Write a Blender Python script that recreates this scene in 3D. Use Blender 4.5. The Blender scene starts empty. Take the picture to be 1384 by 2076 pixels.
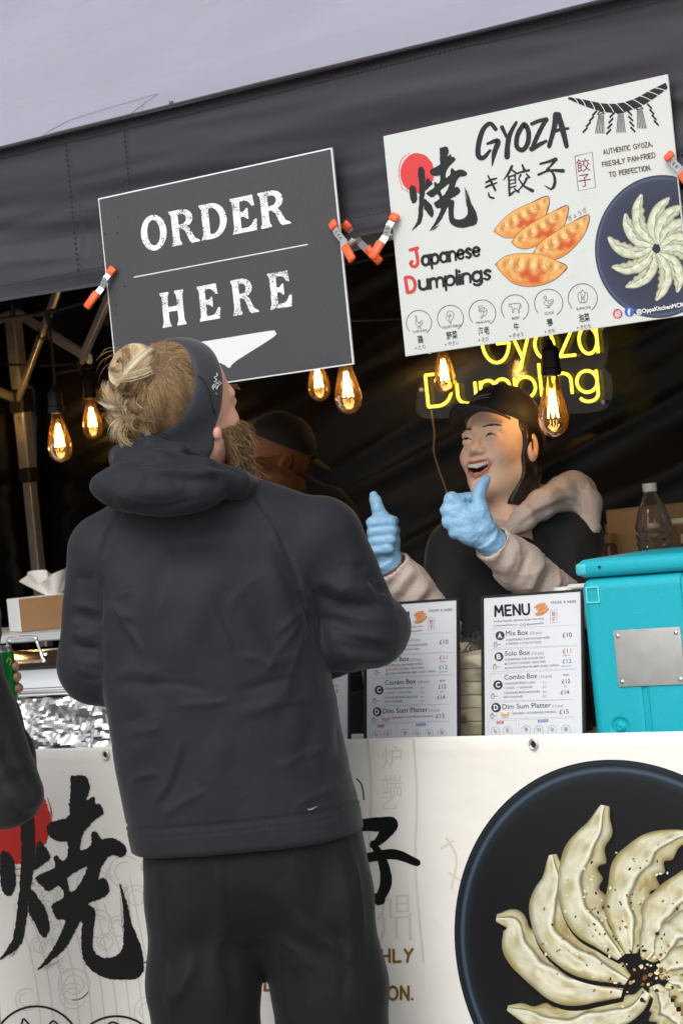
import bpy, bmesh, math, random
import numpy as np
from mathutils import Vector, Matrix, geometry

SC = bpy.context.scene
COL = SC.collection
# ------------------------------------------------------------------ camera
F_PX, TH, ROLL = 4339.0, 0.6, 0.1004
CAM = np.array([2.881, -3.434, 1.38])
FW = np.array([-math.sin(TH), math.cos(TH), 0.0])
RT = np.array([math.cos(TH), math.sin(TH), 0.0])
UP = np.array([0.0, 0.0, 1.0])
cd = bpy.data.cameras.new('camera')
cam = bpy.data.objects.new('camera', cd)
COL.objects.link(cam)
cd.sensor_fit = 'VERTICAL'
cd.sensor_height = 36.0
cd.lens = 36.0 * F_PX / 2076.0
cd.clip_start = 0.05
cd.clip_end = 2000.0
rc, rs = math.cos(ROLL), math.sin(ROLL)
CX = RT * rc - UP * rs
CY = RT * rs + UP * rc
M = Matrix(((CX[0], CY[0], -FW[0], CAM[0]), (CX[1], CY[1], -FW[1], CAM[1]), (CX[2], CY[2], -FW[2], CAM[2]), (0, 0, 0, 1)))
cam.matrix_world = M
cd.dof.use_dof = True
cd.dof.focus_distance = 4.05
cd.dof.aperture_fstop = 9.0
SC.camera = cam
# ------------------------------------------------------------------ world, sun, exposure
w = bpy.data.worlds.new('World')
SC.world = w
w.use_nodes = True
nt = w.node_tree
sky = nt.nodes.new('ShaderNodeTexSky')
sky.sky_type = 'NISHITA'
sky.sun_disc = False
SUN_EL, SUN_AZ = math.radians(42), math.radians(165)   # azimuth clockwise from +Y
sky.sun_elevation = SUN_EL
sky.sun_rotation = SUN_AZ
sky.air_density = 1.3
sky.dust_density = 4.0
hs = nt.nodes.new('ShaderNodeHueSaturation')
hs.inputs['Saturation'].default_value = 0.25
nt.links.new(sky.outputs[0], hs.inputs['Color'])
bg = nt.nodes['Background']
nt.links.new(hs.outputs[0], bg.inputs[0])
bg.inputs[1].default_value = 0.15
sd = bpy.data.lights.new('sun', 'SUN')
sd.energy = 0.7
sd.angle = math.radians(45)
sd.color = (1.0, 0.97, 0.93)
sun = bpy.data.objects.new('sun', sd)
COL.objects.link(sun)
sdir = Vector((math.sin(SUN_AZ) * math.cos(SUN_EL), math.cos(SUN_AZ) * math.cos(SUN_EL), math.sin(SUN_EL)))
sun.rotation_euler = (-sdir).to_track_quat('-Z', 'Y').to_euler()
sun.location = (0, -5, 9)
SC.view_settings.view_transform = 'Standard'
SC.view_settings.look = 'None'
SC.view_settings.gamma = 1.0
SC.view_settings.use_curve_mapping = False
SC.view_settings.exposure = 0.27
SC.render.engine = 'CYCLES'
SC.cycles.use_denoising = True
SC.cycles.max_bounces = 8
SC.cycles.transparent_max_bounces = 16
SC.cycles.sample_clamp_indirect = 6.0
SC.cycles.caustics_reflective = False
SC.cycles.caustics_refractive = False
# ------------------------------------------------------------------ helpers
rng = np.random.default_rng(7)
random.seed(7)
A = np.array

def ray(x, y):
    a, b = x - 692.0, 1038.0 - y
    c, s = math.cos(-ROLL), math.sin(-ROLL)
    return RT * ((c * a - s * b) / F_PX) + UP * ((s * a + c * b) / F_PX) + FW

def at(x, y, Y=0.0):
    d = ray(x, y)
    return CAM + d * ((Y - CAM[1]) / d[1])

def dep(x, y, D):
    return CAM + ray(x, y) * D

def srgb(h):
    if isinstance(h, str):
        h = [int(h[i:i + 2], 16) / 255 for i in (0, 2, 4)]
    return tuple(c / 12.92 if c <= 0.04045 else ((c + 0.055) / 1.055) ** 2.4 for c in h)

# --- materials
MATS = {}
def mat(name, col=(0.5, 0.5, 0.5), rough=0.6, metal=0.0, var=0.0, vscale=20.0, bump=0.0, bscale=200.0, spec=0.5,
        trans=0.0, ior=1.45, emit=None, estr=0.0, sheen=0.0, coat=0.0, attr=None, stretch=None, sss=0.0, bdist=0.002, wrinkle=None):
    if name in MATS:
        return MATS[name]
    m = bpy.data.materials.new(name)
    m.use_nodes = True
    t = m.node_tree
    b = t.nodes['Principled BSDF']
    col = tuple(col) + (1.0,)
    b.inputs['Base Color'].default_value = col
    b.inputs['Roughness'].default_value = rough
    b.inputs['Metallic'].default_value = metal
    b.inputs['Specular IOR Level'].default_value = spec
    b.inputs['IOR'].default_value = ior
    b.inputs['Transmission Weight'].default_value = trans
    b.inputs['Sheen Weight'].default_value = sheen
    b.inputs['Sheen Roughness'].default_value = 0.4
    b.inputs['Coat Weight'].default_value = coat
    if sss:
        b.inputs['Subsurface Weight'].default_value = sss
        b.inputs['Subsurface Radius'].default_value = (0.012, 0.005, 0.003)
        b.inputs['Subsurface Scale'].default_value = 0.6
    if emit is not None:
        b.inputs['Emission Color'].default_value = tuple(emit) + (1.0,)
        b.inputs['Emission Strength'].default_value = estr
    tc = t.nodes.new('ShaderNodeTexCoord')
    src = tc.outputs['Object']
    if stretch:
        mp = t.nodes.new('ShaderNodeMapping')
        mp.inputs['Scale'].default_value = stretch
        t.links.new(src, mp.inputs[0])
        src = mp.outputs[0]
    csock = None
    if attr:
        at_ = t.nodes.new('ShaderNodeAttribute')
        at_.attribute_name = attr
        csock = at_.outputs['Color']
        t.links.new(csock, b.inputs['Base Color'])
    if var:
        n = t.nodes.new('ShaderNodeTexNoise')
        n.inputs['Scale'].default_value = vscale
        n.inputs['Detail'].default_value = 6
        t.links.new(src, n.inputs['Vector'])
        mr = t.nodes.new('ShaderNodeMapRange')
        mr.inputs[1].default_value = 0.3
        mr.inputs[2].default_value = 0.7
        mr.inputs[3].default_value = 1 - var
        mr.inputs[4].default_value = 1 + var
        t.links.new(n.outputs['Fac'], mr.inputs[0])
        mx = t.nodes.new('ShaderNodeVectorMath')
        mx.operation = 'SCALE'
        if csock:
            t.links.new(csock, mx.inputs[0])
        else:
            mx.inputs[0].default_value = col[:3]
        t.links.new(mr.outputs[0], mx.inputs['Scale'])
        t.links.new(mx.outputs[0], b.inputs['Base Color'])
    if bump:
        n = t.nodes.new('ShaderNodeTexNoise')
        n.inputs['Scale'].default_value = bscale
        n.inputs['Detail'].default_value = 4
        t.links.new(src, n.inputs['Vector'])
        bp = t.nodes.new('ShaderNodeBump')
        bp.inputs['Strength'].default_value = bump
        bp.inputs['Distance'].default_value = bdist
        t.links.new(n.outputs['Fac'], bp.inputs['Height'])
        t.links.new(bp.outputs[0], b.inputs['Normal'])
    if wrinkle:          # sharp cloth creases: (scale, strength, distance)
        n = t.nodes.new('ShaderNodeTexNoise')
        n.inputs['Scale'].default_value = wrinkle[0]
        n.inputs['Detail'].default_value = 2.5
        n.inputs['Distortion'].default_value = 0.9
        t.links.new(src, n.inputs['Vector'])
        s1 = t.nodes.new('ShaderNodeMath'); s1.operation = 'SUBTRACT'; s1.inputs[1].default_value = 0.5
        s2 = t.nodes.new('ShaderNodeMath'); s2.operation = 'ABSOLUTE'
        s3 = t.nodes.new('ShaderNodeMapRange'); s3.inputs[1].default_value = 0.0; s3.inputs[2].default_value = 0.12; s3.inputs[3].default_value = 1.0; s3.inputs[4].default_value = 0.0
        t.links.new(n.outputs['Fac'], s1.inputs[0]); t.links.new(s1.outputs[0], s2.inputs[0]); t.links.new(s2.outputs[0], s3.inputs[0])
        bw = t.nodes.new('ShaderNodeBump')
        bw.inputs['Strength'].default_value = wrinkle[1]
        bw.inputs['Distance'].default_value = wrinkle[2]
        t.links.new(s3.outputs[0], bw.inputs['Height'])
        old = b.inputs['Normal'].links
        if old: t.links.new(old[0].from_node.outputs[0], bw.inputs['Normal'])
        t.links.new(bw.outputs[0], b.inputs['Normal'])
    MATS[name] = m
    return m

# --- objects
def origin(o):
    return A(o.matrix_world.translation) if o is not None else np.zeros(3)

WORLD_ORG = {}
def thing(name, label, cat, loc=(0, 0, 0), rot=None, group=None):
    o = bpy.data.objects.new(name, None)
    COL.objects.link(o)
    o.empty_display_size = 0.05
    o.location = [float(v) for v in loc]
    if rot is not None:
        o.rotation_euler = rot
    tag(o, label, cat, group)
    WORLD_ORG[o] = A(loc, float)
    return o

def tag(o, label=None, cat=None, group=None, kind=None):
    if label: o['label'] = label
    if cat: o['category'] = cat
    if group: o['group'] = group
    if kind: o['kind'] = kind
    return o

def mesh(name, v, f, m, parent=None, smooth=True, local=False, cols=None):
    """v in world coordinates unless local; linked as one mesh object, child of parent"""
    v = np.asarray(v, float)
    org = np.zeros(3) if (parent is None or local) else WORLD_ORG.get(parent, np.zeros(3))
    me = bpy.data.meshes.new(name)
    fl = f.tolist() if isinstance(f, np.ndarray) else f
    me.from_pydata((v - org).tolist(), [], fl)
    if smooth is not False:
        me.polygons.foreach_set('use_smooth', [True] * len(me.polygons))
        if not isinstance(smooth, bool):
            me.set_sharp_from_angle(angle=math.radians(smooth))
    if m is not None:
        if isinstance(m, (list, tuple)):
            for q in m: me.materials.append(q)
        else:
            me.materials.append(m)
    if cols is not None:
        ca = me.color_attributes.new('Col', 'FLOAT_COLOR', 'POINT')
        c4 = np.ones((len(v), 4)); c4[:, :3] = cols
        ca.data.foreach_set('color', c4.ravel())
    me.update()
    o = bpy.data.objects.new(name, me)
    COL.objects.link(o)
    if parent is not None:
        o.parent = parent
    WORLD_ORG[o] = org if not local else np.zeros(3)
    return o

def copy_tree(o, parent=None):
    c = o.copy()
    COL.objects.link(c)
    if parent is not None:
        c.parent = parent
    for ch in list(o.children):
        copy_tree(ch, c)
    return c

class MB:
    """collects shapes into one mesh"""
    def __init__(s):
        s.v, s.f = [], []
    def add(s, v, f):
        n = sum(len(a) for a in s.v)
        s.v.append(np.asarray(v, float))
        s.f += [[int(i) + n for i in q] for q in f]
        return s
    def box(s, lo, hi, R=None, org=None, bev=0.0):
        lo, hi = A(lo, float), A(hi, float)
        if bev:
            v, f = bevel_box(lo, hi, bev)
        else:
            v = A([[x, y, z] for x in (lo[0], hi[0]) for y in (lo[1], hi[1]) for z in (lo[2], hi[2])])
            f = [(0, 1, 3, 2), (4, 6, 7, 5), (0, 4, 5, 1), (2, 3, 7, 6), (0, 2, 6, 4), (1, 5, 7, 3)]
        if R is not None:
            v = v @ np.asarray(R).T
        if org is not None:
            v = v + A(org)
        return s.add(v, f)
    def bar(s, a, b, w, h, up=(0, 0, 1), bev=0.0):
        a, b = A(a, float), A(b, float)
        d = b - a; L = np.linalg.norm(d); d = d / L
        up = A(up, float)
        sd_ = np.cross(d, up); sd_ /= np.linalg.norm(sd_); u2 = np.cross(sd_, d)
        R = np.stack([d, sd_, u2], 1)
        return s.box((0, -w / 2, -h / 2), (L, w / 2, h / 2), R, a, bev)
    def tube(s, pts, r, n=8, caps=True, closed=False):
        v, f = tube(pts, r, n, caps, closed)
        return s.add(v, f)
    def lathe(s, prof, c=(0, 0, 0), n=24, R=None):
        v, f = lathe(prof, n)
        if R is not None: v = v @ np.asarray(R).T
        return s.add(v + A(c), f)
    def obj(s, name, m, parent=None, smooth=40, local=False):
        return mesh(name, np.concatenate(s.v), s.f, m, parent, smooth, local)

def bevel_box(lo, hi, b):
    c, h = (lo + hi) / 2, (hi - lo) / 2
    b = min(b, h.min() * 0.99)
    v, idx = [], {}
    for sx in (-1, 1):
        for sy in (-1, 1):
            for sz in (-1, 1):
                for ax in range(3):
                    p = A([sx * (h[0] - b), sy * (h[1] - b), sz * (h[2] - b)])
                    p[ax] = (sx, sy, sz)[ax] * h[ax]
                    idx[(sx, sy, sz, ax)] = len(v); v.append(c + p)
    f = []
    for ax in range(3):
        o = [i for i in range(3) if i != ax]
        for s in (-1, 1):
            q = []
            for (a_, b_) in ((-1, -1), (1, -1), (1, 1), (-1, 1)):
                k = [0, 0, 0]; k[ax] = s; k[o[0]] = a_; k[o[1]] = b_
                q.append(idx[(k[0], k[1], k[2], ax)])
            f.append(q if (s > 0) == (ax != 1) else q[::-1])
    for ax in range(3):          # edges along ax
        o = [i for i in range(3) if i != ax]
        for a_ in (-1, 1):
            for b_ in (-1, 1):
                k1 = [0, 0, 0]; k1[o[0]] = a_; k1[o[1]] = b_
                k2 = list(k1); k1[ax] = -1; k2[ax] = 1
                f.append([idx[(*k1, o[0])], idx[(*k2, o[0])], idx[(*k2, o[1])], idx[(*k1, o[1])]])
    for sx in (-1, 1):
        for sy in (-1, 1):
            for sz in (-1, 1):
                f.append([idx[(sx, sy, sz, a_)] for a_ in range(3)])
    v = A(v)
    out = []
    for q in f:                   # make outward
        p = v[q]; n = np.cross(p[1] - p[0], p[2] - p[0])
        out.append(q if n @ (p.mean(0) - c) > 0 else q[::-1])
    return v, out

def frames(P):
    P = np.asarray(P, float)
    T = np.gradient(P, axis=0)
    T /= np.linalg.norm(T, axis=1)[:, None] + 1e-12
    u = np.cross(T[0], A([0.3, 0.2, 0.93]))
    if np.linalg.norm(u) < 1e-3: u = np.cross(T[0], A([1.0, 0, 0]))
    U = []
    for t in T:
        u = u - t * (u @ t); u /= np.linalg.norm(u) + 1e-12
        U.append(u)
    U = A(U)
    return T, U, np.cross(T, U)

def tube(P, r, n=8, caps=True, closed=False):
    P = np.asarray(P, float)
    r = np.broadcast_to(np.asarray(r, float), (len(P),))
    T, U, V = frames(P)
    a = np.linspace(0, 2 * np.pi, n, endpoint=False)
    v = P[:, None] + r[:, None, None] * (U[:, None] * np.cos(a)[None, :, None] + V[:, None] * np.sin(a)[None, :, None])
    v = v.reshape(-1, 3)
    f = []
    k = len(P)
    for i in range(k - 1 + (1 if closed else 0)):
        i2 = (i + 1) % k
        for j in range(n):
            j2 = (j + 1) % n
            f.append([i * n + j, i * n + j2, i2 * n + j2, i2 * n + j])
    if caps and not closed:
        f.append(list(range(n))[::-1]); f.append([(k - 1) * n + j for j in range(n)])
    return v, f

def lathe(prof, n=24):
    prof = A(prof, float)
    a = np.linspace(0, 2 * np.pi, n, endpoint=False)
    v = np.stack([prof[:, None, 0] * np.cos(a), prof[:, None, 0] * np.sin(a), np.repeat(prof[:, None, 1], n, 1)], -1).reshape(-1, 3)
    f = []
    k = len(prof)
    for i in range(k - 1):
        for j in range(n):
            j2 = (j + 1) % n
            f.append([i * n + j, i * n + j2, (i + 1) * n + j2, (i + 1) * n + j])
    if prof[0, 0] > 1e-6: f.append(list(range(n))[::-1])
    if prof[-1, 0] > 1e-6: f.append([(k - 1) * n + j for j in range(n)])
    return v, f

def smooth_line(P, n=8, closed=False):
    """Catmull-Rom through P"""
    P = np.asarray(P, float)
    if len(P) < 3 and not closed:
        t = np.linspace(0, 1, n + 1)[:, None]
        return P[0] * (1 - t) + P[-1] * t
    Q = np.vstack([P[-1], P, P[0], P[1]]) if closed else np.vstack([2 * P[0] - P[1], P, 2 * P[-1] - P[-2]])
    out = []
    m = len(P) if closed else len(P) - 1
    for i in range(m):
        p0, p1, p2, p3 = Q[i], Q[i + 1], Q[i + 2], Q[i + 3]
        t = np.linspace(0, 1, n, endpoint=False)[:, None]
        out.append(0.5 * ((2 * p1) + (-p0 + p2) * t + (2 * p0 - 5 * p1 + 4 * p2 - p3) * t ** 2 + (-p0 + 3 * p1 - 3 * p2 + p3) * t ** 3))
    if not closed: out.append(P[-1:])
    return np.vstack(out)

def resample(P, n):
    P = np.asarray(P, float)
    s = np.concatenate([[0], np.cumsum(np.linalg.norm(np.diff(P, axis=0), axis=1))])
    t = np.linspace(0, s[-1], n)
    return np.stack([np.interp(t, s, P[:, k]) for k in range(P.shape[1])], 1)

# --- noise
def _hash(ix, iy, iz, seed):
    h = (ix * 374761393 + iy * 668265263 + iz * 2147483647 + seed * 1274126177) & 0xFFFFFFFF
    h = ((h ^ (h >> 13)) * 1274126177) & 0xFFFFFFFF
    h = h ^ (h >> 16)
    return (h & 0xFFFF) / 32767.5 - 1.0

def noise(p, seed=0):
    p = np.asarray(p, float)
    if p.shape[-1] == 2: p = np.concatenate([p, np.zeros(p.shape[:-1] + (1,))], -1)
    i = np.floor(p).astype(np.int64); f = p - i
    u = f * f * f * (f * (f * 6 - 15) + 10)
    r = 0
    for dx in (0, 1):
        for dy in (0, 1):
            for dz in (0, 1):
                wt = (u[..., 0] if dx else 1 - u[..., 0]) * (u[..., 1] if dy else 1 - u[..., 1]) * (u[..., 2] if dz else 1 - u[..., 2])
                r = r + wt * _hash(i[..., 0] + dx, i[..., 1] + dy, i[..., 2] + dz, seed)
    return r

def fbm(p, o=4, seed=0):
    r, a = 0, 1.0
    for k in range(o):
        r = r + a * noise(np.asarray(p) * 2 ** k, seed + k * 17); a *= 0.5
    return r

# --- implicit surfaces
def sd_cap(p, a, b, ra, rb=None):
    rb = ra if rb is None else rb
    a, b = A(a, float), A(b, float)
    ab = b - a
    t = np.clip((p - a) @ ab / (ab @ ab), 0, 1)
    return np.linalg.norm(p - (a + t[:, None] * ab), axis=1) - (ra + (rb - ra) * t)

def sd_chain(p, pts, rad, k=0.01):
    d = None
    for i in range(len(pts) - 1):
        e = sd_cap(p, pts[i], pts[i + 1], rad[i], rad[i + 1])
        d = e if d is None else smin(d, e, k)
    return d

def sd_ell(p, c, r, R=None):
    q = p - A(c, float)
    if R is not None: q = q @ R
    r = A(r, float)
    k0 = np.linalg.norm(q / r, axis=1)
    k1 = np.linalg.norm(q / (r * r), axis=1) + 1e-9
    return k0 * (k0 - 1.0) / k1

def smin(a, b, k):
    h = np.clip(0.5 + 0.5 * (b - a) / k, 0, 1)
    return b + (a - b) * h - k * h * (1 - h)

def smax(a, b, k):
    return -smin(-a, -b, k)

def rot(ax, ang):
    return A(Matrix.Rotation(ang, 3, Vector(ax)))

def nets(f, lo, hi, h, iters=2):
    lo, hi = A(lo, float), A(hi, float)
    n = np.ceil((hi - lo) / h).astype(int) + 1
    ax = [lo[i] + h * np.arange(n[i]) for i in range(3)]
    # coarse pass finds the blocks near the surface
    S = 4
    cn = np.ceil(n / S).astype(int)
    cx = [lo[i] + h * (S * np.arange(cn[i]) + (S - 1) / 2) for i in range(3)]
    G = np.stack(np.meshgrid(*cx, indexing='ij'), -1).reshape(-1, 3)
    cv = f(G).reshape(cn)
    near = np.abs(cv) < h * S * 1.6
    near = np.repeat(np.repeat(np.repeat(near, S, 0), S, 1), S, 2)[:n[0], :n[1], :n[2]]
    val = np.repeat(np.repeat(np.repeat(cv, S, 0), S, 1), S, 2)[:n[0], :n[1], :n[2]].copy()
    ii = np.argwhere(near)
    val[near] = f(np.stack([ax[k][ii[:, k]] for k in range(3)], 1))
    ins = val < 0
    # cells
    m = n - 1
    cnt = np.zeros(m); pos = np.zeros(tuple(m) + (3,))
    base = np.stack(np.meshgrid(*[a_[:-1] for a_ in ax], indexing='ij'), -1)
    def corner(d): return tuple(slice(d[k], d[k] + m[k]) for k in range(3))
    for k in range(3):
        o = [j for j in range(3) if j != k]
        for a_ in (0, 1):
            for b_ in (0, 1):
                d0 = [0, 0, 0]; d0[o[0]] = a_; d0[o[1]] = b_
                d1 = list(d0); d1[k] = 1
                v0, v1 = val[corner(d0)], val[corner(d1)]
                x = (v0 < 0) != (v1 < 0)
                t = np.where(x, v0 / np.where(x, v0 - v1, 1), 0)
                cnt += x
                for j in range(3):
                    pos[..., j] += x * (d0[j] + (t if j == k else 0))
    act = cnt > 0
    idx = -np.ones(m, int); idx[act] = np.arange(act.sum())
    V = base[act] + h * pos[act] / cnt[act][:, None]
    Q = []
    for k in range(3):
        o = [(k + 1) % 3, (k + 2) % 3]
        sl0 = [slice(None)] * 3; sl1 = [slice(None)] * 3
        sl0[k] = slice(0, n[k] - 1); sl1[k] = slice(1, n[k])
        for j in o:
            sl0[j] = slice(1, n[j] - 1); sl1[j] = slice(1, n[j] - 1)
        a_, b_ = ins[tuple(sl0)], ins[tuple(sl1)]
        for flip, mk in ((False, a_ & ~b_), (True, ~a_ & b_)):
            e = np.argwhere(mk)
            if not len(e): continue
            e[:, o[0]] += 1; e[:, o[1]] += 1
            def g(da, db):
                c = e.copy(); c[:, o[0]] -= da; c[:, o[1]] -= db
                return idx[c[:, 0], c[:, 1], c[:, 2]]
            q = np.stack([g(1, 1), g(0, 1), g(0, 0), g(1, 0)], 1)
            Q.append(q[:, ::-1] if flip else q)
    Q = np.vstack(Q)
    Q = Q[(Q >= 0).all(1)]
    for _ in range(iters):
        g = grad(f, V, h * 0.25); d = f(V)
        s = d / np.maximum((g * g).sum(1), 0.05)
        V = V - g * np.clip(s, -h, h)[:, None]
    return V, Q

def grad(f, V, e):
    return np.stack([(f(V + e * np.eye(3)[k]) - f(V - e * np.eye(3)[k])) / (2 * e) for k in range(3)], 1)

def vnormals(V, Q):
    n = np.cross(V[Q[:, 2]] - V[Q[:, 0]], V[Q[:, 3]] - V[Q[:, 1]])
    N = np.zeros_like(V)
    for k in range(4): np.add.at(N, Q[:, k], n)
    return N / (np.linalg.norm(N, axis=1)[:, None] + 1e-12)

def line_dist(V, P):
    best = np.full(len(V), 1e9); par = np.zeros(len(V)); side = np.zeros(len(V))
    P = np.asarray(P, float); k = len(P) - 1
    for i in range(k):
        ab = P[i + 1] - P[i]
        t = np.clip((V - P[i]) @ ab / (ab @ ab), 0, 1)
        d = np.linalg.norm(V - P[i] - t[:, None] * ab, axis=1)
        b = d < best
        best[b] = d[b]; par[b] = (i + t[b]) / k
    return best, par

def folds(V, N, L):
    """L: (polyline, width, amplitude); a ridge (amp>0) or valley that fades out at both ends"""
    D = np.zeros(len(V))
    face = np.clip(N[:, 1] * 3, 0, 1)                    # folds are drawn on the side turned to +b
    V2 = V[:, [0, 2]]
    for P, wd, am in L:
        P = smooth_line(P, 4)
        lo_, hi_ = P[:, [0, 2]].min(0) - 4 * wd, P[:, [0, 2]].max(0) + 4 * wd
        sel = np.where((V2 > lo_).all(1) & (V2 < hi_).all(1) & (face > 0))[0]
        if not len(sel): continue
        d, t = line_dist(V2[sel], P[:, [0, 2]])
        k = 0.78 * np.exp(-d / wd) if wd < 0.0065 else 0.9 * np.exp(-(d / wd) ** 2)     # narrow ones are sharp creases
        D[sel] += am * k * face[sel] * np.clip(np.minimum(t, 1 - t) * 4, 0, 1) ** 0.8
    return V + N * D[:, None]

# --- flat print: everything is given in a drawing space that is mapped to the printed plane
class Art:
    def __init__(s, to3d, nrm, start=0.0003, step=0.000006):
        s.m, s.n = to3d, A(nrm, float)
        s.v, s.f, s.c, s.k = [], [], [], 0
        s.h, s.step = start, step
    def raw(s, P, F, cols):
        """P in drawing space (N,2)"""
        W = A([s.m(x, y) for x, y in P]) + s.n * s.h
        s.h += s.step
        n = s.k
        s.v.append(W)
        c = np.asarray(cols, float) * 0.86
        s.c.append(np.broadcast_to(c, (len(W), 3)))
        s.f += [[int(i) + n for i in q] for q in F]
        s.k += len(W)
    def poly(s, P, col, holes=(), sm=0):
        P = [np.asarray(P, float)] + [np.asarray(h, float) for h in holes]
        if sm: P = [smooth_line(q, sm, True) for q in P]
        tri = geometry.tessellate_polygon([[Vector((x, y, 0)) for x, y in q] for q in P])
        s.raw(np.vstack(P), tri, srgb(col))
    def grid(s, P, cols):
        """P (n,m,2) with colours (n,m,3) linear"""
        n, m = P.shape[:2]
        F = [[i * m + j, i * m + j + 1, (i + 1) * m + j + 1, (i + 1) * m + j] for i in range(n - 1) for j in range(m - 1)]
        s.raw(P.reshape(-1, 2), F, np.asarray(cols).reshape(-1, 3))
    def stroke(s, P, w, col, n=6, rough=0.0, caps=True, closed=False):
        P = np.asarray(P, float)
        w = np.broadcast_to(np.asarray(w, float), (len(P),))
        Q = smooth_line(np.column_stack([P, w]), n, closed) if n else np.column_stack([P, w])
        if closed: Q = np.vstack([Q, Q[:1]])
        p, w = Q[:, :2], Q[:, 2] / 2
        T = np.gradient(p, axis=0)
        if closed: T[0] = T[-1] = p[1] - p[-2]
        T /= np.linalg.norm(T, axis=1)[:, None] + 1e-9
        N = np.stack([-T[:, 1], T[:, 0]], 1)
        if rough:
            w = w * (1 + rough * rng.standard_normal(len(w)))
        L, R = p + N * w[:, None], p - N * w[:, None]
        k = len(p)
        V = [L, R]
        F = [[i, i + 1, k + i + 1, k + i] for i in range(k - 1)]
        if caps and not closed:
            nn = 2 * k
            for e, sg in ((0, -1), (k - 1, 1)):
                a_ = np.linspace(-np.pi / 2, np.pi / 2, 7)[1:-1]
                C = p[e] + w[e] * (sg * T[e] * np.cos(a_)[:, None] + N[e] * np.sin(a_)[:, None])
                V.append(C)
                F.append([k + e] + list(range(nn, nn + 5)) + [e]); nn += 5
        s.raw(np.vstack(V), F, srgb(col))
    def circle(s, c, r, col, width=None, n=40, a0=0, a1=2 * np.pi, ax=None, ay=None):
        ax = A(ax if ax is not None else (1, 0), float); ay = A(ay if ay is not None else (0, 1), float)
        a_ = np.linspace(a0, a1, n)
        P = A(c) + r * (np.cos(a_)[:, None] * ax + np.sin(a_)[:, None] * ay)
        if width: s.stroke(P, width, col, n=0, caps=False)
        else: s.poly(P[:-1], col)
    def text(s, body, p0, p1, h, col, up=None, bold=0.0, shear=0.0):
        """fit body between p0 and p1 (baseline), h = cap height in drawing units"""
        V, F, wd = font_mesh(body, bold)
        p0, p1 = A(p0, float), A(p1, float)
        e = (p1 - p0) / wd
        if up is None:
            t = (p1 - p0) / np.linalg.norm(p1 - p0)
            up = A([t[1], -t[0]])
        up = A(up, float) * h
        s.raw(p0 + V[:, :1] * e + V[:, 1:2] * (up + shear * e * wd / max(len(body), 1)), F, srgb(col))
    def build(s, name, m, parent):
        return mesh(name, np.concatenate(s.v), s.f, m, parent, False, cols=np.concatenate(s.c))

_FM = {}
def font_mesh(body, bold=0.0):
    key = (body, bold)
    if key in _FM: return _FM[key]
    def get(t):
        cu = bpy.data.curves.new('t', 'FONT')
        cu.body = t; cu.size = 1.0; cu.resolution_u = 3; cu.offset = bold
        o = bpy.data.objects.new('t', cu)
        COL.objects.link(o)
        dg = bpy.context.evaluated_depsgraph_get()
        me = bpy.data.meshes.new_from_object(o.evaluated_get(dg))
        v = A([tuple(q.co) for q in me.vertices]).reshape(-1, 3)[:, :2]
        f = [list(p.vertices) for p in me.polygons]
        bpy.data.objects.remove(o); bpy.data.curves.remove(cu); bpy.data.meshes.remove(me)
        return v, f
    v, f = get(body)
    if 'cap' not in _FM: _FM['cap'] = get('H')[0][:, 1].max()
    v = v.copy(); v[:, 0] -= v[:, 0].min(); v /= _FM['cap']
    _FM[key] = (v, f, v[:, 0].max())
    return _FM[key]

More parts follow.
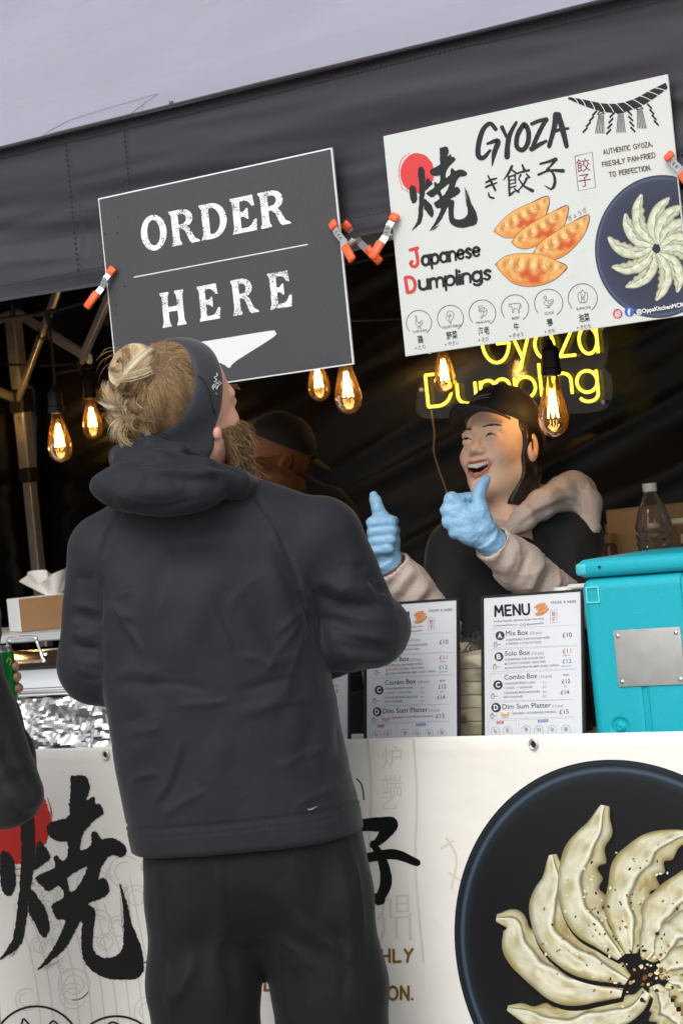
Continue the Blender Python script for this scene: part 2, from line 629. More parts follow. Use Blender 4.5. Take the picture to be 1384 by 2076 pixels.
# --- single-line lettering: strokes in a cell, baseline 0, cap height 1, x-height .64
def arc(cx, cy, rx, ry, a0, a1, n=9):
    a_ = np.radians(np.linspace(a0, a1, n))
    return [(cx + rx * math.cos(t), cy + ry * math.sin(t)) for t in a_]
XH = 0.64
GL = {
 'G': (0.86, [arc(.46, .5, .44, .5, 42, 345, 18) + [(.88, .46), (.5, .46)]]),
 'y': (0.56, [[(0, XH), (.28, .04)], [(.56, XH), (.28, .04), (.17, -.2), (.0, -.27)]]),
 'o': (0.6, [arc(.3, .32, .3, .32, 90, 450, 18)]),
 'z': (0.5, [[(.02, XH), (.48, XH)], [(.48, XH), (.0, 0)], [(0, 0), (.5, 0)]]),
 'a': (0.58, [arc(.28, .32, .28, .32, 50, 410, 18), [(.56, XH), (.56, 0)]]),
 'D': (0.76, [[(0, 0), (0, 1)], [(0, 1), (.25, 1)] + arc(.28, .5, .46, .5, 80, -80, 12) + [(.25, 0), (0, 0)]]),
 'u': (0.54, [[(0, XH), (0, .26)] + arc(.27, .26, .27, .26, 190, 350, 9) + [(.54, .26), (.54, XH)], [(.54, XH), (.54, 0)]]),
 'm': (0.84, [[(0, 0), (0, XH)], [(0, .38)] + arc(.21, .42, .21, .22, 170, 10, 8) + [(.42, .38), (.42, 0)], [(.42, .38)] + arc(.63, .42, .21, .22, 170, 10, 8) + [(.84, .38), (.84, 0)]]),
 'n': (0.5, [[(0, 0), (0, XH)], [(0, .38)] + arc(.25, .4, .25, .24, 170, 10, 8) + [(.5, .36), (.5, 0)]]),
 'p': (0.58, [[(0, XH), (0, -.3)], arc(.3, .32, .28, .32, 180, -180, 18)]),
 'l': (0.02, [[(0, 0), (0, 1)]]),
 'i': (0.02, [[(0, 0), (0, XH)], [(0, .86), (0, .9)]]),
 'g': (0.58, [arc(.28, .32, .28, .32, 30, 390, 18), [(.56, XH), (.56, -.02)] + arc(.29, -.04, .27, .24, 0, -150, 9)]),
 'e': (0.54, [[(.02, .33), (.5, .36)] + arc(.27, .33, .26, .31, 8, 320, 14)]),
 's': (0.42, [[(.4, .55), (.22, XH), (.05, .5), (.2, .34), (.38, .18), (.22, .0), (0, .1)]]),
 'J': (0.55, [[(.1, .95), (.52, 1.0)], [(.42, .98), (.42, .3), (.3, .02), (.1, .02), (.0, .2), (.1, .3)]]),
 'A': (0.7, [[(0, 0), (.34, 1)], [(.34, 1), (.7, 0)], [(.12, .34), (.58, .36)]]),
 'U': (0.62, [[(0, 1), (0, .34), (.12, .05), (.31, 0), (.5, .05), (.62, .34), (.62, 1)]]),
 'T': (0.64, [[(0, .97), (.64, 1)], [(.32, 1), (.31, 0)]]),
 'H': (0.6, [[(0, 0), (0, 1)], [(.6, 0), (.6, 1)], [(0, .5), (.6, .52)]]),
 'E': (0.5, [[(0, 0), (0, 1)], [(0, .98), (.5, 1)], [(0, .5), (.42, .52)], [(0, .02), (.5, 0)]]),
 'F': (0.5, [[(0, 0), (0, 1)], [(0, .98), (.5, 1)], [(0, .5), (.42, .54)]]),
 'N': (0.6, [[(0, 0), (0, 1)], [(0, 1), (.6, 0)], [(.6, 0), (.6, 1)]]),
 'I': (0.02, [[(0, 0), (0, 1)]]),
 'C': (0.62, [arc(.36, .5, .36, .5, 50, 310, 12)]),
 'Y': (0.6, [[(0, 1), (.3, .5)], [(.6, 1), (.3, .5), (.2, 0)]]),
 'O': (0.72, [arc(.36, .5, .36, .5, 90, 450, 18)]),
 'Z': (0.6, [[(0, .97), (.6, 1)], [(.6, 1), (0, 0)], [(0, .02), (.6, 0)]]),
 'R': (0.56, [[(0, 0), (0, 1)], [(0, 1), (.38, .96), (.5, .76), (.38, .54), (0, .48)], [(.2, .5), (.56, 0)]]),
 'S': (0.52, [[(.5, .85), (.3, 1), (.06, .88), (.1, .62), (.42, .42), (.5, .16), (.26, 0), (0, .14)]]),
 'L': (0.5, [[(0, 1), (0, 0)], [(0, 0), (.5, .02)]]),
 'P': (0.52, [[(0, 0), (0, 1)], [(0, 1), (.4, .96), (.52, .74), (.4, .5), (0, .44)]]),
 'K': (0.55, [[(0, 0), (0, 1)], [(.52, 1), (0, .45)], [(.15, .58), (.55, 0)]]),
 'M': (0.74, [[(0, 0), (.06, 1)], [(.06, 1), (.37, .35)], [(.37, .35), (.68, 1)], [(.68, 1), (.74, 0)]]),
 'B': (0.54, [[(0, 0), (0, 1)], [(0, 1), (.36, .97), (.46, .76), (.34, .55), (0, .52)], [(0, .52), (.4, .5), (.54, .27), (.4, .03), (0, 0)]]),
 'V': (0.62, [[(0, 1), (.3, 0)], [(.3, 0), (.62, 1)]]),
 'W': (0.9, [[(0, 1), (.2, 0)], [(.2, 0), (.45, .8)], [(.45, .8), (.7, 0)], [(.7, 0), (.9, 1)]]),
 '-': (0.3, [[(0, .5), (.3, .5)]]), ',': (0.1, [[(.08, .08), (.0, -.14)]]), '.': (0.06, [[(0, .03), (.02, .03)]]), ' ': (0.3, []),
 '&': (0.6, [[(.6, .4), (.3, 0), (0, .2), (.4, .75), (.25, 1), (.1, .8), (.6, 0)]]),
}
def lettering(body, gap=0.18):
    """list of strokes (N,2) and total width"""
    x, out = 0.0, []
    for ch in body:
        wd, st = GL[ch]
        for q in st: out.append(A(q, float) + A([x, 0]))
        x += wd + gap
    return out, x - gap

def art_strokes(art, body, p0, p1, h, col, width, up=None, gap=0.18, n=4, rough=0.0, jit=0.0, slant=0.0):
    st, wd = lettering(body, gap)
    p0, p1 = A(p0, float), A(p1, float)
    e = (p1 - p0) / wd
    if up is None:
        t = (p1 - p0) / np.linalg.norm(p1 - p0); up = A([t[1], -t[0]])
    up = A(up, float) * h + e * slant
    for q in st:
        P = p0 + q[:, :1] * e + q[:, 1:] * up
        if jit: P = P + rng.standard_normal(2) * jit
        wv = width * np.ones(len(P))
        if rough: wv = wv * (1 + rough * np.sin(np.linspace(0.4, 3.6, len(P)) + rng.uniform(0, 1.5)))
        art.stroke(P, wv, col, n=n)
# ------------------------------------------------------------------ ground
def ground():
    m = mat('paving', (0.30, 0.295, 0.285), 0.85, var=0.3, vscale=6, bump=0.5, bscale=260, bdist=0.004)
    v = [(-60, -60, 0), (60, -60, 0), (60, 60, 0), (-60, 60, 0)]
    tag(mesh('ground', v, [(0, 1, 2, 3)], m, smooth=False), kind='structure')
ground()

# ------------------------------------------------------------------ gazebo
TX0, TX1, TY1, EAVE, VB = -2.14, 2.42, 2.08, 2.231, 1.912
tent = thing('gazebo_tent', 'dark charcoal pop up gazebo with sloping roof and hanging valance over the dumpling stall', 'gazebo', (0.14, 1.04, 0))
m_roof = mat('roof_fabric_lit', (0.275, 0.268, 0.35), 0.42, var=0.10, vscale=2.2, bump=0.35, bscale=900, spec=0.85, sheen=0.5, bdist=0.0008)  # lit copy of the valance fabric: sky sheen is put into the paler colour
m_black = mat('black_tarp', (0.005, 0.0044, 0.0038), 0.31, var=0.3, vscale=2, bump=0.12, bscale=14, spec=0.27, bdist=0.004)
m_alu = mat('frame_metal', (0.6, 0.59, 0.57), 0.42, 0.75, var=0.08, vscale=40)
m_blackpl = mat('black_plastic', (0.015, 0.015, 0.016), 0.45)

def sheet(fn, nu, nv):
    u, v = np.meshgrid(np.linspace(0, 1, nu), np.linspace(0, 1, nv), indexing='ij')
    P = fn(u.ravel(), v.ravel())
    F = [[i * nv + j, (i + 1) * nv + j, (i + 1) * nv + j + 1, i * nv + j + 1] for i in range(nu - 1) for j in range(nv - 1)]
    return P, F

RHALF = TY1 / 2
RX0, RX1, RZ = TX0 + RHALF, TX1 - RHALF, 2.231 + 0.74
def roof_front(u, v):
    x0 = TX0 + v * RHALF; x1 = TX1 - v * RHALF
    x = x0 + u * (x1 - x0); y = v * RHALF; z = EAVE + v * (RZ - EAVE)
    # fabric sags between the edge and the ridge, with a few pulled creases along the eave
    z = z - 0.035 * np.sin(np.pi * v) * (0.7 + 0.3 * np.cos(x * 2.1))
    q = np.stack([x * 0.9 - v * 1.3, v * 9 + x * 0.55], 1)
    z = z + 0.016 * fbm(q, 3, 3) * np.clip(v * 6, 0, 1)
    z = z + 0.005 * fbm(np.stack([x * 3.0 + v * 4, v * 7 - x * 1.1], 1), 3, 15) * np.clip(v * 5, 0, 1) + 0.004 * (1 - np.abs(noise(np.stack([x * 1.1 - v * 2.5, v * 5 + x * 0.9], 1), 19))) ** 6 * np.clip(v * 6, 0, 1)
    q2 = np.stack([x * 1.6 + 4, v * 26 + x * 1.2], 1)
    z = z + 0.006 * noise(q2, 9) * np.clip((0.55 - v) * 3, 0, 1) * np.clip((x + 0.5) * 1.2, 0.15, 1) * np.clip(v * 12, 0, 1)
    return np.stack([x, y, z], 1)
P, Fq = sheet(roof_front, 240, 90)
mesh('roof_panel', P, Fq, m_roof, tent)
def roof_back(u, v):
    p = roof_front(u, v); p[:, 1] = TY1 - p[:, 1]; return p
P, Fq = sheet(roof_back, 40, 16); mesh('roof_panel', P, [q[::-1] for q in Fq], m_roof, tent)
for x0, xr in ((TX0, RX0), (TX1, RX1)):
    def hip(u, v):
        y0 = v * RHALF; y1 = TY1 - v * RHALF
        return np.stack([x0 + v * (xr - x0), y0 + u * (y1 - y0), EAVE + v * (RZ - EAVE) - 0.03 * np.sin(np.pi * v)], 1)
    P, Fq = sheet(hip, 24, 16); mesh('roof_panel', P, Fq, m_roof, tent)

def valance(a, b, nu, nz, fine):
    a, b = A(a, float), A(b, float); d = (b - a) / np.linalg.norm(b - a); n = A([d[1], -d[0]])
    L = np.linalg.norm(b - a)
    def fn(u, v):
        p = a + u[:, None] * (b - a)
        s = u * L
        z = EAVE + 0.004 - v * (EAVE + 0.004 - VB)
        z = z + v * (0.006 * np.sin(s * 1.7 + 1) + 0.004 * noise(np.stack([s * 2.2, s * 0], 1), 4))
        o = -0.026 + 0.012 * v * noise(np.stack([s * 1.5, v * 0.8], 1), 5) + 0.010 * fbm(np.stack([s * 1.1 + v * 1.4, v * 6 - s * 0.9], 1), 3, 8) * (0.3 + v)
        o = o + 0.0045 * (np.abs(noise(np.stack([s * 0.8 - v * 1.0, v * 7 + s * 1.6], 1), 31)) - 0.3) + 0.003 * (1 - np.abs(noise(np.stack([s * 1.6 + v, v * 5 - s * 2.2], 1), 37))) ** 5
        for sx in (2.05, 2.21):      # sewn panel joins
            o = o - 0.002 * np.exp(-((s - sx) / 0.004) ** 2) + 0.0016 * np.exp(-((s - sx - 0.012) / 0.01) ** 2)
        o = o + 0.002 * np.exp(-((v - 0.93) / 0.012) ** 2) * -1 + 0.002 * (v > 0.93)
        return np.column_stack([p + n * o[:, None], z])
    P, Fq = sheet(fn, nu, nz)
    k = len(P)
    P2 = P.copy(); P2[:, :2] -= n * 0.0025
    bot = [i * nz + nz - 1 for i in range(nu)]
    F2 = [[q + k for q in f[::-1]] for f in Fq] + [[bot[i], bot[i] + k, bot[i + 1] + k, bot[i + 1]] for i in range(nu - 1)]
    return np.vstack([P, P2]), Fq + F2
m_val = mat('valance_fabric', (0.036, 0.033, 0.042), 0.55, var=0.06, vscale=3, bump=0.35, bscale=900, spec=0.4, sheen=0.25, bdist=0.0008)
v_, f_ = valance((TX0, 0), (TX1, 0), 700, 40, True); mesh('valance', v_, f_, m_val, tent)
v_, f_ = valance((TX1, 0), (TX1, TY1), 80, 12, False); mesh('valance', v_, f_, m_val, tent)
v_, f_ = valance((TX0, TY1), (TX0, 0), 80, 12, False); mesh('valance', v_, f_, m_val, tent)
v_, f_ = valance((TX1, TY1), (TX0, TY1), 80, 12, False); mesh('valance', v_, f_, m_val, tent)
# piped edge where the valance is sewn to the roof, with its line of stitches
pts = [(x, 0.001 + 0.0015 * math.sin(x * 9), EAVE + 0.003 + 0.001 * math.sin(x * 5)) for x in np.linspace(TX0, TX1, 200)]
MB().tube(pts, 0.0035, 6).obj('edge_piping', m_val, tent)
st = MB()
for x in np.arange(-0.8, 1.5, 0.011):
    st.box((x, 0.017, EAVE - 0.0155), (x + 0.006, 0.02, EAVE - 0.0145))
def vy(x, z):      # front face of the valance, roughly
    return 0.012
for x in np.arange(-0.8, 1.5, 0.011):
    st.box((x, 0.006, VB + 0.028), (x + 0.006, 0.0125, VB + 0.029))
for sx in (-.082, .078):
    for z in np.arange(VB + .03, EAVE - .02, 0.011):
        st.box((sx, 0.006, z), (sx + .0007, 0.0135, z + .005))
st.obj('stitching', mat('thread', (0.06, 0.057, 0.07), 0.8), tent, False)
# sewn reinforcement patch on the roof above the middle leg
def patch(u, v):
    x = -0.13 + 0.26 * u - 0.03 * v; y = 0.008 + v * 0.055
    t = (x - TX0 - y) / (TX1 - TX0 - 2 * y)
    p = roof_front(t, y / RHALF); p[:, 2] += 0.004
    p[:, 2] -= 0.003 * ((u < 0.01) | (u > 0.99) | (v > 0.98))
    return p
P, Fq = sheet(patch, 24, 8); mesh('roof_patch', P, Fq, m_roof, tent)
def on_roof(x, y, o=.0045):
    return roof_front(A([(x - TX0 - y) / (TX1 - TX0 - 2 * y)]), A([y / RHALF]))[0] + A([0, 0, o])
MB().tube([on_roof(*q) for q in ((-.135, .004), (-.135, .02), (-.10, .05), (-.04, .058), (.03, .062), (.10, .066), (.135, .066), (.11, .03), (.105, .004))], .0005, 5).obj('patch_seam', mat('thread', (0.06, 0.057, 0.07), 0.8), tent)
MB().lathe([(0, 0.008), (0.004, 0.007), (0.005, 0.003), (0.0035, 0)], (0.214, 0.004, EAVE + 0.006), 10).obj('eave_stud', mat('stud', (0.12, 0.09, 0.07), 0.5), tent)

# walls of the tent: thin black sheeting that hangs with slanting creases
def wall(a, b, nu, nv, seed, z0=0.02, z1=EAVE - 0.02, amp=1.0):
    a, b = A(a, float), A(b, float); d = (b - a) / np.linalg.norm(b - a); n = A([d[1], -d[0]])
    L = np.linalg.norm(b - a)
    def fn(u, v):
        s = u * L; z = z0 + v * (z1 - z0)
        q = np.stack([s * 0.55 + z * 0.35, (z - s * 0.28) * 3.1], 1)
        q2 = np.stack([s * 0.9 + z * 0.4, (z - s * 0.36) * 9.0], 1)
        o = 0.030 * noise(q, seed) + 0.011 * (0.5 - np.abs(noise(q2, seed + 3))) + 0.012 * noise(np.stack([s * 3, z * 0.7], 1), seed + 5)
        o = o + 0.004 * noise(np.stack([s * 3.0, (z - s * 0.3) * 22.0], 1), seed + 8)
        return np.column_stack([a + u[:, None] * (b - a) + n * (o * amp)[:, None], z])
    return sheet(fn, nu, nv)
P, Fq = wall((TX0, 2.03), (TX1, 2.03), 420, 160, 21); mesh('back_wall', P, Fq, m_black, tent)
P, Fq = wall((TX0 + 0.05, 0.1), (TX0 + 0.05, 2.03), 120, 80, 41); mesh('side_wall', P, Fq, m_black, tent)
P, Fq = wall((TX1 - 0.05, 2.03), (TX1 - 0.05, 0.1), 80, 60, 61); mesh('side_wall', P, Fq, m_black, tent)

# frame: telescopic legs, joints and scissor bars
LEG = [(TX0 + .09, .1), (TX0 + .09, 1.94), (.14, .1), (TX1 - .09, .1), (TX1 - .09, 1.94)]
for i, (x, y) in enumerate(LEG):
    b = MB(); b.box((x - .023, y - .023, 1.62), (x + .023, y + .023, 2.2), bev=.005)
    lg = b.obj('leg', m_alu, tent)
    b = MB(); b.box((x - .018, y - .018, 0.01), (x + .018, y + .018, 1.62), bev=.003); b.obj('inner_tube', m_alu, lg)
    for (z0_, z1_, hw, nm) in ((1.585, 1.635, .028, 'height_lock'), (1.82, 1.90, .032, 'slider'), (2.14, 2.21, .032, 'top_bracket')):
        MB().box((x - hw, y - hw, z0_), (x + hw, y + hw, z1_), bev=.006).obj(nm, m_blackpl, lg)
    b = MB(); b.lathe([(0.0, 0), (.009, 0), (.009, .006), (.005, .01), (0, .01)], (x, y - .03, 1.80), 12, rot((1, 0, 0), math.pi / 2)); b.obj('button', m_alu, lg)
    b = MB(); b.box((x - .05, y - .05, 0.0), (x + .05, y + .05, 0.01), bev=.002); b.obj('foot', m_alu, lg)
def scissor(p, q, off):
    d = q - p; n = A([-d[1], d[0], 0]); n = n / np.linalg.norm(n) * off
    zt, zb = 2.16, 1.865
    for k in (0, 0.5):
        a0, b0 = p + d * k, p + d * (k + 0.5)
        for (z1, z2, sg) in ((zt, zb, 1), (zb, zt, -1)):
            b = MB(); b.bar(np.append(a0[:2], z1) + n * sg, np.append(b0[:2], z2) + n * sg, 0.014, 0.03, bev=.003); b.obj('truss_bar', m_alu, tent)
        c = (a0 + b0) / 2
        b = MB(); b.box(np.append(c[:2], (zt + zb) / 2) - .018, np.append(c[:2], (zt + zb) / 2) + .018, bev=.004); b.obj('truss_joint', m_blackpl, tent)
def P3(i): return A([LEG[i][0], LEG[i][1], 0.0])
for a_, b_ in ((0, 2), (2, 3), (0, 1), (3, 4), (1, 2), (2, 4)):
    scissor(P3(a_), P3(b_), 0.011)
ridge = MB().bar((RX0, RHALF, RZ - .12), (RX1, RHALF, RZ - .12), .03, .04, bev=.003); ridge.obj('ridge_bar', m_alu, tent)

# ------------------------------------------------------------------ string lights
def thin_glass(name, tint, haze=0.0, hcol=(1, 1, 1), ior=1.45, rough=0.03):
    m = bpy.data.materials.new(name); m.use_nodes = True; t = m.node_tree
    t.nodes.remove(t.nodes['Principled BSDF'])
    tr = t.nodes.new('ShaderNodeBsdfTransparent'); tr.inputs[0].default_value = tuple(tint) + (1,)
    gl = t.nodes.new('ShaderNodeBsdfGlossy'); gl.inputs['Roughness'].default_value = rough
    fr = t.nodes.new('ShaderNodeFresnel'); fr.inputs[0].default_value = ior
    mx = t.nodes.new('ShaderNodeMixShader')
    t.links.new(fr.outputs[0], mx.inputs[0]); t.links.new(tr.outputs[0], mx.inputs[1]); t.links.new(gl.outputs[0], mx.inputs[2])
    out = mx.outputs[0]
    if haze:
        tl = t.nodes.new('ShaderNodeBsdfTranslucent'); tl.inputs[0].default_value = tuple(hcol) + (1,)
        m2 = t.nodes.new('ShaderNodeMixShader'); m2.inputs[0].default_value = haze
        t.links.new(out, m2.inputs[1]); t.links.new(tl.outputs[0], m2.inputs[2]); out = m2.outputs[0]
    t.links.new(out, t.nodes['Material Output'].inputs[0])
    return m
m_glass = thin_glass('amber_glass', (1.0, 0.88, 0.62), 0.02, (1.0, 0.5, 0.14), 1.5)
m_fil = mat('filament', (1, 0.7, 0.3), 0.5, emit=(1.0, 0.62, 0.22), estr=55.0)
m_socket = mat('socket_rubber', (0.012, 0.012, 0.012), 0.5)
m_brass = mat('screw_base', (0.5, 0.4, 0.24), 0.35, 1.0)
def bulb(loc, label, tilt=0.0, watts=0.45):
    t = thing('light_bulb', label, 'light bulb', loc, (0, tilt, 0), 'warm filament bulbs on the string lights')
    s = 1.0
    prof = [(0.013, .066), (.0145, .056), (.019, .036), (.0255, .012), (.0305, -.012), (.032, -.026), (.029, -.042), (.021, -.054), (.011, -.0605), (0.004, -.063), (0, -.0635)]
    pr = smooth_line(prof, 4)
    MB().lathe(pr, n=28).obj('glass_envelope', m_glass, t, 60, True)
    f = MB()
    for a_ in range(6):
        c, q = math.cos(a_ * math.pi / 3), math.sin(a_ * math.pi / 3)
        f.tube([(.0035 * c, .0035 * q, .035), (.012 * c, .012 * q, -.022)], .0016, 6)
    f.obj('filament', m_fil, t, True, True)
    MB().tube([(0, 0, .05), (0, 0, .03)], .004, 8).obj('filament_stem', mat('stem_glass', (.8, .75, .65), .3), t, True, True)
    MB().lathe([(0, .078), (.0135, .078), (.014, .068), (.013, .064), (0, .064)], n=20).obj('screw_base', m_brass, t, 40, True)
    MB().lathe([(0, .142), (.005, .14), (.008, .13), (.017, .122), (.019, .116), (.019, .083), (.0215, .081), (.0215, .068), (.016, .066), (0, .066)], n=22).obj('socket', m_socket, t, 40, True)
    ld = bpy.data.lights.new('bulb_glow', 'POINT')
    ld.energy = watts; ld.color = (1.0, 0.56, 0.2); ld.shadow_soft_size = 0.02
    lo = bpy.data.objects.new('bulb_glow', ld); COL.objects.link(lo); lo.parent = t; lo.location = (0, 0, 0)
    return t
near = [(-0.84, .75, 1.644), (.066, .757, 1.671), (.737, .515, 1.554)]
far = [tuple(at(x_, y_, 1.72)) for x_, y_ in ((187, 850), (645, 770), (900, 755), (-25, 850))]
bulb(near[0], 'large lit amber bulb hanging in front of the silver tent leg')
bulb(near[1], 'lit amber bulb dropping below the lower right corner of the black order board')
bulb(near[2], 'lit amber bulb in black socket hanging over the black cap', 0.06, 0.2)
bulb(far[0], 'small lit amber bulb hanging deep in the tent between tent leg and hair bun')
bulb(far[1], 'half hidden small amber bulb under the bottom edge of the black order board')
bulb(far[2], 'lit amber bulb hanging in front of the letter D of the yellow neon')
bulb(far[3], 'lit amber bulb at the far end of the back cable beyond the tent leg')
bulb((-1.25, .76, 1.63), 'lit amber bulb on the front cable left of the tent leg')
def cable(name, label, pts, drops):
    P = smooth_line(pts, 10)
    b = MB().tube(P, 0.0042, 8)
    o = b.obj(name, m_socket)
    tag(o, label, 'cable')
    for (a_, z1) in drops:
        d = MB(); a_ = A(a_, float)
        d.tube([a_ + (0, 0, .004), a_ + (0.002, 0, -(a_[2] - z1) * .5), (a_[0], a_[1], z1)], .0038, 8)
        d.tube([a_ + (-.035, 0, 0), a_ + (.035, 0, 0)], .0075, 8)
        d.tube([a_ + (0, 0, .003), a_ + (0, 0, -.035)], [.011, .005], 8)
        d.obj('bulb_drop', m_socket, o)
zc = 1.955
cable('light_cable', 'thick black light cable running behind the front valance with bulb drops',
      [(-2.4, .75, 2.0), (-1.25, .76, 1.99), (-.831, .75, 1.972), (-.4, .75, 2.0), (.066, .757, 1.96), (.45, .66, 1.95), (.745, .515, 1.87), (1.2, .4, 1.98), (2.6, .1, 2.1)],
      [((-1.25, .76, 1.985), 1.77), ((-.836, .75, 1.972), 1.785), ((.066, .757, 1.962), 1.812), ((.742, .515, 1.868), 1.695)])
FC = [tuple(at(x_, y_, 1.72)) for x_, y_ in ((-25, 735), (163, 735), (640, 655), (895, 630))]
cable('light_cable', 'thin black light cable sagging deep inside the tent',
      [(-1.98, 1.74, 2.0), FC[0], tuple(at(70, 741, 1.72)), FC[1], tuple(at(240, 712, 1.72)), FC[2], FC[3], (.6, 1.72, 2.02), (2.2, 1.72, 2.05)],
      [(FC[i], far[j][2] + .14) for i, j in ((0, 3), (1, 0), (2, 1), (3, 2))])

# ------------------------------------------------------------------ neon sign on the back wall
NY = 1.93
neon = thing('neon_sign', 'yellow glowing script sign reading Gyoza Dumpling on clear backing', 'neon sign', (-.28, NY, 1.6))
m_neon = mat('neon_tube', (1, .9, .2), .4, emit=(1.0, 0.74, 0.06), estr=2.3)
m_acr = thin_glass('clear_acrylic', (.93, .92, .9), 0.05, (.9, .8, .6), 1.4, .1)
def neon_word(body, pa, pb, h):
    st, wd = lettering(body, .16)
    a_, b_ = at(*pa, NY - .012), at(*pb, NY - .012)
    for q in st:
        P = a_ + q[:, :1] / wd * (b_ - a_) + A([0, 0, h]) * q[:, 1:]
        MB().tube(smooth_line(P, 3) if len(P) > 2 else P, .0040, 8).obj('neon_tube', m_neon, neon, True)
neon_word('Gyoza', (980, 738), (1213, 715), .118)
neon_word('Dumpling', (868, 825), (1213, 793), .094)
ol = [(850, 845), (852, 770), (880, 752), (945, 735), (965, 650), (1100, 630), (1225, 650), (1228, 730), (1222, 745), (1238, 765), (1236, 815), (1205, 835), (1100, 840), (960, 842)]
ol = smooth_line([at(x_, y_, NY)[[0, 2]] for x_, y_ in ol], 5, True)
k = len(ol)
V = [(x, NY, z) for x, z in ol] + [(x, NY + .005, z) for x, z in ol]
mesh('acrylic_backing', V, [list(range(k))[::-1], list(range(k, 2 * k))] + [[i, (i + 1) % k, (i + 1) % k + k, i + k] for i in range(k)], m_acr, neon, 30)
for x, y in ((1224, 665), (858, 790), (1226, 815)):
    p = at(x, y, NY)
    MB().lathe([(0, 0), (.006, 0), (.006, .014), (0, .014)], p, 12, rot((1, 0, 0), math.pi / 2)).obj('standoff', m_alu, neon)
w0 = [at(874, 832, NY - .004), at(880, 880, NY - .004), at(879, 915, NY - .004), at(890, 955, NY - .004), at(905, 1000, NY - .004), at(915, 1080, NY - .004), at(925, 1250, NY - .004)]
MB().tube(smooth_line(w0, 8), .0022, 6).obj('power_wire', mat('clear_wire', (.55, .42, .3), .35), neon)
# ------------------------------------------------------------------ boards clamped to the valance
m_print = mat('print_ink', rough=0.42, attr='Col', spec=0.35)
NF = (0, -1, 0)
def zoomer(ox, oy, sc, Y=0.0, xmax=None):
    def f(x, y):
        p = at(ox + x / sc, oy + y / sc, Y)
        if xmax is not None and p[0] > xmax: p[0] = xmax
        return p
    return f
def plane(Y):
    return lambda x, z: A([x, Y, z])

SZ0, SZ1 = 1.661, 2.081
# --- order board
ob = thing('order_board', 'black corrugated board reading ORDER HERE with white down arrow', 'sign', (.297, 0, SZ0))
m_core = mat('board_white', (.78, .79, .8), .45)
MB().box((0, .0005, SZ0), (.594, .0045, SZ1)).obj('board_core', m_core, ob, False)
def flute_mat():
    m = mat('order_black', srgb('434448'), .42, spec=0.5, var=0.05, vscale=5)
    t = m.node_tree; b = t.nodes['Principled BSDF']
    tc = t.nodes.new('ShaderNodeTexCoord'); wv = t.nodes.new('ShaderNodeTexWave')
    wv.inputs['Scale'].default_value = 62.0; wv.inputs['Distortion'].default_value = 0.6; wv.inputs['Detail'].default_value = 1.0
    bp = t.nodes.new('ShaderNodeBump'); bp.inputs['Strength'].default_value = .35; bp.inputs['Distance'].default_value = .0012
    t.links.new(tc.outputs['Object'], wv.inputs['Vector']); t.links.new(wv.outputs['Fac'], bp.inputs['Height']); t.links.new(bp.outputs[0], b.inputs['Normal'])
    return m
MB().box((.0028, -.0002, SZ0 + .0028), (.594 - .0028, .0004, SZ1 - .0028)).obj('printed_face', flute_mat(), ob, False)
def worn_white():
    m = mat('worn_white_ink', srgb('f4f5f6'), .5)
    t = m.node_tree; b = t.nodes['Principled BSDF']
    tc = t.nodes.new('ShaderNodeTexCoord'); n1 = t.nodes.new('ShaderNodeTexNoise'); n2 = t.nodes.new('ShaderNodeTexNoise')
    n1.inputs['Scale'].default_value = 420; n1.inputs['Detail'].default_value = 3
    n2.inputs['Scale'].default_value = 42; n2.inputs['Detail'].default_value = 2
    ad = t.nodes.new('ShaderNodeMath'); ad.operation = 'MULTIPLY_ADD'; ad.inputs[1].default_value = .55
    mr = t.nodes.new('ShaderNodeMapRange'); mr.inputs[1].default_value = .835; mr.inputs[2].default_value = .875
    mx = t.nodes.new('ShaderNodeMix'); mx.data_type = 'RGBA'
    mx.inputs['A'].default_value = srgb('f4f5f6') + (1,); mx.inputs['B'].default_value = srgb('3c3d40') + (1,)
    t.links.new(tc.outputs['Object'], n1.inputs['Vector']); t.links.new(tc.outputs['Object'], n2.inputs['Vector'])
    t.links.new(n2.outputs['Fac'], ad.inputs[0]); t.links.new(n1.outputs['Fac'], ad.inputs[2])
    t.links.new(ad.outputs[0], mr.inputs[0]); t.links.new(mr.outputs[0], mx.inputs['Factor']); t.links.new(mx.outputs['Result'], b.inputs['Base Color'])
    return m
m_worn = worn_white()
def stem(x, w_, s=.055):
    return [(x - s, 0), (x + w_ + s, 0), (x + w_ + s * .9, .055), (x + w_ + .012, .11), (x + w_, .2), (x + w_, .8), (x + w_ + .012, .89), (x + w_ + s * .9, .945), (x + w_ + s, 1), (x - s, 1), (x - s * .9, .945), (x - .012, .89), (x, .8), (x, .2), (x - .012, .11), (x - s * .9, .055)]
def ell(cx, cy, rx, ry, a0=0, a1=360, n=40):
    a_ = np.radians(np.linspace(a0, a1, n)); return [(cx + rx * math.cos(t), cy + ry * math.sin(t)) for t in a_]
SW = .2
def half_ring(x, y0, y1, rx, t):
    cy, ry = (y0 + y1) / 2, (y1 - y0) / 2
    o = ell(x, cy, rx, ry, 90, -90, 20); i = ell(x, cy, rx - SW * .95, ry - t, -90, 90, 20)
    return o + i
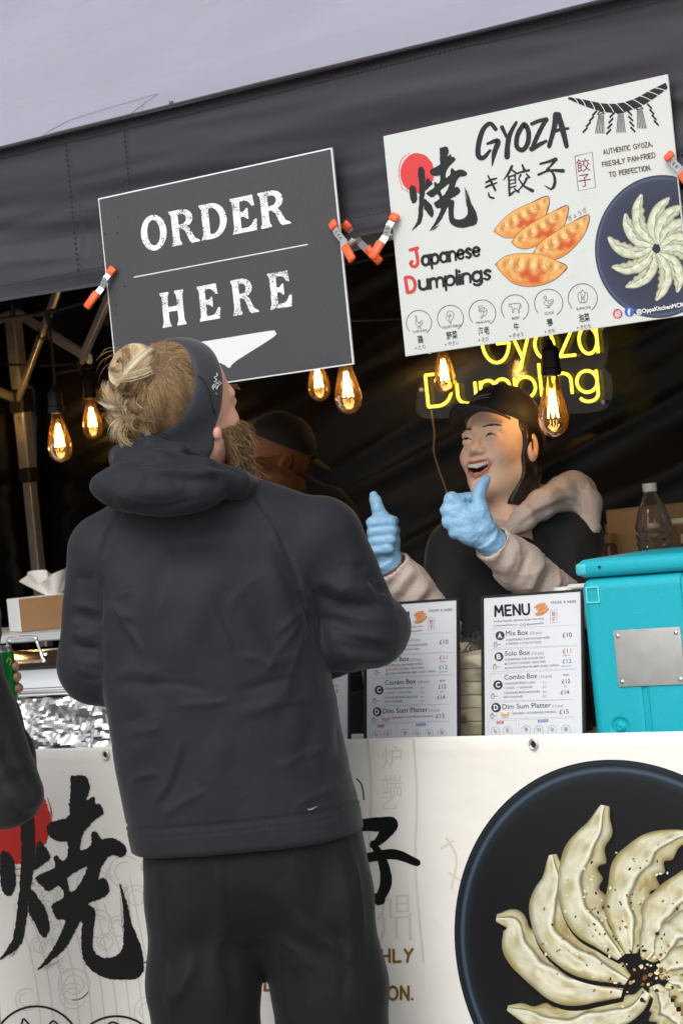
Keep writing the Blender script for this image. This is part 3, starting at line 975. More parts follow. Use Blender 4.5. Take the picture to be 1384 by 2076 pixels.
SLAB = {
 'O': (.76, [(ell(.38, .5, .38, .515)[:-1], [ell(.38, .5, .19, .37)[:-1]])]),
 'R': (.80, [(stem(.08, SW), []), ([(.2, 1), (.4, 1), (.4, .87), (.2, .87)], []), (half_ring(.38, .46, 1.0, .32, .13), []), ([(.2, .46), (.4, .46), (.4, .58), (.2, .58)], []),
             ([(.36, .5), (.52, .5), (.6, .4), (.72, .12), (.84, .05), (.86, 0), (.62, 0), (.56, .06), (.46, .36), (.36, .46)], [])]),
 'D': (.80, [(stem(.08, SW), []), ([(.2, 1), (.36, 1), (.36, .87), (.2, .87)], []), (half_ring(.34, 0, 1.0, .44, .13), []), ([(.2, 0), (.36, 0), (.36, .13), (.2, .13)], [])]),
 'E': (.70, [(stem(.08, SW), []), ([(.2, 1), (.66, 1), (.69, .70), (.62, .70), (.52, .84), (.44, .88), (.2, .88)], []),
             ([(.2, .58), (.38, .58), (.46, .66), (.5, .66), (.5, .36), (.46, .36), (.38, .44), (.2, .44)], []), ([(.2, .12), (.46, .12), (.56, .17), (.66, .32), (.73, .32), (.70, 0), (.2, 0)], [])]),
 'H': (.86, [(stem(.08, SW), []), (stem(.58, SW), []), ([(.2, .57), (.66, .57), (.66, .43), (.2, .43)], [])]),
}
def slab(art, body, x0, x1, z0, h, gap):
    tot = sum(SLAB[c][0] for c in body) + gap * (len(body) - 1)
    e = (x1 - x0) / tot; x = x0
    for c in body:
        wd, parts = SLAB[c]
        for o, hs_ in parts:
            art.poly([(x + a_ * e, z0 + b_ * h) for a_, b_ in o], 'f4f5f6', [[(x + a_ * e, z0 + b_ * h) for a_, b_ in q] for q in hs_])
        x += (wd + gap) * e
def PX(x, y): return at(x, y, 0)
for word, L_, R_, T_, gap in (('ORDER', (290, 512), (586, 453), (564, 383), .085), ('HERE', (329, 665), (592, 621), (579, 549), .40)):
    ar = Art(plane(0), NF)
    slab(ar, word, PX(*L_)[0], PX(*R_)[0], (PX(*R_)[2] + PX(*L_)[2]) / 2, PX(*T_)[2] - PX(*R_)[2], gap)
    ar.build('lettering', m_worn, ob)
ar = Art(plane(0), NF)
a_, b_ = PX(272, 562), PX(624, 495)
ar.poly([(a_[0], a_[2] - .001), (b_[0], a_[2] - .001), (b_[0], a_[2] + .0012), (a_[0], a_[2] + .0012)], 'eceded')
ar.build('dividing_line', m_print, ob)
ar = Art(plane(0), NF)
tr_, bt_ = PX(557, 669), PX(463, 746)
xc = bt_[0] + .002
hw = tr_[0] - xc
ar.poly(smooth_line([(xc - hw, tr_[2] - .004), (xc - hw + .012, tr_[2]), (xc, tr_[2]), (xc + hw - .012, tr_[2]), (xc + hw, tr_[2] - .004), (xc + hw - .006, tr_[2] - .014), (xc + .02, bt_[2] + .012), (xc, bt_[2]), (xc - .02, bt_[2] + .012), (xc - hw + .006, tr_[2] - .014)], 3, True), 'eceff2')
ar.build('arrow', m_print, ob)
for px, py in ((240, 440), (213, 475), (238, 472), (541, 465), (253, 580), (234, 595), (235, 618), (234, 638)):
    p = PX(px, py); MB().lathe([(0, 0), (.0016, 0), (.0014, .001), (0, .0012)], p + A([0, -.0003, 0]), 8, rot((1, 0, 0), math.pi / 2)).obj('staple_mark', m_blackpl, ob)

# --- gyoza board
GX0 = .713
gb = thing('gyoza_board', 'white printed gyoza menu board with red sun, brush lettering and dumpling pictures', 'sign', (GX0 + .297, 0, SZ0))
MB().box((GX0, 0, SZ0), (GX0 + .594, .004, SZ1), bev=.0008).obj('board', mat('board_face', (.60, .625, .61), .38, var=.01), gb, False)
XM = GX0 + .592
z3 = zoomer(760, 140, 2.218, 0, XM); z2 = zoomer(940, 220, 3.117, 0, XM); z4 = zoomer(980, 380, 3.426, 0, XM); z5 = zoomer(800, 560, 3.145, 0, XM)
z8 = zoomer(0, 1480, 3.295, 0)
INK = '2b2c2e'
KR = [(473, 318), (505, 305), (575, 307), (603, 370), (600, 420), (580, 468), (632, 442), (640, 492), (670, 492), (693, 530), (692, 560), (650, 590), (600, 640), (560, 690), (540, 800), (608, 768), (613, 700), (630, 672), (655, 685), (685, 728), (740, 718), (790, 735), (845, 785), (843, 835), (800, 848), (745, 835), (690, 900), (660, 995), (690, 985), (720, 1010), (735, 1060), (720, 1100), (660, 1135), (590, 1160), (630, 1190), (642, 1230), (630, 1340), (622, 1440), (645, 1495), (700, 1520), (770, 1510), (815, 1470), (828, 1390), (825, 1200), (800, 1015), (850, 1150), (880, 1290), (905, 1340), (945, 1450), (965, 1560), (955, 1620), (915, 1660), (830, 1667), (740, 1665), (660, 1635), (590, 1580), (555, 1510), (545, 1400), (550, 1275), (500, 1350), (470, 1410), (420, 1480), (350, 1540), (250, 1608), (330, 1500), (400, 1380), (440, 1275), (390, 1265), (355, 1210), (355, 1160), (430, 1115), (400, 1040), (335, 1075), (300, 1060), (245, 1000), (250, 975), (365, 920), (362, 860), (380, 832), (412, 870), (450, 850), (455, 750), (400, 745), (340, 715), (315, 660), (330, 620), (400, 600), (465, 570), (465, 500), (475, 400)]
KH = [(460, 985), (580, 912), (565, 970), (520, 1050), (475, 1083), (460, 1030)]
K1 = [(150, 560), (200, 540), (235, 600), (240, 700), (240, 800), (228, 935), (207, 1060), (190, 1200), (165, 1370), (130, 1450), (80, 1490), (0, 1535), (60, 1450), (95, 1370), (120, 1200), (135, 1050), (148, 800), (140, 660)]
K2 = [(260, 745), (300, 775), (343, 850), (300, 890), (228, 940), (235, 860)]
K3 = [(10, 820), (60, 815), (100, 880), (107, 1040), (75, 1105), (30, 1090), (5, 1000)]
K4 = [(205, 1065), (260, 1120), (310, 1200), (335, 1300), (330, 1350), (300, 1390), (265, 1350), (230, 1280), (195, 1210)]
def ragged(P, amt, sm=3):
    Q = smooth_line(P, sm, True)
    Q = resample(np.vstack([Q, Q[:1]]), len(Q) * 3)[:-1]
    return Q + rng.standard_normal(Q.shape) * amt
def kanji_yaki(art, T, col, amt):
    def tf(P): return A([T(x, y) for x, y in P])
    art.poly(tf(ragged(KR, amt)), col, [tf(ragged(KH, amt))])
    for P in (K1, K2, K3, K4): art.poly(tf(ragged(P, amt)), col)
    for i in range(7):      # dry brush tails
        x = 800 + i * 10 + rng.uniform(-3, 3); l = rng.uniform(80, 240)
        art.stroke(tf([(x, 1260 - l), (x + 14 + i * 4, 1290 + i * 18), (x + 30 + i * 5, 1370 + 8 * i)]), [.6, 2.4, 3.2], col, n=4)
    for i in range(5):
        art.stroke(tf([(400 - i * 18, 1540 + 6 * i), (320 - i * 8, 1600 + i)]), [2.2, .5], col, n=2)
# affine from the banner drawing to the board drawing
src = A([[540, 305, 1], [960, 1600, 1], [0, 1535, 1]], float); dst = A([[310, 350], [460, 682], [165, 727]], float)
AF = np.linalg.solve(src, dst)
def T_sign(x, y): return A([x, y, 1.0]) @ AF

# faint wave pattern in the paper
ar = Art(z3, NF, .0002)
for cx, cy, r in ((960, 620, 60), (1010, 640, 70), (930, 900, 50), (960, 860, 60), (1010, 1010, 60), (250, 1240, 40), (180, 1220, 34), (980, 1080, 50), (900, 960, 40)):
    for k in (1, .75, .5):
        ar.circle((cx, cy), r * k, 'e1e4dd', 2.2, a0=rng.uniform(0, 3), a1=rng.uniform(4, 7))
tag(ar.build('paper_pattern', m_print, gb), kind='stuff')
ar = Art(z3, NF, .0004)
ar.poly(ragged(ell(190, 468, 76, 90)[:-1:3], .9), 'e0484a')
ar.stroke([(125, 545), (108, 480), (118, 410), (160, 372)], [1.5, 3, 3, 1], 'e0484a'); ar.stroke([(120, 535), (160, 556), (215, 552)], [1, 3, 1], 'e0484a')
ar.build('red_sun', m_print, gb)
ar = Art(z3, NF, .0006); kanji_yaki(ar, T_sign, INK, 3.0); ar.build('brush_character', m_print, gb)
ar = Art(z2, NF, .0005)
for P, wv in (
    ([(200, 130), (165, 95), (120, 135), (92, 230), (92, 300), (125, 310), (165, 265)], [22, 22, 26, 28, 28, 24, 14]), ([(150, 222), (215, 205), (192, 280), (178, 362)], [14, 26, 26, 5]),
    ([(240, 118), (272, 185)], [22, 16]), ([(330, 88), (292, 160), (276, 230), (272, 305)], [16, 24, 28, 30]),
    ([(430, 97), (475, 78), (518, 72)], [20, 20, 28]), ([(515, 75), (475, 150), (428, 255)], [24, 24, 22]), ([(428, 255), (480, 226), (518, 207)], [28, 22, 16]),
    ([(580, 38), (570, 120), (538, 238)], [30, 27, 24]), ([(596, 40), (622, 130), (648, 238)], [30, 30, 24]), ([(555, 152), (610, 132), (658, 126)], [14, 18, 14])):
    ar.stroke(P, A(wv) * 1.22, INK, rough=.03)
ar.stroke([(372, 108), (338, 170), (334, 240), (370, 262), (402, 220), (408, 150), (388, 106)], 31, INK, closed=True, rough=.03)
ar.build('title_lettering', m_print, gb)
ar = Art(z2, NF, .0005)
for P, wv in (
    ([(303, 365), (280, 410), (250, 452)], [18, 15, 6]), ([(300, 385), (318, 400), (337, 412)], [8, 13, 11]), ([(283, 432), (324, 420)], [10, 12]), ([(283, 430), (287, 540)], [14, 14]), ([(322, 420), (325, 470)], [12, 10]), ([(288, 478), (325, 470)], [8, 8]),
    ([(288, 455), (322, 448)], [8, 8]), ([(287, 502), (328, 490)], [9, 9]), ([(288, 548), (330, 515)], [17, 8]), ([(318, 505), (345, 527)], [8, 15]),
    ([(368, 356), (380, 386)], [11, 18]), ([(343, 407), (410, 390)], [11, 16]), ([(358, 420), (343, 448)], [13, 6]), ([(393, 412), (412, 434)], [8, 15]), ([(397, 440), (375, 482), (333, 528)], [16, 13, 6]), ([(350, 450), (380, 490), (433, 520)], [9, 13, 22]),
    ([(482, 350), (530, 337), (578, 322)], [14, 17, 25]), ([(578, 325), (548, 362), (520, 388)], [22, 13, 9]), ([(470, 418), (540, 392), (625, 394)], [15, 15, 25]), ([(530, 375), (562, 410), (575, 455), (566, 495), (547, 512)], [10, 15, 19, 19, 9]), ([(547, 510), (508, 486)], [13, 4]),
    ([(140, 467), (170, 452), (205, 441)], [13, 15, 10]), ([(138, 497), (170, 482), (208, 469)], [13, 14, 9]), ([(152, 425), (176, 470), (198, 516)], [10, 15, 15]), ([(155, 532), (163, 558), (188, 566)], [8, 13, 13])):
    ar.stroke(P, wv, INK, rough=.03)
ar.build('brush_characters', m_print, gb)
ar = Art(z3, NF, .0005)
art_strokes(ar, 'J', (162, 890), (206, 883), 80, 'd9474b', 15)
art_strokes(ar, 'apanese', (214, 884), (472, 840), 64, INK, 12.5, gap=.16, rough=.15, slant=.08)
art_strokes(ar, 'D', (146, 1005), (186, 999), 68, 'd9474b', 15)
art_strokes(ar, 'umplings', (201, 993), (520, 944), 64, INK, 12.5, gap=.16, rough=.15, slant=.08)
ar.build('handwritten_lettering', m_print, gb)
ar = Art(z3, NF, .0005)
for t_, a_, b_ in (('AUTHENTIC GYOZA,', (1027, 384), (1247, 346)), ('FRESHLY PAN-FRIED', (1024, 440), (1260, 396)), ('TO PERFECTION.', (1054, 485), (1240, 453))):
    art_strokes(ar, t_, a_, b_, 21, '6d6347', 4.0, gap=.26, jit=.5)
ar.build('slogan_lettering', m_print, gb)
ar = Art(z3, NF, .0005)
ar.stroke([(897, 392), (975, 373), (990, 532), (913, 548), (897, 392)], 2.6, '7d4b52', n=0)
ar.text('餃', (909, 461), (968, 452), 44, '8a4a55'); ar.text('子', (918, 527), (972, 518), 44, '8a4a55')
ar.build('red_stamp', m_print, gb)
# straw rope with paper streamers
ar = Art(z3, NF, .0005)
rp = smooth_line([(868, 130), (935, 150), (1020, 172), (1100, 175), (1180, 150), (1250, 110), (1312, 72)], 12)
rw = np.interp(np.linspace(0, 1, len(rp)), [0, .25, .5, .75, 1], [8, 26, 34, 36, 24])
T_r = np.gradient(rp, axis=0); T_r /= np.linalg.norm(T_r, axis=1)[:, None]; N_r = np.stack([-T_r[:, 1], T_r[:, 0]], 1)
rw = np.interp(np.linspace(0, 1, len(rp)), [0, .2, .5, .8, 1], [5, 15, 22, 21, 13])
ar.poly(np.vstack([rp + N_r * rw[:, None], (rp - N_r * rw[:, None])[::-1]]), '26272b')
for i in range(1, 12):
    k0 = int(i / 12 * (len(rp) - 1)); a_ = rp[k0] - N_r[k0] * (rw[k0] + 1) - T_r[k0] * 16; b_ = rp[k0] + N_r[k0] * (rw[k0] + 1) + T_r[k0] * 16
    ar.stroke([a_, rp[k0] - N_r[k0] * 3, b_], [3.5, 2.6, 3.5], 'eef0ee', n=5)
for cx, cy, dx in ((985, 192, -14), (1063, 200, -5), (1142, 190, 5), (1232, 160, 10)):
    for i in range(4):
        x, y = cx + dx * i, cy + i * 25; s_ = -1 if dx < 0 else .45
        ar.poly([(x - 12, y + 14 * (1 if dx < 0 else 0)), (x + 10, y - 8 if dx < 0 else y + 22), (x + 14, y - 1 if dx < 0 else y + 15), (x - 7, y + 22 if dx < 0 else y - 8)], '26272b')
for cx, cy, lean in ((1014, 190, -6), (1102, 186, 2), (1188, 168, 10)):
    ar.stroke([(cx - 12, cy + 8), (cx, cy), (cx + 12, cy + 6)], 5, '26272b')
    for i in range(6):
        ar.stroke([(cx - 10 + i * 4.5, cy + 18), (cx - 18 + i * 7.6 + lean, cy + 98)], [2.4, 3.4], '26272b', n=2)
    ar.stroke([(cx - 14, cy + 14), (cx + 16, cy + 10)], 4, '26272b', n=2)
ar.build('rope_emblem', m_print, gb)

# pan-fried dumplings, drawn
def lerpc(a_, b_, t): return A(a_)[None] * (1 - t[:, None]) + A(b_)[None] * t[:, None]
def gyoza_drawn(art, top, bot):
    out = np.vstack([top, bot[::-1][1:-1]])
    art.stroke(np.vstack([out, out[:1]]), 7, '8a5228', n=4)
    n, m_ = 40, 16
    T_, B_ = resample(smooth_line(top, 8), n), resample(smooth_line(bot, 8), n)
    s_, v_ = np.meshgrid(np.linspace(0, 1, n), np.linspace(0, 1, m_), indexing='ij')
    P = T_[:, None] * (1 - v_[..., None]) + B_[:, None] * v_[..., None]
    c = A(srgb('eab369'))[None, None] * np.ones((n, m_, 1))
    def mixc(c, col, t): return c * (1 - t[..., None]) + A(srgb(col)) * t[..., None]
    pl = .5 + .5 * np.sin(s_ * 42 + v_ * 3)
    c = mixc(c, 'b9702c', np.clip(pl * 1.5 - .5, 0, 1) * np.clip(1 - np.abs(v_ - .38) * 3.2, 0, 1) * .85)
    c = mixc(c, 'fbe3b0', np.clip(1 - pl * 2, 0, 1) * np.clip(1 - np.abs(v_ - .35) * 3.4, 0, 1) * .8)
    nz = fbm(np.stack([s_ * 9, v_ * 5], -1).reshape(-1, 2), 3, 5).reshape(n, m_)
    c = mixc(c, 'cf4f28', np.clip((nz + .75) * np.clip(1 - ((v_ - .72) / .3) ** 2, 0, 1) * np.clip(1 - ((s_ - .5) / .36) ** 4, 0, 1), 0, .92))
    c = mixc(c, 'c9772f', np.clip((v_ - .86) * 5, 0, 1) * .6)
    c = mixc(c, 'd8923f', np.clip((np.abs(s_ - .5) - .38) * 8, 0, 1) * .5)
    art.grid(P, c)
    for k in range(5):
        x = .24 + k * .12; i_ = int(x * n)
        q = [T_[i_] * .86 + B_[i_] * .14, T_[i_ - 1] * .66 + B_[i_ - 1] * .34, T_[i_ + 1] * .5 + B_[i_ + 1] * .5]
        art.stroke(q, [2.5, 5, 1.5], 'b9692a', n=4)
ar = Art(z4, NF, .0005)
for top, bot in (
    ([(72, 305), (110, 250), (200, 170), (320, 112), (450, 62)], [(72, 305), (130, 340), (205, 348), (290, 308), (375, 250), (430, 200), (450, 62)]),
    ([(195, 380), (250, 310), (350, 240), (480, 170), (585, 128)], [(195, 380), (230, 412), (300, 425), (400, 390), (490, 330), (560, 260), (585, 128)]),
    ([(340, 460), (400, 380), (500, 310), (600, 250), (728, 190)], [(340, 460), (400, 490), (485, 500), (560, 470), (640, 400), (710, 300), (728, 190)]),
    ([(82, 535), (150, 480), (260, 460), (400, 470), (500, 510), (578, 548)], [(82, 535), (125, 590), (200, 660), (285, 685), (385, 680), (475, 648), (540, 600), (578, 548)])):
    gyoza_drawn(ar, A(top, float), A(bot, float))
ar.build('dumpling_drawing', m_print, gb)
ar = Art(z4, NF, .0005); ar.text('ぎょうざ', (592, 232), (720, 165), 26, '6a6a62'); ar.build('kana_lettering', m_print, gb)

# printed photograph of a plate of dumplings
def dumpling_photo(art, spine, W_, side, n=40, m_=15, pal=('e9e8cf', 'c9c49a', '8d8560', 'f4f3e2'), seed=0, flat=None):
    S = resample(smooth_line(spine, 10), n)
    T_ = np.gradient(S, axis=0); T_ /= np.linalg.norm(T_, axis=1)[:, None]
    N_ = np.stack([-T_[:, 1], T_[:, 0]], 1) * side
    s_, v_ = np.meshgrid(np.linspace(0, 1, n), np.linspace(-1, 1, m_), indexing='ij')
    prof = np.clip(np.sin(np.pi * np.clip(s_ * .93 + .05, 0, 1)), 0, 1) ** .75 + .06
    wob = 1 + .10 * noise(np.stack([s_ * 7, np.sign(v_) * 3], -1).reshape(-1, 2), seed).reshape(n, m_) * (np.abs(v_) > .5)
    sc_ = 1 + .16 * np.sin(s_ * 40 + seed) * (v_ < -.3)
    off = W_ * prof * wob * sc_ * np.where(v_ > 0, v_ * .64, v_ * .54)
    P = S[:, None] + N_[:, None] * off[..., None]
    def mixc(c, col, t): return c * (1 - t[..., None]) + A(srgb(col)) * t[..., None]
    if flat:
        art.grid(P, A(srgb(flat))[None, None] * np.ones((n, m_, 1))); return P
    c = A(srgb(pal[0]))[None, None] * np.ones((n, m_, 1))
    nz = fbm(np.stack([s_ * 6 + seed, v_ * 2.2], -1).reshape(-1, 2), 4, seed + 3).reshape(n, m_)
    pl = np.sin(s_ * 30 + seed + v_ * 2.0)
    wv_ = .14 * np.sin(s_ * 13 + seed) + .05 * np.sin(s_ * 31)
    u_ = v_ + wv_
    lit = np.clip(u_ * 6 + .3, 0, 1)                      # half turned to the light
    c = mixc(c, pal[1], (1 - lit) * np.clip(.75 + nz * .4 + .2 * pl, 0, 1))
    c = mixc(c, pal[2], (1 - lit) * np.clip(np.exp(-((u_ + .13) / .10) ** 2) * .9 + np.clip(-v_ - .6, 0, 1) * 2.2, 0, 1))
    c = mixc(c, pal[1], np.clip(pl - .2, 0, 1) * np.exp(-((u_ - .28) / .16) ** 2) * 1.0)
    c = mixc(c, '8a6a3a', np.clip(nz - .35, 0, 1) * .9 * np.clip(np.sin(np.pi * s_) * 1.5 - .5, 0, 1))
    c = mixc(c, pal[1], lit * np.clip(v_ - .3 + nz * .5 + .3 * pl, 0, 1) * 1.1)
    c = mixc(c, pal[2], lit * np.clip(v_ - .76, 0, 1) * 3.2)
    c = mixc(c, pal[3], np.exp(-((u_ - .03) / .085) ** 2) * .95)
    n2 = fbm(np.stack([s_ * 26 + seed, v_ * 7], -1).reshape(-1, 2), 3, seed + 8).reshape(n, m_)
    c = mixc(c, pal[3], np.clip(nz - .3, 0, 1) * .7 * (v_ > .2) * (v_ < .8))
    c = c * (1 + .10 * nz + .10 * n2)[..., None]
    art.grid(P, c)
    return P
L3, T3, B3 = z3(985, 805), z3(1215, 486), z3(1240, 1126)
PR = (T3[2] - B3[2]) / 2; PC = (L3[0] + PR, (T3[2] + B3[2]) / 2)
def clampx(x, z): return A([min(x, XM), 0, z])
ar = Art(clampx, NF, .0005)
def disc(art, c, radii, cols, n=72):
    a_ = np.linspace(0, 2 * np.pi, n)
    P = A(c) + A(radii)[:, None, None] * np.stack([np.cos(a_), np.sin(a_)], -1)[None]
    C = np.repeat(A([srgb(q) for q in cols])[:, None], n, 1)
    art.grid(P, C)
disc(ar, PC, [PR * k for k in (0, .45, .8, .93, .955, .985, 1)], ('31343f', '363a48', '3c4154', '3f465c', '59617b', '3d4459', '343848'))
ar.build('plate_picture', m_print, gb)
ar = Art(z4, NF, .0009)
cen = A([1200, 425])
for i, (tx, ty) in enumerate(((1345, 728), (1195, 785), (985, 690), (890, 550), (865, 345), (985, 182), (1097, 48), (1290, 72), (1400, 130), (1480, 250), (1490, 400), (1470, 560))):
    tip = A([tx, ty], float); d = tip - cen; n_ = A([-d[1], d[0]])
    sp = [cen + d * .10, cen + d * .4 - n_ * .16, cen + d * .75 - n_ * .13, tip]
    dumpling_photo(ar, sp, 78, -1, 26, 11, ('dfe3cd', 'b9bd9b', '6f7360', 'eef0e0'), seed=i * 5)
for i in range(70):
    a_ = rng.uniform(0, 6.28); r_ = abs(rng.normal(0, 105)) + 20
    ar.circle(cen + r_ * A([math.cos(a_), math.sin(a_)]), rng.uniform(1.6, 4), ('3a352a', '4b4434', 'd8d2b8', '8d6f4a')[i % 4], n=7)
ar.build('plate_dumplings', m_print, gb)
ar = Art(z4, NF, .0016)
ar.circle((930, 876), 32, 'b03a8c', n=30); ar.poly(ell(930, 884, 26, 20)[:-1], 'd2544f'); ar.circle((930, 892), 15, 'e9a24a', n=20)
ar.stroke([(913, 860), (946, 857), (949, 893), (916, 896), (913, 860)], 4, 'ffffff', n=0); ar.circle((931, 877), 9, 'ffffff', 4, n=20); ar.circle((942, 864), 2.5, 'ffffff', n=8)
ar.circle((1012, 862), 33, '4a6ac8', n=30); ar.text('f', (1004, 888), (1024, 885), 40, 'ffffff', bold=.03)
ar.text('@OppaKitchenMCR', (1063, 878), (1392, 826), 28, 'f4f4f4', bold=.025)
ar.build('social_media_mark', m_print, gb)

# six fillings in round badges
def animal(art, kind, c, r, col, wd):
    S = {
     'chicken': [[(-.42, .62), (-.5, .8), (-.34, .72), (-.3, .5), (-.22, .1), (.05, -.05), (.4, .18), (.42, -.2), (.2, -.5), (-.15, -.55), (-.42, -.2), (-.38, .2), (-.42, .62)], [(-.1, -.1), (.1, -.3), (.22, -.1)], [(-.05, -.55), (-.05, -.78), (-.2, -.8)], [(.12, -.55), (.12, -.78), (.28, -.8)]],
     'leaf': [[(.05, -.8), (-.2, -.5), (-.5, -.2), (-.45, .2), (-.4, .6), (-.1, .8), (.2, .7), (.45, .4), (.3, .1), (.4, -.1), (.15, -.35), (.05, -.8)], [(-.05, -.6), (-.15, 0), (-.05, .5)], [(-.15, -.05), (-.3, .2)], [(-.1, .1), (.15, .3)]],
     'prawn': [[(-.5, .7), (-.3, .4), (.0, .55), (.4, .5), (.55, .1), (.4, -.35), (.1, -.5), (-.1, -.75), (-.2, -.55), (.05, -.35), (.15, .0), (-.1, .2), (-.45, .2), (-.3, .4)], [(-.5, .75), (.1, .78)], [(.2, .5), (.15, .2)], [(.45, .2), (.15, .05)], [(-.3, .2), (-.35, .0)], [(-.1, .2), (-.12, .0)]],
     'cow': [[(-.6, .35), (-.75, .2), (-.55, .05), (-.4, .1), (-.3, -.15), (-.3, -.6), (-.18, -.6), (-.12, -.2), (.3, -.2), (.38, -.6), (.5, -.6), (.52, .0), (.6, .45), (.4, .5), (-.3, .42), (-.6, .35)], [(-.62, .35), (-.68, .5)], [(.6, .42), (.7, .2), (.66, -.1)]],
     'duck': [[(-.6, .5), (-.42, .72), (-.25, .6), (-.3, .25), (-.1, .1), (.2, .25), (.55, .3), (.4, -.2), (.1, -.4), (-.2, -.4), (-.5, -.15), (-.4, .2), (-.45, .45), (-.6, .5)], [(-.1, -.05), (.15, -.2), (.4, .1)], [(-.1, -.4), (-.1, -.6), (-.28, -.62)], [(.1, -.4), (.08, -.6), (-.06, -.62)]],
     'cabbage': [[(-.3, -.6), (-.5, -.2), (-.52, .3), (-.4, .55), (-.2, .5), (.0, .78), (.22, .5), (.42, .55), (.54, .3), (.5, -.2), (.3, -.6), (-.3, -.6)], [(-.15, -.6), (-.15, .1), (-.3, .4)], [(.15, -.6), (.15, .1), (.3, .4)], [(0, -.3), (0, .3)]]}[kind]
    for q in S:
        art.stroke([(c[0] + x * r * .62, c[1] - (y + .12) * r * .62) for x, y in q], wd, col, n=4)
ar = Art(z5, NF, .0005)
for (cx, cy, r, kind, nm, kj, kana, dot) in ((154, 297, 80, 'chicken', 'CHICKEN', '鶏', 'とり', 'a8474a'), (355, 268, 83, 'leaf', 'VEGETABLE', '野菜', 'やさい', 'a8474a'), (558, 236, 85, 'prawn', 'PRAWN', '海老', 'えび', '3f4f86'),
        (766, 205, 87, 'cow', 'BEEF', '牛', 'ぎゅう', '3f4f86'), (980, 172, 90, 'duck', 'DUCK', '鴨', 'かも', '3f4f86'), (1197, 140, 93, 'cabbage', 'KIMCHI', '泡菜', 'きむち', '3f4f86')):
    ar.circle((cx, cy), r, '2f4038', 3.6, a0=math.radians(137), a1=math.radians(137 + 278))
    animal(ar, kind, (cx, cy), r, '3c4742', 2.6)
    wd = {'VEGETABLE': 122, 'BEEF': 50, 'DUCK': 62}.get(nm, 88)
    ar.text(nm, (cx - wd / 2 + 6, cy + r * .83), (cx + wd / 2 + 6, cy + r * .83 - wd * .15), 15, '3a3f40')
    w2 = 34 if len(kj) == 1 else 70
    ar.text(kj, (cx - w2 / 2 + 12, cy + r * 1.62), (cx + w2 / 2 + 12, cy + r * 1.62 - w2 * .15), 38, '2b2c2e', bold=.012)
    w3 = 22 * len(kana)
    ar.text(kana, (cx - w3 / 2 + 20, cy + r * 2.12), (cx + w3 / 2 + 20, cy + r * 2.12 - w3 * .15), 22, '4a4b4d')
    ar.circle((cx - w3 / 2 + 2, cy + r * 2.03), 5, dot, n=12)
ar.build('filling_badges', m_print, gb)

# --- spring clamps
m_orange = mat('clamp_orange', srgb('ee6338'), .4)
m_zinc = mat('clamp_steel', (.72, .73, .75), .28, .9)
def clamp(tip, end, label):
    a_, b_ = at(*tip, -.012), at(*end, -.03)
    d = (a_ - b_); ang = math.atan2(d[0], d[2])
    c = (a_ + b_) / 2
    t = thing('spring_clamp', label, 'clamp', (c[0], 0, c[2]), (0, ang, 0), 'orange spring clamps holding the boards')
    L = math.hypot(d[0], d[2]) / 2
    for sg, nm in ((-1, 'front'), (1, 'back')):
        y0 = -.006 if sg < 0 else .030
        def Y(q): return y0 + sg * q
        path = [(Y(.001), L * .95), (Y(.012), L * .45), (Y(.010), 0), (Y(.022), -L * .55), (Y(.030), -L * .98)]
        arm = MB()
        for i in range(4):
            w_ = (.0135, .0135, .015, .013)[i]
            arm.bar((0, path[i][0], path[i][1]), (0, path[i + 1][0], path[i + 1][1]), w_, .0022, up=(0, 1, .2))
        arm.obj('jaw_arm', m_zinc, t, False, True)
        tp = MB(); tp.bar((0, Y(.0015), L * 1.02), (0, Y(.008), L * .68), .0185, .009, up=(0, 1, .2), bev=.0025); tp.obj('tip_pad', m_orange, t, 60, True)
        gr = MB(); gr.bar((0, Y(.019), -L * .22), (0, Y(.031), -L * 1.02), .0175, .0095, up=(0, 1, .2), bev=.0028); gr.obj('handle_grip', m_orange, t, 60, True)
    th = np.linspace(0, 4 * 2 * np.pi, 70)
    MB().tube(np.stack([np.linspace(-.008, .008, 70), .012 + .0055 * np.cos(th), .001 + .0055 * np.sin(th)], 1), .0011, 5).obj('spring', m_zinc, t, True, True)
    ar = Art(lambda x, z: A([x, -.0205 + .0, z]), NF, 0)
    for k in range(3):
        ar.circle((0, L * .12 + k * .0075), .003, '2a2a2c', .0014, n=9, a0=.3, a1=2.84)
    o = mesh('stamped_mark', np.concatenate(ar.v), ar.f, m_print, t, False, True, np.concatenate(ar.c))
clamp((228, 543), (180, 624), 'orange tipped spring clamp on the left edge of the black order board')
clamp((670, 450), (718, 528), 'orange tipped spring clamp on the right edge of the black order board')
clamp((800, 434), (757, 524), 'orange tipped spring clamp on the left edge of the white gyoza board')
clamp((1350, 312), (1400, 375), 'orange tipped spring clamp on the right edge of the white gyoza board')
# ------------------------------------------------------------------ counter with printed banner
def rbox(lo, hi, r, seg=4):
    bm = bmesh.new()
    bmesh.ops.create_cube(bm, size=1.0)
    lo, hi = A(lo, float), A(hi, float)
    for v in bm.verts:
        v.co = Vector(lo + (A(v.co) + .5) * (hi - lo))
    bmesh.ops.bevel(bm, geom=list(bm.edges), offset=r, offset_type='OFFSET', segments=seg, profile=.5, affect='EDGES')
    V = A([tuple(v.co) for v in bm.verts]); F = [[v.index for v in f.verts] for f in bm.faces]
    bm.free()
    return V, F
def rb(name, lo, hi, r, m, parent, seg=4, local=False, R=None, org=None):
    V, F = rbox(lo, hi, r, seg)
    if R is not None: V = V @ np.asarray(R).T
    if org is not None: V = V + A(org)
    return mesh(name, V, F, m, parent, 35, local)

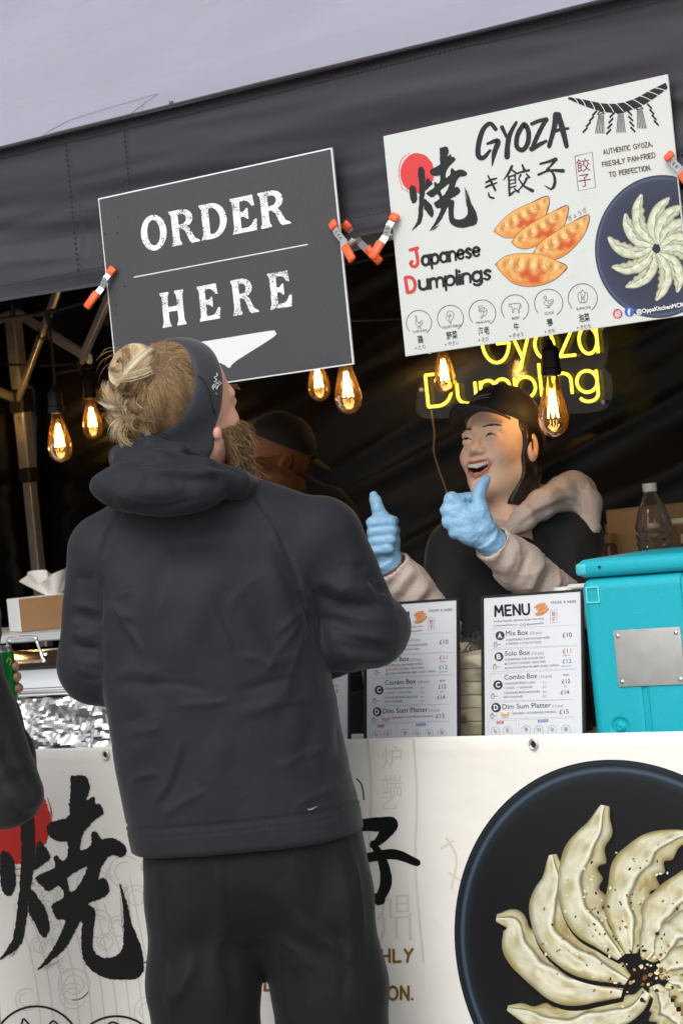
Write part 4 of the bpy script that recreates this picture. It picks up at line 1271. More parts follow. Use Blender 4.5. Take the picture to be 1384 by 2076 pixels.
BT = .935
ctr = thing('stall_counter', 'long serving counter behind the white printed banner', 'counter', (.5, .35, 0))
m_top = mat('counter_top', (.45, .45, .46), .45, var=.08)
MB().box((-1.95, .012, .865), (2.2, .43, .893), bev=.003).obj('table_top', m_top, ctr, False)
MB().box((-1.95, .012, .8931), (2.2, .03, .925), bev=.002).obj('front_rail', m_top, ctr, False)
for x in (-1.85, -.6, .75, 2.1):
    for y in (.08, .39):
        MB().tube([(x, y, 0), (x, y, .865)], .014, 10).obj('leg', m_alu, ctr)

bn = thing('banner', 'white printed banner across the counter with brush lettering and plate of dumplings', 'banner', (.45, 0, .1))
m_ban = mat('banner_vinyl', (.80, .778, .732), .45, bump=.8, bscale=3.2, bdist=.02, spec=.4)
BX0, BX1 = -.85, 1.95
def ban(u, v):
    x = BX0 + u * (BX1 - BX0); z = .1 + v * (BT - .1)
    y = 0.004 * np.clip((z - (BT - .034)) / .034, 0, 1) ** 2
    y = y + .0012 * np.exp(-((z - (BT - .034)) / .0015) ** 2)      # hem seam
    z = z + (v > .999) * .0016 * np.sin(x * 3.1)
    return np.stack([x, y, z], 1)
P, Fq = sheet(ban, 60, 120)
k = len(P); P2 = P + A([0, .0015, 0])
top = [i * 120 + 119 for i in range(60)]
mesh('vinyl_sheet', np.vstack([P, P2]), Fq + [[q + k for q in f[::-1]] for f in Fq] + [[top[i], top[i + 1], top[i + 1] + k, top[i] + k] for i in range(59)], m_ban, bn)
for x in (-.131, .907, 1.93):
    MB().tube([(x + .0075 * math.cos(t), -.002, .918 + .0085 * math.sin(t)) for t in np.linspace(0, 2 * np.pi, 24, endpoint=False)], .0026, 8, closed=True).obj('eyelet', m_zinc, bn, True)
    MB().lathe([(0, 0), (.006, 0), (0, .0005)], (x, -.001, .918), 14, rot((1, 0, 0), math.pi / 2)).obj('eyelet_hole', m_blackpl, bn)
zz = zoomer(660, 1480, 1.9116, 0); z0_ = zoomer(0, 0, 1.0, 0); zl = zoomer(260, 1660, 2.3067, 0)
# faint wave and cloud pattern
ar = Art(z0_, NF, .0001, .000003)
for i in range(34):
    cx, cy, r = rng.uniform(20, 330), rng.uniform(1740, 2070), rng.uniform(8, 34)
    for kk in (1, .62):
        ar.circle((cx, cy), r * kk, 'dedbd2', 2.4, a0=rng.uniform(0, 3), a1=rng.uniform(4, 8))
for i in range(12):
    x = 30 + i * 26
    ar.stroke([(x, 1830 + rng.uniform(-60, 40)), (x + 26, 1910), (x + 44, 1990), (x + 54, 2076)], 2.6, 'dfdcd3')
for P_ in ([(745, 1500), (752, 1600), (748, 1760), (760, 1960)], [(838, 1500), (845, 1620), (842, 1760), (858, 1950)], [(905, 1700), (925, 1740), (915, 1800)], [(895, 1720), (918, 1705)], [(910, 1770), (940, 1790)]):
    ar.stroke(P_, 5, 'e4dfd2')
ar.text('炉', (775, 1555), (815, 1553), 34, 'e5e0d4'); ar.text('端', (775, 1612), (815, 1610), 34, 'e5e0d4'); ar.text('乙', (775, 1640), (805, 1639), 22, 'e5e0d4')
ar.text('旭', (765, 1860), (835, 1858), 40, 'e5e0d4'); ar.text('川', (765, 1905), (835, 1902), 40, 'e5e0d4')
tag(ar.build('pattern_print', m_print, bn), kind='stuff')
ar = Art(z8, NF, .0008)
ar.poly(ragged(ell(75, 615, 268, 285)[:-1:2], 3), 'c8281c')
ar.stroke([(320, 450), (345, 540), (346, 620)], [3, 9, 3], 'c8281c'); ar.stroke([(20, 915), (90, 930), (150, 925)], 5, 'b03024'); ar.stroke([(40, 955), (100, 972), (140, 970)], 5, 'b03024')
ar.build('red_sun', m_print, bn)
ar = Art(z8, NF, .0012); kanji_yaki(ar, lambda x, y: A([x, y]), '0b0b0c', 2.4); ar.build('brush_character', m_print, bn)
ar = Art(zl, NF, .0008)
for P_, wv in (([(960, 60), (1090, 30), (1225, 25)], [50, 56, 76]), ([(1225, 30), (1180, 95), (1140, 125)], [74, 44, 24]), ([(940, 210), (1100, 185), (1240, 165), (1350, 205)], [44, 44, 48, 34]), ([(1145, 115), (1190, 200), (1205, 300), (1170, 385)], [30, 44, 56, 40]), ([(1180, 380), (1100, 330)], [44, 10])):
    ar.stroke(P_, wv, '0b0b0c', rough=.02)
ar.build('brush_character', m_print, bn)
ar = Art(zl, NF, .0008)
art_strokes(ar, 'FRESHLY', (980, 674), (1330, 668), 58, '8a6424', 12, gap=.34, jit=1.2)
art_strokes(ar, 'PAN-FRIED', (240, 805), (690, 800), 58, '8a6424', 12, gap=.3, jit=1.2)
art_strokes(ar, 'TO PERFECTION.', (700, 838), (1332, 844), 60, '8a6424', 12, gap=.3, jit=1.2)
tag(ar.build('slogan_lettering', m_print, bn), kind='stuff')
ar = Art(z0_, NF, .0008)
for c_ in ((75, 2130), (237, 2150)):
    ar.circle(c_, 90, '141414', 4.5, n=60)
ar.stroke([(45, 2076), (50, 2066), (70, 2090)], 4, '141414'); ar.stroke([(100, 2078), (110, 2070), (125, 2085)], 4, '141414'); ar.stroke([(215, 2080), (230, 2072), (250, 2082)], 4, '141414')
ar.build('badge_outline', m_print, bn)
BC, BR = (1.057, .521), .366
ar = Art(plane(0), NF, .0008)
disc(ar, BC, [BR * k_ for k_ in (0, .5, .8, .90, .935, .95, .97, .99, 1)], ('0e0f11', '131416', '191a1d', '1d1f23', '262d35', '4a5a6b', '1b2128', '272f38', '15181c'), 120)
ar.build('plate_picture', m_print, bn)
ar = Art(zz, NF, .0012)
PAL = ('dad8bf', 'b7ad7e', '665b36', 'efeddb')
for i, (sp, W_, sd_) in enumerate((
    ([(1270, 990), (1290, 1040), (1330, 1110), (1400, 1180)], 95, -1),
    ([(1240, 1010), (1190, 1060), (1080, 1100), (900, 1120), (705, 1075)], 95, -1),
    ([(1150, 1010), (1050, 985), (930, 970), (850, 900), (770, 830), (730, 740), (662, 725)], 125, -1),
    ([(1172, 965), (1090, 915), (990, 870), (905, 790), (875, 690), (895, 580), (882, 482)], 118, -1),
    ([(1150, 875), (1090, 800), (1020, 720), (990, 610), (1000, 500), (1060, 390), (1082, 292)], 122, -1),
    ([(1185, 865), (1180, 760), (1175, 680), (1200, 570), (1270, 470), (1400, 405)], 130, -1),
    ([(1245, 890), (1290, 800), (1340, 690), (1420, 600), (1500, 560)], 125, -1),
    ([(1290, 890), (1350, 830), (1450, 760), (1560, 740)], 120, -1),
    ([(1290, 940), (1400, 920), (1560, 930)], 110, -1),
    ([(1330, 970), (1420, 1030), (1540, 1100)], 110, -1))):
    sp = A(sp, float)
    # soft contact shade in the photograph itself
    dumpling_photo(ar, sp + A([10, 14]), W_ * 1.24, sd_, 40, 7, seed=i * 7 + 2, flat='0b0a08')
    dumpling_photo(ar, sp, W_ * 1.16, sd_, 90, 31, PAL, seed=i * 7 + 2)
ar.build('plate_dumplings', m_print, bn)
ar = Art(zz, NF, .0020)
for i in range(150):
    cx, cy = rng.normal(1090, 150), rng.normal(760, 170)
    if (cx - 1270) ** 2 + (cy - 930) ** 2 > 520 ** 2 or cx < 800 or cy < 430: continue
    a_ = rng.uniform(0, 3.14); r_ = rng.uniform(3.5, 7.5)
    e1 = A([math.cos(a_), math.sin(a_)]) * r_; e2 = A([-math.sin(a_), math.cos(a_)]) * r_ * .6
    ar.poly([A([cx, cy]) + e1 * math.cos(t) + e2 * math.sin(t) for t in np.linspace(0, 6.28, 9)[:-1]], ('17150f', 'efe7c8', 'e9e0bd', 'a8683a', '241f16')[i % 5])
for i in range(60):
    cx, cy = rng.normal(1275, 60), rng.normal(935, 60); r_ = rng.uniform(5, 13)
    ar.poly([(cx + r_ * math.cos(t) * rng.uniform(.5, 1), cy + r_ * math.sin(t) * rng.uniform(.4, .9)) for t in np.linspace(0, 6.28, 8)[:-1]], ('d9d09c', 'b98d5a', '7a4a2c', 'e8e2bb', '2a2620')[i % 5])
tag(ar.build('sesame_seeds', m_print, bn), kind='stuff')

# ------------------------------------------------------------------ menus in black stands
MO, MV = A([.757, .074, .8935]), A([0, .18, .984])
MV = MV / np.linalg.norm(MV); MU = A([1.0, 0, 0]); MN = np.cross(MU, MV)    # points to the customer
def menu_uv(px, py):
    d = ray(px, py); t = ((MO - CAM) @ MN) / (d @ MN); p = CAM + d * t - MO
    return A([p @ MU, p @ MV])
def zm(x, y):
    u, v = menu_uv(960 + x / 6.017, 1200 + y / 6.017)
    return A([u, -.0022, v])
def make_menu(loc, label):
    t = thing('menu_stand', label, 'menu', loc, (math.atan2(-MV[1], MV[2]), 0, 0), 'printed menus standing on the counter')
    MB().box((-.006, -.0012, 0), (.216, .003, .302), bev=.001).obj('backing', m_blackpl, t, False, True)
    MB().box((0, -.002, .004), (.2105, -.0013, .2975)).obj('paper', mat('menu_paper', (.63, .65, .69), .45), t, False, True)
    fr = MB()
    for lo_, hi_ in (((-.006, -.0045, 0), (-.0015, -.0012, .302)), ((.2115, -.0045, 0), (.216, -.0012, .302)), ((-.0015, -.0045, .2985), (.2115, -.0012, .302)), ((-.0015, -.0045, 0), (.2115, -.0012, .003))):
        fr.box(lo_, hi_)
    fr.obj('frame', m_blackpl, t, False, True)
    MB().tube([(.105, .003, .2), (.105, .06, .035)], .003, 6).obj('prop', m_blackpl, t, True, True)
    for name, fn in (('title_print', menu_title), ('price_print', menu_body)):
        ar = Art(zm, NF, 0, .000012); fn(ar)
        mesh(name, np.concatenate(ar.v), ar.f, m_print, t, False, True, np.concatenate(ar.c))
    return t
DK, GY, RD, BL = '34373c', '8b9096', 'c0585c', '5b87b8'
def menu_title(a):
    art_strokes(a, 'MENU', (268, 296), (682, 272), 122, '24262a', 27, gap=.26)
    art_strokes(a, 'ORDER & MORE', (945, 146), (1250, 132), 28, '6d7075', 5, gap=.4)
    a.text('oodles noodles / japanese street take away'.title(), (250, 372), (865, 335), 22, '55585c')
    a.circle((264, 418), 15, '8b9096', 3, n=20); a.text('http://oppakitchen.co.uk', (288, 420), (540, 405), 19, '55585c')
    a.circle((583, 403), 14, 'c76a7a', 5, n=16); a.circle((626, 401), 14, '5b7fc0', 5, n=16); a.text('@oppakitchenMCR', (655, 405), (860, 390), 20, '55585c')
    a.stroke([(942, 220), (1020, 212), (1018, 375), (938, 380), (942, 220)], 4, 'c98088', n=0)
    a.text('餃', (958, 294), (1004, 291), 44, 'b8656e'); a.text('子', (956, 362), (1002, 359), 44, 'b8656e')
    for (x, y) in ((740, 175), (765, 205), (780, 240), (750, 262)):
        gyoza_small(a, x, y)
def gyoza_small(a, x, y):
    a.poly(smooth_line([(x, y + 10), (x + 60, y - 30), (x + 140, y - 40), (x + 110, y + 8), (x + 50, y + 28)], 4, True), 'cf8a58')
    a.stroke([(x + 12, y + 8), (x + 60, y - 16), (x + 125, y - 30)], 7, 'efc08a')
    for k_ in range(3): a.stroke([(x + 40 + k_ * 24, y - 14 - k_ * 7), (x + 52 + k_ * 22, y + 4 - k_ * 6)], 4, 'a85f34', n=2)
def timer(a, x, y):
    a.circle((x + 28, y + 38), 24, '4a4d52', 6, n=20, a0=.6, a1=5.6); a.stroke([(x + 30, y + 36), (x + 85, y + 32)], 6, '4a4d52', n=2); a.stroke([(x + 12, y + 8), (x + 24, y), (x + 40, y + 6)], 5, '4a4d52')
def menu_body(a):
    for pts in ([(242, 455), (1275, 400), (1258, 650), (228, 690)], [(222, 708), (1270, 660), (1250, 935), (220, 975)], [(215, 998), (1250, 945), (1238, 1312), (196, 1332)], [(190, 1352), (1235, 1312), (1232, 1522), (188, 1555)], [(188, 1578), (528, 1565), (515, 1790), (178, 1800)], [(552, 1562), (1230, 1535), (1222, 1790), (546, 1795)]):
        a.stroke(pts + [pts[0]], 3, 'a9aeb6', n=0, caps=False)
    for ch, (x, y), r in (('A', (325, 535), 56), ('B', (312, 792), 55), ('C', (300, 1136), 58), ('D', (277, 1412), 58)):
        a.circle((x, y), r, '3f4349', n=30); a.text(ch, (x - 26, y + 30), (x + 26, y + 27), 60, 'eef0f4', bold=.03)
    for x, y in ((245, 610), (237, 882), (212, 1240), (203, 1480)): timer(a, x, y)
    for t_, a0, b0, h, c in (('Mix Box', (400, 537), (668, 522), 60, DK), ('(10 pcs)', (690, 522), (835, 513), 36, GY), ('Solo Box', (388, 782), (692, 765), 58, DK), ('(10 pcs)', (712, 770), (857, 760), 36, GY),
            ('Combo Box', (380, 1072), (782, 1050), 60, DK), ('(10 pcs)', (806, 1052), (955, 1042), 36, GY), ('Dim Sum Platter', (355, 1432), (945, 1408), 60, DK), ('(13 pcs)', (958, 1412), (1095, 1402), 34, GY),
            ('£10', (1088, 555), (1202, 550), 56, '4c5056'), ('£11', (1090, 748), (1192, 744), 52, RD), ('classic', (1092, 782), (1186, 778), 16, RD), ('£12', (1086, 872), (1197, 868), 52, BL), ('signature', (1072, 912), (1196, 906), 16, BL),
            ('FROM', (1094, 1028), (1168, 1024), 22, DK), ('£12', (1080, 1118), (1182, 1113), 50, '4c5056'), ('TO', (1103, 1164), (1136, 1162), 18, DK), ('£14', (1066, 1252), (1170, 1247), 50, '4c5056'), ('£15', (1050, 1490), (1164, 1484), 52, '4c5056'),
            ('10 DUMPLINGS, TWO FLAVOURS MIXED', (400, 600), (935, 568), 24, '5d6168'), ('6 CHICKEN, 4 X VEG (W/ TOFU)', (398, 646), (830, 624), 24, '5d6168'),
            ('10 DUMPLINGS, ONE FLAVOUR ONLY', (388, 840), (875, 812), 24, '5d6168'), ('(CLASSIC)', (416, 886), (553, 878), 24, RD), ('CHICKEN / VEG & TOFU', (566, 880), (882, 862), 24, '5d6168'), ('(SIGNATURE)', (412, 940), (592, 930), 24, BL), ('PRAWN / BEEF / DUCK / KIMCHI', (602, 930), (1040, 906), 24, '5d6168'),
            ('2 FLAVOURS FROM', (384, 1132), (636, 1120), 24, '5d6168'), ('CLASSIC', (648, 1120), (756, 1114), 24, RD), ('1 CLASSIC', (378, 1186), (506, 1180), 24, RD), ('+ 1 SIGNATURE', (516, 1180), (722, 1170), 24, BL), ('2 FLAVOURS FROM SIGNATURE', (374, 1246), (810, 1228), 24, '5d6168'), ('ANY 3 FLAVOURS', (368, 1296), (608, 1286), 24, '5d6168'),
            ('£12', (848, 1118), (890, 1116), 26, GY), ('£13', (848, 1174), (890, 1172), 26, GY), ('£13', (848, 1232), (890, 1230), 26, GY), ('£14', (848, 1286), (890, 1284), 26, GY),
            ('3 BAO BUN + 10 DUMPLINGS (MIX BOX)', (464, 1496), (1012, 1474), 24, '5d6168')):
        a.text(t_, a0, b0, h, c)
    a.circle((396, 882), 10, '54575c', n=12); a.circle((394, 934), 10, '3f648c', n=12)
    a.poly(ell(388, 1492, 50, 42)[:-1], 'dcb193'); a.poly(ell(388, 1472, 46, 22)[:-1], 'f2e2d4'); a.stroke([(345, 1470), (388, 1500), (434, 1468)], 6, 'b78560')
    a.poly([(284, 1580), (372, 1574), (370, 1604), (283, 1610)], 'c65a5e'); a.text('CLASSIC', (294, 1602), (364, 1597), 15, 'ffffff')
    a.poly([(788, 1562), (915, 1555), (914, 1585), (788, 1592)], '4f7fc0'); a.text('SIGNATURE', (798, 1585), (906, 1579), 15, 'ffffff')
    for i, (x, y) in enumerate(((270, 1700), (420, 1695), (645, 1685), (800, 1685), (963, 1682), (1130, 1678))):
        a.circle((x, y), 54, '9aa0a8', 4, a0=math.radians(135), a1=math.radians(405), n=30)
        animal(a, ('chicken', 'leaf', 'prawn', 'cow', 'duck', 'cabbage')[i], (x, y), 54, '7d838b', 4)
        a.text('鶏菜老牛鴨泡'[i], (x - 14, y + 88), (x + 18, y + 86), 24, '3a3d42')
mn = make_menu(MO, 'printed menu in black stand beside the teal insulated box')
for x, lab in ((.484, 'printed menu in black stand behind the bent elbow of the dark jacket'), (.228, 'printed menu in black stand almost hidden behind the dark jacket')):
    c = copy_tree(mn); c.location = (x, MO[1], MO[2]); c['label'] = lab

# ------------------------------------------------------------------ teal insulated box
tb = thing('insulated_box', 'speckled teal plastic insulated food box with grey metal plate', 'insulated box', (1.3, .34, .8932))
def teal_mat():
    m = mat('teal_plastic', srgb('18a6b8'), .42, bump=.25, bscale=350, bdist=.001)
    t = m.node_tree; b = t.nodes['Principled BSDF']
    tc = t.nodes.new('ShaderNodeTexCoord'); v1 = t.nodes.new('ShaderNodeTexVoronoi'); v1.inputs['Scale'].default_value = 230
    m1 = t.nodes.new('ShaderNodeMapRange'); m1.inputs[1].default_value = .10; m1.inputs[2].default_value = .16
    mx = t.nodes.new('ShaderNodeMix'); mx.data_type = 'RGBA'
    wn = t.nodes.new('ShaderNodeMath'); wn.operation = 'GREATER_THAN'; wn.inputs[1].default_value = .55
    cr = t.nodes.new('ShaderNodeMix'); cr.data_type = 'RGBA'
    cr.inputs['A'].default_value = srgb('0a7f8e') + (1,); cr.inputs['B'].default_value = srgb('62d3dc') + (1,)
    sp = t.nodes.new('ShaderNodeSeparateColor')
    t.links.new(tc.outputs['Object'], v1.inputs['Vector']); t.links.new(v1.outputs['Distance'], m1.inputs[0]); t.links.new(v1.outputs['Color'], sp.inputs[0])
    t.links.new(sp.outputs[0], wn.inputs[0]); t.links.new(wn.outputs[0], cr.inputs['Factor'])
    mx.inputs['B'].default_value = srgb('18a6b8') + (1,)
    t.links.new(cr.outputs['Result'], mx.inputs['A']); t.links.new(m1.outputs[0], mx.inputs['Factor']); t.links.new(mx.outputs['Result'], b.inputs['Base Color'])
    return m
m_teal = teal_mat()
TX, TYf = .978, .10
# body with a cut groove below the plate: built as an implicit solid
def f_body(p):
    q = np.abs(p - A([TX + .32, TYf + .15, .8945 + .158])) - A([.32, .15, .158]) + .022
    d = np.linalg.norm(np.maximum(q, 0), axis=1) + np.minimum(q.max(1), 0) - .022
    g = np.maximum(np.maximum(np.abs(p[:, 0] - (TX + .115)) - .0055, np.abs(p[:, 1] - TYf) - .006), np.abs(p[:, 2] - .955) - .06)
    d = smax(d, -g, .004)
    r = np.hypot(p[:, 0] - 1.036, p[:, 2] - .932)
    bo = np.maximum(np.abs(r - .0135) - .0035, np.abs(p[:, 1] - TYf) - .004)
    d = smax(d, -bo, .004)
    d = smin(d, np.maximum(r - .006, np.abs(p[:, 1] - TYf) - .004), .004)
    d = smax(d, -np.maximum(r - .0018, np.abs(p[:, 1] - TYf) - .008), .002)
    return d
V, Q = nets(f_body, (TX - .01, TYf - .012, .885), (TX + .22, TYf + .10, 1.225), .003, 1)
keep = (V[Q][:, :, 0].max(1) < TX + .21) & (V[Q][:, :, 1].max(1) < TYf + .09)
V2, F2 = rbox((TX + .0005, TYf + .0005, .8945), (TX + .6395, TYf + .2995, 1.2105), .022, 5)
lo_cut = mesh('body', np.vstack([V, V2 + A([.0, .003, 0])]), np.vstack([Q[keep]]).tolist() + [[i + len(V) for i in f] for f in F2], m_teal, tb, 40)
rb('lid', (TX - .001, TYf - .002, 1.212), (TX + .641, TYf + .30, 1.246), .014, m_teal, tb, 5)
rb('corner_grip', (TX - .0025, TYf - .0035, 1.217), (TX + .022, TYf + .06, 1.240), .006, mat('teal_mid', srgb('45b4c0'), .45), tb, 3)
MB().lathe([(0, .001), (.0028, .001), (.0028, 0), (0, 0)], (TX + .05, TYf - .004, 1.231), 10, rot((1, 0, 0), math.pi / 2)).obj('lid_hole', m_blackpl, tb)
m_plate = mat('plate_metal', (.40, .40, .39), .5, .25, var=.08, vscale=30, bump=.1, bscale=300)
pl = rb('metal_plate', (1.042, TYf - .0035, 1.007), (1.178, TYf + .001, 1.112), .0016, m_plate, tb, 2)
V, F = rbox((0, 0, 0), (1, 1, 1), .1, 2)
for x, z in ((1.051, 1.102), (1.169, 1.102), (1.051, 1.017), (1.169, 1.017)):
    MB().lathe([(0, .003), (.0025, .0026), (.0042, .0012), (.0046, 0), (0, 0)], (x, TYf - .0035, z), 14, rot((1, 0, 0), math.pi / 2)).obj('rivet', m_zinc, pl)
lt = MB()
for lo_, hi_ in (((.993, .0975, 1.165), (.996, .1012, 1.196)), ((1.018, .0975, 1.165), (1.021, .1012, 1.196)), ((.996, .0975, 1.165), (1.018, .1012, 1.168)), ((.996, .0975, 1.193), (1.018, .1012, 1.196))):
    lt.box(lo_, hi_)
lt.obj('latch_frame', mat('teal_light', srgb('6fc9cf'), .4), tb, False)
rb('paper_label', (1.181, TYf - .0012, 1.06), (1.28, TYf + .0002, 1.095), .0004, mat('label_paper', (.78, .78, .78), .6), tb, 1)

# ------------------------------------------------------------------ takeout boxes between the menus
m_kraft = mat('cream_card', srgb('e2d9c0'), .6, var=.05, vscale=30)
for i in range(7):
    z = .8935 + i * .026
    x0, y0 = .640 + rng.uniform(-.004, .004), .152 + rng.uniform(-.004, .004)
    o = rb('takeout_box', (x0, y0, z), (x0 + .17, y0 + .15, z + .0255), .004, m_kraft, None, 2)
    tag(o, 'flattened cream takeout box stacked between two menus', 'takeout box', 'cream takeout boxes stacked between the menus')
def film(u, v):
    a_ = u * 2.0; x = np.where(a_ < 1, .632, .632 + (a_ - 1) * .2); y = np.where(a_ < 1, .33 - a_ * .19, .14)
    z = .895 + v * .215
    o = .006 * fbm(np.stack([u * 9, v * 7], 1), 3, 12) + .01 * np.clip(v - .85, 0, 1) * 4 * noise(np.stack([u * 16, v * 3], 1), 4)
    pull = np.clip(v - .86, 0, 1) * .3
    return np.stack([x + o + pull * .2 * (.72 - x), y + o - .002 + pull * .35, z], 1)
P, Fq = sheet(film, 70, 40)
tag(mesh('plastic_bag', P, Fq, thin_glass('bag_film', (.93, .93, .91), .12, (.9, .9, .88), 1.35, .12)), 'clear crinkled plastic bag around the cream takeout boxes', 'plastic bag')
# squeeze bottle behind the menu
sq = thing('squeeze_bottle', 'squeeze bottle with white flip cap behind the menu', 'bottle', (.80, .37, .8932))
MB().lathe([(0, 0), (.03, 0), (.032, .01), (.032, .2), (.026, .235), (.018, .25), (0, .25)], (0, 0, 0), 24).obj('bottle_body', mat('sauce_brown', (.05, .02, .012), .3), sq, 40, True)
MB().lathe([(0, .25), (.022, .25), (.022, .285), (.019, .292), (0, .292)], (0, 0, 0), 24).obj('cap', mat('white_plastic', (.78, .77, .75), .4), sq, 40, True)
MB().box((.01, -.008, .286), (.055, .008, .296), bev=.003).obj('flip_lid', MATS['white_plastic'], sq, False, True)
# clear tub by the left menu
tag(MB().lathe([(0, 0), (.045, 0), (.05, .16), (.048, .16), (.043, .004), (0, .004)], (.465, .2, .8934), 28).obj('clear_tub', thin_glass('tub_plastic', (.9, .9, .9), .25, (.9, .9, .9), 1.4, .1)), 'clear round plastic tub behind the middle menu', 'tub')

# ------------------------------------------------------------------ chafing dish with foil
m_steel = mat('polished_steel', (.82, .81, .8), .13, 1.0, bump=.04, bscale=12)
m_foil = mat('foil', (.68, .68, .68), .3, 1.0)
cf = thing('chafing_dish', 'rectangular steel chafing dish with domed lid and wire handle', 'chafing dish', (-.55, .3, .8932))
CX0, CX1, CY0, CY1 = -.83, -.262, .10, .42
rb('water_pan', (CX0 + .02, CY0 + .02, .8935), (CX1 - .02, CY1 - .02, 1.035), .012, m_steel, cf)
rb('rim', (CX0, CY0, 1.036), (CX1, CY1, 1.046), .0045, m_steel, cf, 3)
rb('rim_edge', (CX0 + .008, CY0 + .008, 1.0465), (CX1 - .008, CY1 - .008, 1.057), .0045, m_steel, cf, 3)
prof = [(0, 0), (.006, .02), (.018, .04), (.038, .053), (.044, .055), (.06, .062), (.1, .075), (.14, .08)]
ring = []
for ins, z in smooth_line(prof, 4):
    x0, x1, y0, y1 = CX0 + .012 + ins, CX1 - .012 - ins, CY0 + .012 + ins, CY1 - .012 - ins
    r = .03; pts = []
    for cx, cy, a0 in ((x1 - r, y0 + r, -90), (x1 - r, y1 - r, 0), (x0 + r, y1 - r, 90), (x0 + r, y0 + r, 180)):
        for t in np.radians(np.linspace(a0, a0 + 90, 7)): pts.append((cx + r * math.cos(t), cy + r * math.sin(t), 1.057 + z))
    ring.append(pts)
n_ = len(ring[0]); V = A(ring).reshape(-1, 3)
F = [[i * n_ + j, i * n_ + (j + 1) % n_, (i + 1) * n_ + (j + 1) % n_, (i + 1) * n_ + j] for i in range(len(ring) - 1) for j in range(n_)] + [[(len(ring) - 1) * n_ + j for j in range(n_)]]
lid = mesh('lid', V, F, m_steel, cf, 40)
hx0, hx1, hz = -.572, -.478, 1.165
MB().tube(smooth_line([(hx0 - .02, .2, 1.125), (hx0 - .004, .2, 1.124), (hx0, .2, 1.13), (hx0 + .002, .2, hz - .01), (hx0 + .012, .2, hz), (hx1 - .012, .2, hz), (hx1 - .002, .2, hz - .01), (hx1 + .006, .2, 1.132), (hx1 + .012, .2, 1.124), (hx1 + .03, .2, 1.125)], 6), .0042, 10).obj('lid_handle', m_steel, lid)
for x in (hx0 - .014, hx1 + .02):
    MB().tube([(x, .2, 1.118), (x, .2, 1.132)], .008, 10).obj('handle_lug', m_steel, lid)
# crumpled foil folded along the front and side of the dish
def foil(u, v):
    s = u * 1.15
    x = np.where(s < .75, -.87 + s, -.12); y = np.where(s < .75, .052, .052 + (s - .75))
    z = .895 + v * .145
    q = np.stack([s * 10, v * 1.6 + s * 2], 1)
    cell = np.abs(noise(q * 1.0, 3)) + .55 * np.abs(noise(q * 2.3 + 5, 6)) + .3 * np.abs(noise(q * 5 + 2, 9))
    o = .030 * (cell - .5) + .004 * np.abs(noise(q * 8 + 3, 19)) + .012 * noise(np.stack([s * 5, v * 1.5], 1), 14)
    x = x + np.where(s < .75, .006 * noise(q * 2 + 9, 8), o); y = y + np.where(s < .75, o, 0) * 1.0
    lean = .045 * v
    return np.stack([x, y + lean * (s < .75) , z + .008 * noise(np.stack([s * 12, v * 0], 1), 2) * v + .004 * noise(q * 3, 4)], 1)
P, Fq = sheet(foil, 190, 34)
tag(mesh('foil_sheet', P, Fq, m_foil, smooth=14), 'crumpled shiny aluminium foil wrapped in front of the chafing dish', 'foil')

# ------------------------------------------------------------------ rack with tissue box behind the dish
rk = thing('steel_rack', 'thin steel shelf rack standing behind the chafing dish', 'rack', (-.9, .7, 0))
MB().box((-1.35, .53, 1.134), (-.35, .86, 1.158), bev=.003).obj('shelf', mat('brushed_steel', (.62, .66, .66), .4, .6), rk, False)
for x in (-1.33, -.37):
    for y in (.55, .84):
        MB().tube([(x, y, 0), (x, y, 1.134)], .008, 8).obj('leg', m_alu, rk)
tx = thing('tissue_box', 'white and brown cardboard tissue box with tissue pulled out on the steel rack', 'tissue box', (-.85, .68, 1.1585), (0, 0, -.55))
m_card_w = mat('card_white', (.74, .75, .74), .6); m_card_b = mat('card_brown', srgb('a9835c'), .65, var=.05, vscale=40)
bx = MB().box((-.055, -.11, 0), (.055, .11, .085), bev=.002).obj('carton', m_card_w, tx, False, True)
MB().box((.0552, -.109, .001), (.056, .109, .084)).obj('brown_panel', m_card_b, bx, False, True)
MB().box((-.056, -.109, .001), (-.0552, .109, .084)).obj('brown_panel', m_card_b, bx, False, True)
def tissue(u, v):
    a_ = u * 6.28; r = .012 + .03 * v + .012 * np.sin(a_ * 3 + 1) * v + .008 * np.sin(a_ * 7) * v
    return np.stack([r * np.cos(a_) * .8, r * np.sin(a_) * 1.5, .083 + .05 * v + .018 * v * np.sin(a_ * 2 + .5)], 1)
P, Fq = sheet(tissue, 60, 12); mesh('tissue', P, Fq, mat('tissue_paper', (.82, .8, .77), .9), tx, True, True)
for x, y in ((-.70, .60), (-.62, .61), (-.54, .6)):
    j = thing('jar', 'dark teal lidded jar lying low on the steel rack beside the tissue box', 'jar', (x, y, 1.1585), group='dark teal lidded jars on the steel rack')
    MB().lathe([(0, 0), (.028, 0), (.03, .006), (.03, .022), (0, .022)], n=22).obj('jar_body', mat('jar_green', (.02, .06, .06), .3), j, 40, True)
    MB().lathe([(0, .032), (.03, .032), (.033, .028), (.033, .02), (0, .02)], n=22).obj('lid', mat('jar_lid', (.04, .11, .115), .4), j, 40, True)

